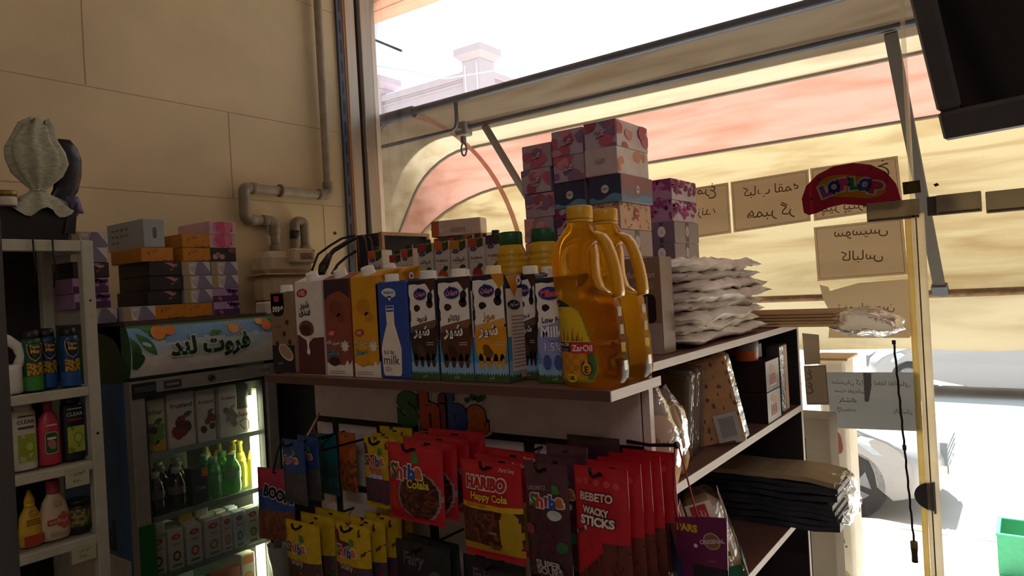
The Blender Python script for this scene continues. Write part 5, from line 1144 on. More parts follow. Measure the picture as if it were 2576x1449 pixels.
g = G(); c = pp(705, 492); c.z = v1.z; g.lathe([(.021, -.006), (.030, -.005), (.030, .005), (.021, .006)], c, M('8a7a68', rough=.6), 18, ax='y'); g.box(XW+.001, c.x, c.y-.006, c.y+.006, c.z-.008, c.z+.008, M('8a7a68')); g.build('wall_clip', t)
t = thing('gas_meter', 'cream gas meter on the left wall with a dial box and two pipe stubs', 'meter', (0, 0, 0))
mx = -2.64; m0, m1 = Xp(667, 640, mx), Xp(795, 640, mx); top = Xp(667, 630, mx).z; cm = M('c9b595', rough=.45, var=.06, scale=20)
g = G(); g.box(XW+.025, mx, m0.y, m1.y, top-.11, top, cm, .03); zs = Xp(667, 690, mx).z
g.box(XW+.02, mx+.008, m0.y-.006, m1.y+.006, zs-.004, zs+.004, cm, .003); g.box(XW+.03, mx-.004, m0.y+.004, m1.y-.004, zs-.14, zs, cm, .03); g.build('meter_body', t)
a, b = Xp(735, 624, mx+.03), Xp(796, 662, mx+.03)
g = G(); g.box(mx-.02, mx+.03, a.y, b.y, b.z, a.z, M('c4b294', rough=.4), .008); F = Fr((mx+.0305, a.y, b.z), (0, 1, 0), (0, 0, 1)); w = b.y-a.y; h = a.z-b.z
g.pr(F, rect(w*.32, h*.25, w*.84, h*.68), M('8a6a5c', rough=.2), 1); g.pr(F, rect(w*.36, h*.45, w*.8, h*.62), M('b07a70'), 2); g.txt(F, '00482', w*.58, h*.535, w*.34, M('2a2020'), l=3)
for x, y in ((.08, .12), (.92, .12), (.08, .85), (.92, .85)): g.pr(F, ell(w*x, h*y, .004, .004, 10), M('7a6a54'), 2)
g.build('dial_box', t)
g = G()
c = Vector((e2.x, e2.y, top)); collar(g, c+Vector((0, 0, .004)), 'z', .034, .012); collar(g, c+Vector((0, 0, .02)), 'z', .026, .03); g.build('pipe_flange', t); g = G()
o1 = Xp(768, 612, xp); o1.z = top; collar(g, o1+Vector((0, 0, .004)), 'z', .034, .012); collar(g, o1+Vector((0, 0, .02)), 'z', .026, .03); g.build('pipe_flange', t)
o2 = Xp(743, 575, xp); ztop = Xp(755, 556, xp).z
g = G(); g.tube(smooth_path([(xp, o1.y, top), (xp, o1.y, ztop), (xp-.004, o2.y, ztop), (xp-.006, o2.y-.004, top-.05)], .04), .0215, fitm, 14); g.tube([(xp-.004, o2.y-.001, ztop-.045), (xp-.006, o2.y-.003, ztop-.085)], .0225, M('3a3634', rough=.5), 14); g.build('outlet_bend', t)
# ================================================================ fridge (local: x right, -y front)
XF, FY0, FY1 = -2.15, .992, 1.490
FW = FY1-FY0; FD = .60
fr = thing('drinks_fridge', 'glass-door drinks fridge with a lit fruit sign on top, beside the white rack', 'fridge', (XF, (FY0+FY1)/2, 0), pi/2)
sh = M('6e6a64', rough=.4, var=.06); inner = M('b8c0b4', rough=.5); grn = M('2f6a34', rough=.4)
g = G(); w = FW/2
blue = M('2c5a8c', rough=.45, var=.15, scale=6)
g.box(-w, -w+.02, 0.03, FD, .06, 1.70, blue); g.box(w-.02, w, .03, FD, .06, 1.70, sh); g.box(-w, w, FD-.02, FD, .06, 1.70, inner); g.box(-w, w, .03, FD, .06, .14, sh)
g.box(-w, w, .0, FD, 1.545, 1.700, M('3a5a3c', rough=.5)); 
F = Fr((-w-.0005, FD, 0), (0, -1, 0), (0, 0, 1)); g.pr(F, rect(.01, .06, FD-.04, 1.0), M('b4b0a8', rough=.5), 1); g.txt(F, 'land', FD*.62, 1.06, .20, M('1d2a22'), l=2, bold=.05); g.pr(F, blob(FD*.5, 1.62, .3, .09, 3, .3), M('2c4a2c'), 2)
g.build('cabinet', fr)
g = G(); n = 10; R_ = []
for i in range(n+1):
    a = i/n; z = 1.548+.152*a; y = -.028*sin(pi*min(1, a*.9+.1))**.7-.002
    R_.append([(-w, y, z), (-w*.33, y-.004, z), (w*.33, y-.004, z), (w, y, z)])
def sgn(u, v, l=1):      # sign face map, u 0..FW, v 0.. .152
    a = v/.152; return Vector((u-w, -.028*sin(pi*min(1, max(0, a)*.9+.1))**.7-.002-.004*(1-(2*u/FW-1)**2)-EPS*l*1.4, 1.548+v))
def sc(u, v):
    a = v/.152; s_ = .5+.5*noise.noise(Vector((u*14, v*26, 2)))
    if a > .97: return grn
    if a > .5+.3*s_: return M('6f9cc4', rough=.35)
    if a > .3+.3*s_: return M('a9b8c4', rough=.35)
    return M('c9c4bc', rough=.35)
g.patch(sgn, 0, FW, 0, .152, 48, 24, sc, 0)
for k, (x, y, L_f, W_, a, c) in enumerate(((.02, .13, .09, .016, -.9, '2f6a2c'), (.04, .145, .08, .014, -.5, '3f7a34'), (.0, .12, .08, .016, -1.25, '2a5a2a'), (.03, .15, .06, .012, -.1, '4a8a3a'), (FW-.002, .14, .05, .014, -1.8, '3a7a34'), (FW-.01, .15, .05, .012, -2.3, '2f6a2c'), (.0, .08, .06, .03, -1.3, '2a4a28'))):
    q = leaf(x, y, L_f, W_, a); g.pr(sgn, [(min(max(p, .001), FW-.001), min(max(r, .001), .147)) for p, r in q], M(c, rough=.35), 3+k)
for x, y, r, c in ((.085, .128, .022, 'd07a1c'), (.12, .135, .018, 'c8701c'), (FW-.04, .125, .020, 'cc6a1c'), (FW-.065, .14, .014, 'd8a02c')): g.pr(sgn, [(p, min(q, .147)) for p, q in ell(x, y, r, r, 18)], M(c, rough=.35), 11)
g.pr(sgn, ell(.335, .122, .018, .016, 20), M('d89a3c'), 4)
for k in range(12): a = 2*pi*k/12; g.pr(sgn, [(.335+.024*cos(a-.12), .122+.022*sin(a-.12)), (.335+.036*cos(a), min(.147, .122+.033*sin(a))), (.335+.024*cos(a+.12), .122+.022*sin(a+.12))], M('d8a03c'), 5)
g.txt(sgn, 'فروت لند', FW*.50, .072, .27, M('1f3a28', rough=.4), l=14, out=M('b8c4a4'), off=.06, bold=.045)
g.pr(sgn, leaf(.245, .105, .03, .008, .6), M('3a7a34'), 14); g.pr(sgn, leaf(.262, .112, .026, .007, .1), M('2f6a2c'), 14)
for s_ in (-w, w): g.face([(s_, .0, 1.548)]+[(s_, -.028*sin(pi*min(1, i/n*.9+.1))**.7-.002, 1.548+.152*i/n) for i in range(n+1)]+[(s_, 0, 1.70)], grn)
g.build('sign_panel', fr)
alu2 = M('8f8b84', rough=.35, metal=.3)
DR = thing('door', '', '', (0, 0, 0)); del DR['label']; del DR['category']; DR.parent = fr
g = G(); z0, z1_ = .16, 1.536; fw_ = .042
g.box(-w, -w+fw_, -.012, .03, z0, z1_, alu2, .003); g.box(w-fw_, w, -.012, .03, z0, z1_, alu2, .003); g.box(-w+fw_, w-fw_, -.012, .03, z1_-.042, z1_, alu2, .003); g.box(-w+fw_, w-fw_, -.012, .03, z0, z0+.05, alu2, .003)
gk = M('2a2c2e', rough=.6); g.box(-w+fw_, -w+fw_+.010, 0, .028, z0, z1_-.04, gk); g.box(w-fw_-.010, w-fw_, 0, .028, z0, z1_-.04, gk); g.box(-w+fw_, w-fw_, 0, .028, z1_-.052, z1_-.042, gk)
F = Fr((-w, -.0122, 0), (1, 0, 0), (0, 0, 1)); g.pr(F, rect(FW*.86, z1_-.024, FW*.95, z1_-.016), M('6a6664'), 2)
g.build('door_frame', DR)
g = G(); g.box(-w+fw_, w-fw_, .006, .012, z0+.05, z1_-.042, film('e8f4ea', .03, .02, .22, 0)); g.build('door_glass', DR)
g = G(); g.box(-w+.002, -w+.075, -.018, -.012, z1_-.052, z1_-.006, M('2a2a2a', rough=.4, metal=.4), .003); g.box(-w+.008, -w+.07, -.021, -.018, z1_-.034, z1_-.016, M('3a3a3a')); g.build('hinge', DR)
g = G(); g.box(-w+.10, -w+.155, -.014, -.012, z1_-.034, z1_-.010, M('3c3a38', rough=.4)); g.pr(Fr((-w+.10, -.0142, z1_-.034), (1, 0, 0), (0, 0, 1)), rect(.008, .008, .047, .016), M('7a7672'), 1); g.build('badge', DR)
g = G(); g.lathe([(.011, 0), (.011, -.006), (.006, -.008)], (.005, -.012, z1_-.020), M('4a4844', rough=.35, metal=.6), 18, ax='y'); g.build('lock', DR)
g = G(); g.box(-w+.0, -w+.05, -.016, -.0121, .3, 1.11, M('1f5a2c', rough=.4), .002); g.build('green_strip', DR)
g = G(); g.box(w-.066, w-.048, .05, .068, .2, 1.425, M('f4f6c8', var=0, emit=9)); g.build('light_tube', fr)
g = G(); g.box(w-.046, w-.022, .045, .075, .2, 1.45, inner); g.build('light_holder', fr)
gs = film('a8c8b0', .25, .05, .5, 0); wire = M('b8bcb4', rough=.35, metal=.5)
SZ = [1.302, 1.106, .925, .76]
for z in SZ:
    g = G(); g.box(-w+.03, w-.03, .035, FD-.03, z-.006, z, gs); 
    for i in range(14): g.box(-w+.035+i*.032, -w+.038+i*.032, .035, FD-.03, z-.009, z-.0062, wire)
    g.box(-w+.03, w-.03, .030, .036, z-.012, z+.004, M('7a8a80', rough=.3)); g.build('shelf', fr)
def FRW(x, y, z): return (XF-y, (FY0+FY1)/2+x, z)      # fridge-local to world
def pk_(nm, lb, x, y, z, w_, d_, h_, c, des, gname, **k): return carton('drink_carton', lb, 'carton', w_, d_, h_, c, des, FRW(x, y, z), pi/2, group=gname, cap=k.get('cap'), topc=k.get('topc'))
def fjuice(word, frc, band_, big=True):
    def D(g, F, w, h):
        g.pr(F, rect(.001, .001, w-.001, h*.3), M(band_), 1); g.txt(F, word, w*.5, h*.76, w*.8, M('2a5a34' if 'Sun' in word else '4a2a2a'), l=3, bold=.02)
        r = random.Random(len(word)+int(frc[:2], 16))
        for i in range(9): g.pr(F, clip(ell(w*r.uniform(.2, .85), h*r.uniform(.22, .52), w*.17, w*.17, 12), w, h), M(frc if i % 3 else '3a1418'), 4+i)
        g.pr(F, leaf(w*.5, h*.55, w*.4, w*.1, .4), M('2f5a2c'), 14)
    return D
GJ = 'tall juice cartons on the upper fridge shelf'
for i, (x, wd_, hh_, c, wrd, frc, bnd, top, lb) in enumerate(((-.158, .078, .165, 'b8b48c', 'SunStar', '5a8a34', 'b8982c', 'c8c4a8', 'mango juice carton with a green fruit, at the left of the upper fridge shelf'), (-.066, .088, .175, 'c4beb4', 'Fruitland', '7a2a2c', 'c4beb4', '6a1c24', 'red grape juice carton second on the upper fridge shelf'), (.018, .062, .172, 'c4beb4', 'Fruitland', '6a2428', 'c4beb4', '6a1c24', 'narrow red grape juice carton third on the upper fridge shelf'), (.098, .064, .172, 'c8c4bc', 'Fruitland', '2c2434', 'c8c4bc', '3a1c24', 'black grape juice carton on the upper fridge shelf'))):
    pk_('', lb, x, .085, SZ[0], wd_, .07, hh_, c, fjuice(wrd, frc, bnd), GJ, topc=top)
t = thing('juice_bottle', 'round white Sunich juice bottle with a dark top near the fridge light', 'bottle', FRW(.160, .085, SZ[0]), pi/2); g = G(); g.lathe([(.030, 0), (.033, .004), (.033, .075), (.031, .10), (.030, .16), (.02, .17)], (0, 0, 0), M('c4b8b0', rough=.35), 24); g.lathe([(.0335, .085), (.0315, .105), (.0305, .162), (.0205, .172), (.001, .172)], (0, 0, 0), M('2c2224', rough=.4), 24, (False, False)); F = lambda u, v, l=1: Vector((.0335*sin(u/.0335), -.0335*cos(u/.0335)-EPS*l, v)); g.txt(F, 'Sunich', 0, .066, .048, M('8a2a2c'), l=2, bold=.03); g.pr(F, blob(0, .03, .02, .02, 3, .2), M('7a3a34'), 2); g.build('bottle_body', t)
pk_('', 'orange juice carton beside the fridge light tube', .205-.012, .16, SZ[0], .04, .06, .16, 'd8d0b8', lambda g, F, w, h: g.pr(F, blob(w*.5, h*.4, w*.38, h*.3, 3, .1), M('d8801c'), 2), GJ, topc='d8801c')
pk_('', 'drink carton behind the mango juice on the upper fridge shelf', -.205, .10, SZ[0], .03, .06, .15, '5a4a40', None, GJ)
# middle shelf: cola, green soda, yellow sodas
def soda(kind):
    t = thing('soda_bottle', '', 'bottle', (0, 0, 0), pi/2); g = G()
    if kind == 'y':
        g.lathe([(.020, 0), (.0245, .004), (.0245, .07), (.022, .085), (.0115, .130), (.010, .155)], (0, 0, 0), M('c8c81c', rough=.08, trans=.75, var=0), 20); g.build('bottle_body', t)
        g = G(); g.lathe([(.0213, .094), (.0145, .122), (.0140, .124)], (0, 0, 0), M('d8b82c', rough=.4), 20, (False, False)); g.pr(lambda u, v, l=1: Vector((.018*sin(u/.018), -.0185*cos(u/.018)-.001, v)), ell(0, .106, .008, .007, 12), M('c8741c'), 1); g.build('label', t)
        g = G(); g.lathe([(.0115, .152), (.0125, .154), (.0118, .162), (.008, .163)], (0, 0, 0), M('b8a02c', rough=.3, metal=.5), 16); g.build('cap', t)
    else:
        c = {'g': '2fae3c', 'c': '1c1212'}[kind]
        g.lathe([(.024, 0), (.029, .005), (.029, .03), (.0275, .045), (.029, .06), (.029, .085), (.020, .105), (.0125, .115), (.0125, .12)], (0, 0, 0), M(c, rough=.08, trans=.6 if kind == 'g' else .2, var=0), 20); g.build('bottle_body', t)
        g = G(); g.lathe([(.0293, .05), (.0293, .075)], (0, 0, 0), M('4a8a5a' if kind == 'g' else '5a5450', rough=.4), 20, (False, False)); g.build('label', t)
        g = G(); g.lathe([(.0145, .114), (.0145, .130), (.013, .132)], (0, 0, 0), M('6aa884' if kind == 'g' else 'a8a49c', rough=.4), 16); g.build('cap', t)
    return t
cl = {'c': ('dark cola bottle with a pale cap', 'cola bottles on the middle fridge shelf'), 'g': ('green soda bottle with a pale green cap', 'green soda bottles on the middle fridge shelf'), 'y': ('yellow glass soda bottle with a crown cap', 'yellow soda bottles on the middle fridge shelf')}
protos = {}
for k, x, y, lb in (('c', -.150, .075, 'front left'), ('c', -.082, .075, 'front right'), ('c', -.16, .14, 'second row left'), ('c', -.10, .14, 'second row middle'), ('c', -.038, .15, 'second row right'), ('c', -.07, .21, 'third row left'), ('c', -.008, .215, 'third row right'),
                   ('g', .050, .085, 'front left'), ('g', .113, .075, 'front right'), ('g', .06, .15, 'second row left'), ('g', .12, .145, 'second row right'), ('y', .160, .10, 'front, beside the green ones'), ('y', .205, .085, 'front, nearest the light tube'), ('y', .175, .155, 'second row left'), ('y', .150, .21, 'third row left'), ('y', .105, .22, 'third row, behind the green ones')):
    if k not in protos: o = protos[k] = soda(k)
    else: o = dup(protos[k], (0, 0, 0))
    o.location = FRW(x, y, SZ[1]+.0005); o['label'] = '%s, fridge %s' % (cl[k][0], lb); o['group'] = cl[k][1]
pk_('', 'dark carton with an orange corner between cola and green soda', -.015, .075, SZ[1], .055, .05, .115, '2c2834', lambda g, F, w, h: (g.pr(F, rect(w*.6, h*.75, w-.001, h-.001), M('b8622c'), 1), g.txt(F, 'Cola', w*.5, h*.45, w*.6, M('5a7ab0'), l=2, bold=.03)), 'x', topc='3a3038')
g = G(); t = thing('plastic_pack', 'clear plastic pack glinting at the left end of the middle fridge shelf', 'pack', FRW(-.195, .07, SZ[1]), pi/2); g, R_ = puff(.018, .018, .055, 3); g.loft([[(x, y, z+.055) for x, y, z in r] for r in R_], crisp, (False, False)); g.build('clear_bag', t)
# lower shelf: small cartons
def small(c, spot, wrd='کاله'):
    def D(g, F, w, h):
        g.pr(F, ell(w*.5, h*.82, w*.3, h*.07, 16), M('b8323e'), 1); g.txt(F, wrd, w*.5, h*.82, w*.3, M('f0e4e0'), l=3, bold=.02); g.pr(F, rect(w*.25, h*.62, w*.75, h*.65), M('8a8a7a'), 2)
        g.pr(F, ell(w*.5, h*.34, w*.26, h*.13, 18), M(spot), 2); g.pr(F, ell(w*.5, h*.34, w*.15, h*.07, 14), M('d8d08a'), 3); g.pr(F, rect(w*.2, h*.08, w*.8, h*.14), M('6a8a4a'), 2)
    return D
GS = 'small milk and juice cartons on the lower fridge shelf'
sm = [(-.165, .055, 'd0cfc0', '6a4a3a'), (-.108, .05, 'd0cfc0', '7a3a3a'), (-.050, .052, 'd4d0c4', 'b85a5a'), (.012, .056, 'c8cabc', '9a7a6a'), (.060, .036, 'd4d0c4', 'c87a7a'), (.102, .036, 'c8d8e0', '4a8ac0'), (.150, .05, 'e0e4d4', '8aa83a'), (.200, .045, 'e0e4d4', 'd8c83a')]
po = ['leftmost', 'second', 'third', 'fourth', 'fifth', 'sixth', 'seventh', 'nearest the light tube']
for i, (x, w_, c, s_) in enumerate(sm):
    pk_('', 'small white drink carton, %s in the lower fridge shelf front row' % po[i], x, .07-.004*i, SZ[2], w_, .04, .125, c, small(c, s_), GS)
    if i < 6: pk_('', 'small white drink carton, %s in the second row of the lower fridge shelf' % po[i], x+.012, .125-.004*i, SZ[2], w_, .04, .127, c, small(c, s_), GS)
for i, (x, y, c, lb) in enumerate(((-.175, .075, 'b4b8ac', 'small carton lying on the leftmost lower cartons'), (-.055, .13, 'c8a03a', 'small orange carton lying on the second row of cartons'), (.0, .13, 'c8cabc', 'small white carton lying next to the orange one'))):
    o = pk_('', lb, x, y, SZ[2]+.130, .045, .036, .10, c, None, GS); o.rotation_euler = (pi/2, 0, pi/2); o.location = FRW(x, y+.05, SZ[2]+.130+.019)
    o.rotation_euler = (-pi/2, 0, pi/2); o.location = FRW(x, y-.05, SZ[2]+.130+.019)
for i, (x, c, lb) in enumerate(((-.03, 'b8a878', 'small pale carton at the bottom of the fridge'), (.035, 'a84a3a', 'small red carton at the bottom of the fridge'), (.085, 'b0503a', 'small orange and red carton, bottom of the fridge'), (.14, 'd8d0c0', 'white carton with orange slices, bottom of the fridge'))):
    pk_('', lb, x, .075, SZ[3], .052, .045, .10+.03*(i == 3), c, (lambda g, F, w, h: (g.pr(F, ell(w*.5, h*.4, w*.34, w*.34, 18), M('d8801c'), 1), g.pr(F, ell(w*.5, h*.4, w*.26, w*.26, 18), M('e0a040'), 2), g.pr(F, rect(w*.1, h*.74, w*.9, h*.94), M('d8701c'), 1))) if i == 3 else None, 'small cartons at the bottom of the fridge')
t = thing('plastic_cup', 'pale crumpled plastic cup in front of the fridge below the blue sweets bag', 'cup', FRW(.205, -.045, .80), pi/2); g = G(); R_ = []
for i in range(7): R_.append([((.030+.016*i/6)*cos(a)*(1+.12*noise.noise(Vector((cos(a)*2, i*.6, 1)))), (.030+.016*i/6)*sin(a), .12*i/6) for a in [2*pi*j/20 for j in range(20)]])
g.loft(R_, M('b0b4a8', rough=.4, var=.1), (True, False)); g.build('cup_body', t)
# ---------------------------------------------------------------- tissue boxes on the fridge
def orange_t(g, F, w, h): g.txt(F, 'لادن', w*.42, h*.74, w*.2, M('6a6a78'), l=2, bold=.03); [g.pr(F, clip(leaf(w*x, h*y, w*.12, .0015, a, 4), w, h), M('8a5a1c'), 1) for x, y, a in ((.2, .5, 1), (.25, .45, 2), (.7, .4, .6), (.55, .2, .2), (.75, .25, 2.4), (.85, .1, .4), (.4, .15, .1))]; g.pr(F, [(w*.4, .001), (w*.5, h*.1), (w*.6, h*.04), (w*.72, h*.14), (w*.85, h*.05), (w*.95, h*.12), (w*.99, .001)], M('6a4218'), 2)
def marble(g, F, w, h): g.pr(F, rect(.001, .001, w*.22, h-.001), M('9a8a64'), 1); g.pr(F, [(w*.55, h-.001), (w-.001, h-.001), (w-.001, .001), (w*.42, .001)], M('77718a'), 1); g.pr(F, [(w*.2, h-.001), (w*.3, h*.3), (w*.45, h*.02), (w*.52, .001), (w*.28, h*.1)], M('d8d4cc'), 2); g.pr(F, [(w*.72, h-.001), (w-.001, h-.001), (w-.001, h*.2), (w*.85, h*.6)], M('c4c0c0'), 2); g.txt(F, 'ego', w*.36, h*.76, w*.2, M('d8d4d0'), l=3, bold=.03)
def blackp(g, F, w, h): g.pr(F, [(w*.45, h-.002), (w*.74, h-.002), (w*.66, h*.70)], M('b0587a'), 1); g.txt(F, 'ego', w*.76, h*.72, w*.2, M('c88a78'), l=2, bold=.03); g.pr(F, [(w*.62, h*.35), (w*.76, h*.5), (w*.66, h*.5)], M('a07a68'), 1)
def purpl(g, F, w, h): g.pr(F, rect(.001, .001, w-.001, h*.46), M('46284f'), 1); [g.pr(F, clip(blob(w*x, h*y, w*.13, h*.14, int(x*99), .3), w, h), M('5c2f66'), 2) for x, y in ((.7, .75), (.82, .62), (.9, .8), (.62, .9))]; g.pr(F, blob(w*.28, h*.25, w*.07, h*.16, 3, .3), M('a0607a'), 3); g.txt(F, 'پرنسا', w*.38, h*.68, w*.22, M('8a6a94'), l=3)
def pinkt(g, F, w, h): [g.pr(F, clip(blob(w*x, h*.55, w*.17, h*.5, int(x*9), .2), w, h), M(c), i+1) for i, (x, c) in enumerate(((.3, 'c87a94'), (.5, 'b8325e'), (.7, 'c86a8a'), (.42, 'c04a70')))]; g.pr(F, leaf(w*.85, h*.2, w*.12, w*.02, 1.9), M('4a4438'), 6)
def darkfl(g, F, w, h): [g.pr(F, clip(ell(w*x, h*y, w*.1, h*.2, 14), w, h), M(c), 1+i) for i, (x, y, c) in enumerate(((.2, .35, 'b08a8a'), (.3, .5, '8a6a6a'), (.45, .35, 'a88484'), (.8, .85, '8a4a4a'), (.95, .8, '7a3a3a')))]
def magside(g, F, w, h): g.pr(F, rect(.001, .001, w-.001, h*.3), M('8a2a62'), 1); pinkt(g, F, w, h)
def ft(kind, y0_, z, label, X=-2.2, w=.102, d=.2, h=.046):
    base, des_ = {'o': ('b9761c', orange_t), 'm': ('b0aaa8', marble), 'k': ('201b1e', blackp), 'p': ('a886b0', purpl), 'r': ('c8a0ac', pinkt), 'f': ('23231f', darkfl)}[kind]
    return tissue('tissue_box', label, (X-d/2, y0_+w/2, z), w, d, h, des_, (lambda g, F, w, h: None), base=base, group='tissue boxes stacked on the fridge', rz=pi/2)
def place(kind, px0, py0, px1, py1, label, X=-2.2, **k):
    a, b = Xp(px0, py1, X), Xp(px1, py0, X); yy = (Xp(px0, (py0+py1)/2, X).y, Xp(px1, (py0+py1)/2, X).y)
    return ft(kind, yy[0], 0, label, X, w=yy[1]-yy[0], **k)
ZF = 1.7005; g = G(); g.box(-2.76, -2.17, 1.0, 1.485, ZF, ZF+.012, M('4a3a34', rough=.6)); tag(g.build('cardboard_sheet'), 'dark board lying on the fridge roof under the tissue boxes', 'board')
zb0 = ZF+.0125; P_ = .0455
cols4 = [('%s tissue box, %s in the left column on the fridge', 1.012, 'm k k k o'), ('%s tissue box, %s in the second column on the fridge', 1.108, 'o'), ('%s tissue box, %s in the third column on the fridge', 1.206, 'o m m m o o'), ('%s tissue box, %s in the right column on the fridge', 1.305, 'p p m m f r r')]
nmk = {'m': 'grey marbled', 'k': 'black and pink', 'o': 'orange', 'p': 'purple and lilac', 'r': 'pink flowered', 'f': 'dark flowered'}
lvl = ['lowest', 'second up', 'third up', 'fourth up', 'fifth up', 'sixth up', 'topmost']
for ci, (lb, y0_, ks) in enumerate(cols4):
    for k, kd in enumerate(ks.split()):
        j = random.Random(ci*9+k).uniform(-.003, .003)
        w_ = .100; yy = y0_
        if ci == 0 and kd in 'k': w_, yy = .108, 1.095-.008+.004*k
        if ci == 0 and kd == 'o': w_, yy = .104, 1.078
        ft(kd, yy+j, zb0+P_*k, lb % (nmk[kd], lvl[k]), w=w_-.003, h=P_-.0007)
# column behind the rack post and the light carton on top
for k, kd in enumerate('m p p k m m'.split()):
    ft(kd, .885+.004*(k % 2)+.02*(k == 0), zb0+P_*k+.0, '%s tissue box, %s in the column half behind the rack post' % (nmk[kd], lvl[k]), X=-2.22, w=.10, h=P_-.0007)
a, b = Xp(360, 540, -2.2), Xp(413, 610, -2.2)
t = thing('carton_box', 'pale grey printed carton with a slot, standing on the black and orange tissue boxes', 'box', (-2.32, (a.y+b.y)/2, zb0+P_*5), pi/2); g = G(); w_ = b.y-a.y+.004; g.box(-w_/2, w_/2, -.12, .12, 0, .088, M('9aa0a4', rough=.5, var=.04), .001)
F = Fr((-w_/2, -.12, 0), (1, 0, 0), (0, 0, 1)); g.pr(F, rrect(w_*.44, .028, w_*.62, .062, .006), M('4a5054'), 1); g.pr(F, rrect(w_*.48, .032, w_*.58, .058, .004), M('7a8084'), 2); g.pr(F, rect(w_*.28, .002, w_*.29, .086), M('7a8084'), 1)
F = Fr((-w_/2, .12, 0), (0, -1, 0), (0, 0, 1)); [g.pr(F, rect(.03+.03*(i % 4), .062-.02*(i//4), .05+.03*(i % 4), .068-.02*(i//4)), M('5a6064'), 1) for i in range(10)]; g.build('box_body', t)
# ================================================================ white metal rack at the left (world axes, front faces +x)
XS = -2.05
rk = thing('metal_rack', 'white metal rack of cleaning goods left of the fridge', 'rack', (0, 0, 0)); wm = M('b4b2a0', rough=.45, var=.08, scale=30)
RY0, RY1 = .50, .875
g = G(); g.box(XS-.03, XS, .845, RY1, 0, 1.943, wm, .002)
F = Fr((XS+.0002, .845, 0), (0, 1, 0), (0, 0, 1)); g.pr(F, ell(.015, 1.78, .0035, .0035, 12), M('1a1814'), 2); g.pr(F, ell(.015, 1.42, .0035, .0035, 12), M('1a1814'), 2); g.build('post', rk)
for x0, x1, y0, y1 in ((XS-.03, XS, RY0, RY0+.03), (XS-.30, XS-.27, .845, RY1), (XS-.30, XS-.27, RY0, RY0+.03)):
    g = G(); g.box(x0, x1, y0, y1, 0, 1.943, wm, .002); g.build('post', rk)
for z in (1.943, 1.549, 1.349, 1.150):
    g = G(); h = .030 if z > 1.9 else .0245
    g.box(XS-.028, XS-.001, RY0+.03, .845, z-h, z, wm, .002); g.box(XS-.27, XS-.03, RY0+.005, RY1-.005, z-.010, z-.003, M('8a887c', rough=.5)); g.box(XS-.29, XS-.03, .852, .870, z-h, z, wm, .001); g.build('shelf', rk)
g = G(); g.box(XS-.305, XS-.300, RY0, RY1, .9, 1.94, M('26211c', rough=.8)); g.build('back_panel', rk)
for i, (y, z, w_, c) in enumerate(((.815, 1.3425, .058, 'b0ac90'), (.82, 1.1425, .060, 'b0ac90'))):
    t = thing('price_tag', 'handwritten paper price tag on the %s rail of the white rack' % ('middle' if i == 0 else 'lowest'), 'tag', (XS+.0012, y-.04, z-.052)); g = G(); F = Fr((0, 0, 0), (0, 1, 0), (0, 0, 1)); g.prism(rect(0, 0, w_, .050-.008*i), F, .001, M(c, rough=.8)); g.txt(F, 'شوینده' if i == 0 else 'مایع ظرف', w_*.52, .034-.006*i, w_*.62, M('2a3a2c'), l=2, rot=.1); g.txt(F, '۱۲۷۰۰' if i == 0 else '۱۴۵۰۰', w_*.5, .014, w_*.4, M('2a2a30'), l=2); g.build('paper', t)
ZR = [1.5495, 1.3495, 1.1505]; xr = XS-.075
# jug
t = thing('detergent_jug', 'white detergent jug with a side handle at the left of the top rack shelf', 'jug', (xr, .672, ZR[0]), pi/2); jm = M('d4d6cc', rough=.35)
g = G(); R_ = [[(.055*k*cos(a)-.01, .034*k*sin(a), z) for a in [2*pi*j/24 for j in range(24)]] for z, k in ((0, .92), (.004, 1), (.06, 1), (.075, .98))]; g.loft(R_, jm)
hp = [(.036, .07), (.046, .095), (.036, .122), (.015, .14), (-.005, .15)]; g.tube([(x, 0, z) for x, z in hp], .013, jm, 12); R_ = [[(-.028+.030*k*cos(a), .034*k*sin(a), z) for a in [2*pi*j/24 for j in range(24)]] for z, k in ((.07, 1), (.12, .9), (.145, .5), (.155, .45))]; g.loft(R_, jm); g.build('jug_body', t)
g = G(); g.lathe([(.016, .155), (.018, .157), (.018, .178), (.016, .18)], (-.028, 0, 0), M('3a5aa0', rough=.4), 20); g.build('cap', t)
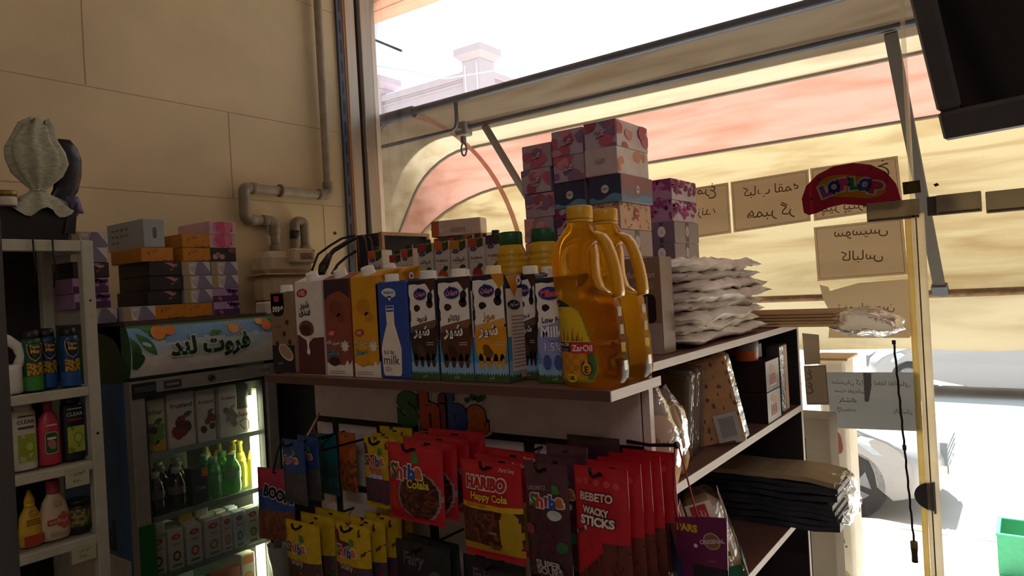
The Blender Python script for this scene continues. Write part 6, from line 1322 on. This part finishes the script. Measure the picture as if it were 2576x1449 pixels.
def can(y, c, lb, wv=.0, ww=.0245):
    t = thing('insecticide_can', lb, 'can', (xr+wv, y, ZR[0]), pi/2, 'spray cans on the top rack shelf'); r = ww
    g = G(); g.lathe([(r*.95, 0), (r, .003), (r, .128), (r*.9, .138), (r*.55, .142)], (0, 0, 0), M(c, rough=.3), 28)
    Fc = lambda u, v, l=1: Vector(((r+EPS*l)*sin(u/r), -(r+EPS*l)*cos(u/r), v))
    g.patch(Fc, -r*1.4, r*1.4, .003, .040, 14, 2, M('3f8a3a', rough=.3) if c != '1d3f6a' else M('2a5a9a', rough=.3), 1); g.patch(Fc, -r*.8, r*.8, .042, .075, 24, 14, lambda u, v: M('b89a2c') if noise.noise(Vector((u*160, v*160, 1))) > -.1 else M('6a3a2a'), 2)
    sh = [(0, .078), (.012, .088), (.0175, .105), (.018, .125), (0, .130), (-.018, .125), (-.0175, .105), (-.012, .088)]
    g.pr(lambda u, v, l=1: Fc(u, v, 4), sh, M('b8b0a0')); g.pr(lambda u, v, l=1: Fc(u, v, 6), [(x*.88, .104+(z-.104)*.88) for x, z in sh], M('171a14'))
    g.txt(lambda u, v, l=1: Fc(u, v, 8), 'Taro', -.001, .117, .024, M('c89a3a'), l=1, bold=.04); g.txt(lambda u, v, l=1: Fc(u, v, 8), 'Mar', .001, .105, .022, M('c89a3a'), l=1, bold=.04); g.build('can_body', t)
    g = G(); g.lathe([(r*.8, .140), (r*.82, .142), (r*.78, .158), (r*.5, .162)], (0, 0, 0), M('1c1c1c', rough=.4), 24); g.build('cap', t)
can(.740, '1f4a2c', 'green spray can with a shield label, next to the white jug'); can(.786, '1d3f6a', 'blue spray can with a shield label, right behind the green one', -.03); can(.830, '1d3f6a', 'dark blue spray can with a shield label at the right end')
# middle shelf
def bottle2(nm, lb, y, z, w_, d_, prof, c, caphex, deco, capz, n=28, e=2.8, rough=.35):
    t = thing(nm, lb, 'bottle', (xr, y, z), pi/2); g = G(); R_ = []
    for k, zz in prof:
        R_.append([(w_*k*math.copysign(abs(cos(a))**(2/e), cos(a)), d_*min(1, k+.05)*math.copysign(abs(sin(a))**(2/e), sin(a)), zz) for a in [2*pi*j/n for j in range(n)]])
    g.loft(R_, M(c, rough=rough)); F = Fr((0, -d_-.0006, 0), (1, 0, 0), (0, 0, 1)); deco(g, F); g.build('bottle_body', t)
    g = G(); r0, z0, z1 = capz; g.lathe([(r0, z0), (r0*1.02, z0+.002), (r0, z1-.002), (r0*.85, z1)], (0, 0, 0), M(caphex, rough=.35), 24); g.build('cap', t); return t
def dclear(dark):
    def D(g, F):
        tc_, lc_ = ('b8c0b8', 'a8b048') if dark else ('2a2a26', '8a9a34')
        g.txt(F, 'CLEAR', 0, .125, .040, M(tc_), l=2, bold=.01); g.pr(F, rect(-.018, .107, .018, .113), M('8a2a2a' if dark else '4a4a44'), 2); g.pr(F, rect(-.018, .138, .018, .141), M(tc_), 2)
        g.patch(lambda u, v, l=1: F(u, v, 2), -.020, .022, .022, .092, 20, 30, lambda u, v: M(lc_) if noise.noise(Vector((u*60, v*50, 4))) > -.25 else M('b4b47a' if not dark else '6a8a34'))
        g.pr(F, ell(.006, .06, .012, .016, 18), M('7a9a2c'), 4); g.pr(F, ell(.006, .06, .008, .011, 18), M('b8b85a'), 5)
    return D
pr4 = [(.95, 0), (1, .004), (1, .13), (.97, .148), (.85, .155)]
bottle2('shampoo_bottle', 'cream rectangular shampoo bottle on the middle rack shelf', .712, ZR[1], .028, .018, pr4, 'c4bea6', 'b4b0a0', dclear(0), (.021, .155, .172))
bottle2('shampoo_bottle', 'dark rectangular shampoo bottle with a lime picture on the middle rack shelf', .828, ZR[1], .028, .018, pr4, '1c2426', '1a2022', dclear(1), (.021, .155, .172))
def dpink(g, F): g.pr(F, rect(-.013, .103, .013, .108), M('e0a0a0'), 2); g.pr(F, rrect(-.017, .030, .014, .088, .008), M('c8b894'), 2); g.pr(F, rrect(-.0155, .032, .0125, .086, .007), M('2a5a2c'), 3); g.pr(F, blob(-.001, .055, .010, .013, 3, .2), M('a86a6a'), 4); g.pr(F, rect(-.012, .068, .009, .074), M('d8d0c0'), 4)
bottle2('shampoo_bottle', 'pink shampoo bottle with a green label between the cream and dark bottles', .770, ZR[1], .028, .020, [(.92, 0), (1, .004), (.98, .06), (.92, .10), (.75, .125), (.42, .14), (.36, .146)], 'b83a4c', 'a83044', dpink, (.0105, .146, .168), e=2.2)
def dyel(g, F): g.pr(F, ell(0, .088, .010, .010, 16), M('b8802c'), 2); g.txt(F, 'طلایی', 0, .088, .013, M('e8d09a'), l=4); [g.pr(F, rect(-.016, .068-.006*i, .016, .071-.006*i), M('8a5a1c'), 2) for i in range(3)]; g.patch(lambda u, v, l=1: F(u, v, 2), -.022, .022, .004, .030, 5, 4, M('a83a2c'))
bottle2('detergent_bottle', 'yellow detergent bottle with a pointed cap on the lowest rack shelf', .716, ZR[2], .027, .020, [(.9, 0), (1, .004), (1, .04), (.9, .075), (.55, .095), (.42, .102)], 'c8a430', 'd0a820', dyel, (.012, .102, .112), e=2.2)
o = S.objects['detergent_bottle']; g = G(); g.lathe([(.011, .110), (.0125, .112), (.011, .122), (.005, .138), (.0035, .144)], (0, 0, 0), M('c8a01c', rough=.35), 20); g.build('nozzle', o)
def dcr(g, F): g.pr(F, ell(0, .098, .009, .009, 16), M('b89a6a'), 2); g.patch(lambda u, v, l=1: F(u, v, 2), -.026, .026, .028, .072, 6, 6, lambda u, v: M('a8463c') if abs(v-.05) < .013+.008*sin(u*120) else None); g.txt(F, 'نرمکننده', 0, .050, .042, M('e0c8b0'), l=4, bold=.02); [g.pr(F, rect(-.018, .018-.006*i, .016, .021-.006*i), M('a08a6a'), 2) for i in range(2)]
bottle2('detergent_bottle', 'cream softener bottle with a red label and pink cap on the lowest rack shelf', .772, ZR[2], .038, .024, [(.85, 0), (.95, .004), (1, .03), (.92, .07), (.7, .10), (.42, .118), (.36, .124)], 'c2b08e', 'a83a4a', dcr, (.016, .122, .156), e=2.2)
t = thing('snack_jar', 'small dark printed jar at the right end of the lowest rack shelf', 'jar', (xr, .832, ZR[2]), pi/2); g = G(); g.lathe([(.026, 0), (.028, .003), (.028, .07), (.025, .078)], (0, 0, 0), M('2c2a24', rough=.35), 24); Fc = lambda u, v, l=1: Vector(((.028+EPS*l)*sin(u/.028), -(.028+EPS*l)*cos(u/.028), v)); g.patch(Fc, -.036, .036, .02, .066, 12, 6, lambda u, v: (M('8a7a3a'), M('3a4a3a'), M('6a3a2c'), M('2c3a4a'))[int(abs(noise.noise(Vector((u*90, v*90, 3))))*7.9) % 4], 1); g.build('jar_body', t)
g = G(); g.lathe([(.029, .076), (.029, .088), (.026, .09)], (0, 0, 0), M('1c1a18', rough=.4), 24); g.build('lid', t)
g = G(); R_ = []
for i in range(9):
    a = pi*i/8*.5; R_.append([((.20*cos(a)*(1+.04*noise.noise(Vector((cos(b)*2, a*3, 1)))))*cos(b)-1.78, .27*cos(a)*sin(b)+.86, .80+.26*sin(a)) for b in [2*pi*j/28 for j in range(28)]])
g.loft(R_, M('17130f', rough=.45, bump=.3), (True, True)); g.lathe([(.2, .0), (.2, .8)], (-1.78, .86, 0), M('17130f', rough=.6), 24); tag(g.build('black_stool'), 'dark rounded stool top at the foot of the white rack', 'stool')
# ---------------------------------------------------------------- things on top of the rack
t = thing('planter_box', 'black box on top of the white rack', 'box', (XS-.15, .69, 1.9435)); g = G(); bk = M('14110f', rough=.5)
for k in range(1): g.loft([[(x*k_, y*k_, z) for x, y in rect(-.11, -.165, .11, .150)] for z, k_ in ((0, .94), (.085, 1.02))], bk, smooth=False)
g.face([(.112, .13, .02), (.112, .158, .02), (.112, .168, .11), (.112, .140, .07)], bk); g.build('box_body', t)
for yy in (.62, .73, .775):
    g = G(); P = [(XS+.004, yy, 1.947), (XS+.006, yy, 1.905), (XS+.003, yy+.004, 1.87), (XS-.02, yy+.006, 1.82)]; g.tube(P, .0024, M('12100e')); tag(g.build('black_strap'), 'thin black strap hanging from the rack top, %s' % {.62: 'the left one', .73: 'the middle one', .775: 'nearest the right post'}[yy], 'strap', 'black straps on the rack top')
newsm = M('a4a48e', rough=.7, var=.22, scale=70, bump=.5, bscale=40, stretch=(1, 1, 2.5)); cx, cy, cz = XS-.07, .775, 2.022
t = thing('wrapped_bouquet', 'newspaper-wrapped bundle tied in the middle, standing in the black box', 'bundle', (cx, cy, cz)); g = G(); R_ = []; n = 48
for i, (z, ry, oy, fl_) in enumerate(((-.004, .088, 0, .16), (.012, .074, 0, .14), (.032, .055, .0, .14), (.050, .024, 0, .10), (.060, .016, 0, .08), (.072, .026, 0, .2), (.10, .050, .002, .2), (.135, .064, .004, .16), (.165, .060, .000, .16), (.195, .046, -.002, .2), (.225, .036, .004, .25), (.245, .020, .012, .3))):
    R_.append([((ry*.55*(1+fl_*cos(9*a+i*.25)))*cos(a)+.004*noise.noise(Vector((a, i*.5, 2))), oy+ry*1.1*(1+fl_*.6*cos(9*a+i*.25)+.10*noise.noise(Vector((cos(a)*2, sin(a)*2, i*.3))))*sin(a), z+(.012*cos(7*a) if i in (0,) else 0)+(.012*cos(5*a+1) if i > 9 else 0)) for a in [2*pi*j/n for j in range(n)]])
g.loft(R_, newsm, (False, False)); g.build('newspaper', t)
g = G(); g.tube([(.012*cos(a), .019*sin(a), .058) for a in [2*pi*j/16 for j in range(17)]], .002, M('b0a890')); g.build('tie_string', t)
def flat_leaf(pts, ws, th, m, nm, lb):
    g = G(); R_ = []
    for (y, z), w_ in zip(pts, ws): R_.append([(cx-.02+th*cos(a), y+w_*sin(a), z+.2*w_*sin(a)*0+.003*noise.noise(Vector((a, z*30, 1)))) for a in [2*pi*j/14 for j in range(14)]])
    g.loft(R_, m); o = g.build(nm); tag(o, lb, 'bag'); o['group'] = 'black plastic wrappings in the rack-top box'; return o
Ypt = lambda x, y: (lambda p: (p.y, p.z))(Xp(x, y, cx-.02))
bm2 = M('1b1920', rough=.3, var=.2, scale=30, bump=.5, bscale=50)
flat_leaf([Ypt(*p) for p in ((148, 560), (140, 525), (150, 505), (165, 480), (172, 440), (172, 400), (165, 372), (160, 352))], [.014, .024, .030, .032, .034, .034, .030, .018], .010, bm2, 'plastic_wrap', 'black wrapping with purple sheen curving up right of the newspaper bundle')
flat_leaf([Ypt(*p) for p in ((38, 415), (45, 395), (50, 370), (60, 345), (70, 325), (76, 312))], [.010, .020, .022, .022, .018, .008], .008, M('171410', rough=.4), 'plastic_wrap', 'black wrapping poking up left of the newspaper bundle')
g = G(); R_ = []
for i in range(5): z = i/4; R_.append([(cx+.02+.010*cos(a), Ypt(168, 545)[0]+.016*sin(a)+.012*(1-z), 2.022+.045*z) for a in [2*pi*j/10 for j in range(10)]])
g.loft(R_, M('5a4f7a', rough=.3, var=.4, scale=60)); tag(g.build('foil_end'), 'crumpled purple foil end at the right of the newspaper bundle', 'foil')
t = thing('round_tin', 'small white tin with a gold lid at the left of the rack-top box', 'tin', (XS-.03, .690, 2.030)); g = G(); T = Matrix.Rotation(.2, 4, 'Z'); g.lathe([(.020, 0), (.021, .002), (.021, .022), (.020, .024)], (0, 0, 0), M('c8c0b0', rough=.4), 24); g.build('tin_body', t); g = G(); g.lathe([(.0215, .022), (.0215, .036), (.019, .038)], (0, 0, 0), M('8a7434', rough=.35, metal=.4), 24); g.build('lid', t)
g, R_ = puff(.035, .035, .030, 51, amp=.3); g.loft([[(x+XS-.09, y+.66, z+2.075) for x, y, z in r] for r in R_], film('c8b8b8', .55, .2, .3, .6), (False, False)); tag(g.build('plastic_bag'), 'pale pink plastic bag behind the round tin on the rack top', 'bag')
# near door post, out at the left edge
pn = FWD*.78 + RGT*((-36-PW/2)/FPX*.78) - UPV*((895-PH/2)/FPX*.78)
nx_, ny_ = pn.x, pn.y; u_ = Vector((RT0.x, RT0.y, 0))
t = thing('door_post', 'dark brown upright post close by at the left edge of the view', 'post', (nx_, ny_, 0), atan2(u_.y, u_.x))
g = G(); g.box(-.09, -.002, -.03, .03, 0, 2.06, M('170e09', rough=.6), .004); g.build('post_body', t); g = G(); g.box(-.002, .004, -.03, .03, 0, 2.06, M('1c120b', rough=.7), .001); g.build('edge_strip', t)
# ================================================================ television at the upper right
BLc = CAM + ray(2373, 358)*1.35; hd = Vector((sin(radians(75.3)), -cos(radians(75.3)), 0)); nrm = Vector((-cos(radians(75.3)), -sin(radians(75.3)), 0)); tl = radians(27)
vd = Vector((0, 0, 1))*cos(tl) + nrm*sin(tl); bd_ = hd.cross(vd)     # bd_ points away from the viewer or toward
t = thing('television', 'black flat television hung high at the upper right', 'television', BLc)
Mx = Matrix((hd, vd, hd.cross(vd))).transposed()
facing = (hd.cross(vd)).dot(CAM-BLc) > 0
def TVP(a, b, c): return hd*a + vd*b + hd.cross(vd)*(c if facing else -c)
W_, H_ = .78, .47
def tbox(g, a0, a1, b0, b1, c0, c1, m, ch=.003):
    T = Matrix((hd, vd, hd.cross(vd)*(1 if facing else -1))).transposed().to_4x4(); g.box(a0, a1, b0, b1, c0, c1, m, ch, T=T)
g = G(); tvb = M('525256', rough=.4)  # black bezel, its colour lifted to grey to hold the veiling haze
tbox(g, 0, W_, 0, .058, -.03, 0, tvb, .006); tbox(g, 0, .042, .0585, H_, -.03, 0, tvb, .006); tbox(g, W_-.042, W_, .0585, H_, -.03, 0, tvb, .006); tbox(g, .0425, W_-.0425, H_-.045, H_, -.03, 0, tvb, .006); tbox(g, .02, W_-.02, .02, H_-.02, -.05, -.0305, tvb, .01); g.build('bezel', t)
g = G(); tbox(g, .0425, W_-.0425, .0585, H_-.0455, -.012, -.006, M('16181e', rough=.09, spec=1.0, var=0), 0); g.build('screen', t)
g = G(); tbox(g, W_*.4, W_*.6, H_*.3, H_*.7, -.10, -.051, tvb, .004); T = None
tc_ = TVP(W_*.5, H_*.5, -.08); g.tube([tc_, tc_+Vector((0, .0, 3.60-BLc.z-tc_.z))], .018, M('2a2a2a', rough=.5)); g.build('ceiling_bracket', t)
# ================================================================ things stuck on the shop window (inside face)
YS = YG-.0025
def P2(x, y, Y=None): p = Yp(x, y, Y or YS); return (p.x, p.z)
card = fabric('e8dcc8', 'e0d2bc', .62)
ink = fabric('7a6c5c', '72665a', .5); ink2 = M('2a2622', rough=.8)
def sheet(lb, px, lines, m=card, border=True, Y=None, grp='handwritten cards on the shop window', cat='sign'):
    Y = Y or YS; q = [P2(x, y, Y) for x, y in px]; F = Fr((0, Y-.0012, 0), (1, 0, 0), (0, 0, 1)); g = G()
    qq = q if sum((q[i][0]*q[(i+1) % len(q)][1]-q[(i+1) % len(q)][0]*q[i][1]) for i in range(len(q))) > 0 else q[::-1]
    g.prism(qq, F, .0008, m)
    if border:
        cx_ = sum(p[0] for p in q)/len(q); cz_ = sum(p[1] for p in q)/len(q); k = .93
        qi = [(cx_+(x-cx_)*.94, cz_+(z-cz_)*.92) for x, z in qq]
        for i in range(len(qi)):
            a, b = Vector(qi[i]), Vector(qi[(i+1) % len(qi)]); d = (b-a); nn = Vector((-d.y, d.x)).normalized()*.0006
            g.pr(F, [a-nn, b-nn, b+nn, a+nn], ink, 2)
    for tx, x, y, wpx, mir, m_ in lines:
        c = P2(x, y, Y); c1 = P2(x+wpx/2, y, Y); c0 = P2(x-wpx/2, y, Y); g.txt(F, tx, c[0], c[1], c1[0]-c0[0], m_, l=2, mirror=mir, rot=-.0)
    o = g.build('paper_sign'); tag(o, lb, cat, grp); return o
sheet('handwritten card with kebab and burger words, left of the red bean sticker', [(1838, 458), (2034, 426), (2040, 556), (1846, 585)], [('کباب لقمه', 1938, 478, 140, True, ink), ('همبر گر', 1938, 532, 120, True, ink)])
sheet('left card of the row, cut off by the tissue boxes', [(1700, 480), (1832, 459), (1840, 586), (1700, 606)], [('مرغ', 1778, 482, 46, True, ink), ('زنده', 1778, 535, 44, True, ink)])
sheet('card behind the red bean sticker', [(2038, 424), (2258, 392), (2272, 524), (2048, 556)], [('پنیر پیتزا', 2120, 522, 110, True, ink), ('خ', 2222, 425, 30, True, ink)])
sheet('card below the red bean sticker with sausage and salami words', [(2047, 572), (2271, 548), (2284, 690), (2057, 707)], [('سوسیس', 2165, 588, 135, True, ink), ('کالباس', 2168, 645, 105, True, ink)])
sheet('torn lowest card of the column with quail egg words', [(2062, 716), (2084, 722), (2088, 732), (2160, 712), (2286, 702), (2296, 838), (2288, 850), (2084, 850), (2090, 790), (2070, 750)], [('تخم بلدرچین', 2178, 776, 142, True, ink), ('کبک', 2180, 815, 54, True, ink)], border=False)
sheet('large grey note to customers, below the torn card', [(2078, 936), (2311, 937), (2320, 1085), (2092, 1076)], [('مشتریان گرامی لطفا تقاضای', 2188, 963, 196, True, ink), ('نسیه نفرمایید', 2140, 984, 82, True, ink), ('باتشکر', 2132, 1007, 44, False, ink2), ('♡', 2112, 1031, 12, False, ink2), ('مرتضی', 2136, 1031, 32, False, ink2), ('باتشکر', 2272, 1036, 48, True, ink)], m=fabric('c8cacc', 'c0c4c6', .53), border=False)
sheet('small brown card high beside the shelving end', [(2018, 838), (2060, 842), (2064, 915), (2024, 918)], [], Y=2.43, border=False, m=fabric('cfc4b4', 'c6baa8', .45))
sheet('small brown card with a few letters below the other small card', [(2022, 920), (2078, 918), (2086, 1018), (2030, 1018)], [('غ', 2034, 940, 16, True, ink), ('غ', 2036, 974, 18, True, ink)], Y=2.43, m=fabric('cfc4b4', 'c6baa8', .45))
g = G(); F = Fr((0, YS-.004, 0), (1, 0, 0), (0, 0, 1)); g.prism([P2(x, y) for x, y in ((2172, 937), (2192, 938), (2192, 975), (2186, 1010), (2176, 1010))][::-1], F, .0006, fabric('a0a0a4', '9a9a9e', .4)); tag(g.build('tape_strip'), 'dark grey tape strip over the top of the large grey note', 'tape')
# red bean sticker
t = thing('bean_sticker', 'red bean-shaped sweets sticker with coloured bubble letters on the window', 'sticker', (0, 0, 0)); Yb_ = YS-.0030
F = Fr((0, Yb_, 0), (1, 0, 0), (0, 0, 1)); g = G()
bp = [(2022, 535), (2017, 500), (2028, 468), (2055, 440), (2095, 419), (2145, 410), (2190, 414), (2228, 432), (2254, 462), (2266, 500), (2264, 524), (2240, 530), (2200, 526), (2165, 516), (2120, 514), (2085, 522), (2055, 536), (2035, 541)]
q = [P2(x, y, Yb_) for x, y in bp][::-1]; g.prism(q, F, .0008, fabric('b84458', 'ac3c50', .6))
cen = P2(2140, 470, Yb_); kx = P2(2141, 470, Yb_)[0]-cen[0]
g.pr(F, [P2(x, y, Yb_) for x, y in blob(2142, 470, 84, 30, 6, .12, 30, 5)][::-1], fabric('b07a2c', 'a87228', .35), 2)
for ch, x, y, sz, c, r_ in (('L', 2078, 480, 30, '7a4a7a', .5), ('O', 2098, 470, 32, '2c3a7a', .2), ('P', 2124, 464, 28, 'a83a6a', .1), ('L', 2150, 462, 26, '2a6a4a', 0), ('O', 2176, 464, 32, '3a4a9a', -.1), ('P', 2204, 472, 34, '9a3a4a', -.4)):
    p = P2(x, y, Yb_); g.txt(F, ch, p[0], p[1], sz*kx, fabric(c, c, .35), l=6, out=fabric('b0a898', 'b0a898', .35), off=.10, bold=.07, rot=r_*.6, h=34*kx)
for x, y in ((2042, 500), (2060, 452), (2230, 455), (2248, 505), (2190, 425)): g.pr(F, [P2(a, b, Yb_) for a, b in star(x, y, 5, 2.4, 5)][::-1], fabric('5a3a6a', '5a3a6a', .35), 3)
g.build('sticker_sheet', t)
# patch rails and fittings along the glass
rz_ = P2(2250, 527, 2.57)
def rail(lb, xa, xb, ya, yb, m, Yr=2.60, th=.014, nm='glass_clamp'):
    a, b = Yp(xa, (ya+yb)/2, Yr), Yp(xb, (ya+yb)/2, Yr); zc = (a.z+b.z)/2; hh_ = (yb-ya)*Yr/.806/FPX*.5*.86
    g = G(); g.box(a.x, b.x, Yr-th, Yr, zc-hh_, zc+hh_, m, .002); g.box(a.x+.004, b.x-.004, Yr-th-.001, Yr-th, zc-hh_*.9, zc-hh_*.7, M('5a5448')); tag(g.build(nm), lb, 'fitting', 'grey clamps along the window glass'); return zc
tp = fabric('b4a992', 'aa9f8a', .6)
rail('wide grey strip across the glass joint below the bean sticker', 2180, 2314, 510, 550, tp, 2.612, .004)
rail('dark clamp block on the glass right of the joint', 2333, 2410, 497, 536, M('4a443c', rough=.5), 2.612, .012)
rail('grey rail piece right of the dark clamp', 2356, 2470, 492, 532, fabric('c0b8a2', 'b8ae98', .6), 2.599, .014)
rail('grey rail piece at the right edge of the view', 2480, 2640, 482, 524, fabric('c0b8a2', 'b8ae98', .6), 2.612, .016)
g = G(); F = Fr((0, YS-.002, 0), (1, 0, 0), (0, 0, 1)); g.prism([P2(x, y) for x, y in ((2270, 459), (2314, 453), (2317, 484), (2273, 490))][::-1], F, .001, fabric('5a4a2a', '4a3c20', .3)); g.pr(F, [P2(x, y) for x, y in ell(2294, 472, 14, 13, 16)][::-1], fabric('6a5a34', '5a4a2a', .3), 2); tag(g.build('square_sticker'), 'small square brown sticker on the glass joint right of the bean sticker', 'sticker')
g = G(); g.prism([P2(x, y) for x, y in ((2348, 464), (2358, 460), (2363, 466), (2353, 470))][::-1], F, .001, M('3a342a')); tag(g.build('diamond_sticker'), 'tiny dark diamond sticker on the right glass pane', 'sticker')
# half-round door pull and hanging cord
a = Yp(2348, 1252, 2.60); R0 = .052
t = thing('door_pull', 'dark half-round pull plate at the glass joint', 'handle', (a.x, 2.612, a.z)); g = G(); F = Fr((0, -.004, 0), (1, 0, 0), (0, 0, 1)); pts = [(R0*cos(b)*1.05, R0*sin(b)*.88) for b in [pi/2+pi*i/18 for i in range(19)]]
g.prism(pts, F, .008, M('4e4a50', rough=.45)); g.build('pull_plate', t); g = G(); g.box(0, .006, -.012, 0, -R0, R0*.95, M('8a98a0', rough=.3, metal=.5)); g.build('edge_strip', t)
t = thing('pull_rope', 'dark twisted cord hanging on the glass with a tassel at its end', 'cord', (0, 0, 0)); A, B, C_ = Yp(2248, 856, 2.585), Yp(2299, 1362, 2.585), Yp(2302, 1414, 2.585)
g = G(); P = [A.lerp(B, i/30)+Vector((.0012*sin(i*2.2), .0012*cos(i*2.2), 0)) for i in range(31)]; g.tube(P, .0034, M('2c2826', rough=.9), 7); g.tube([A, A.lerp(B, .02)], .006, M('2c2826')); m_ = A.lerp(B, .535); g.tube([m_-Vector((0, 0, .008)), m_+Vector((0, 0, .008))], .006, M('2c2826')); g.build('cord', t)
g = G(); g.tube([B, B.lerp(C_, .3)], .011, M('8a7a4a', rough=.8), 10); g.tube([B.lerp(C_, .3), B.lerp(C_, .6), C_], [.011, .009, .0095], M('3a3a30', rough=.9), 10); g.build('tassel', t)
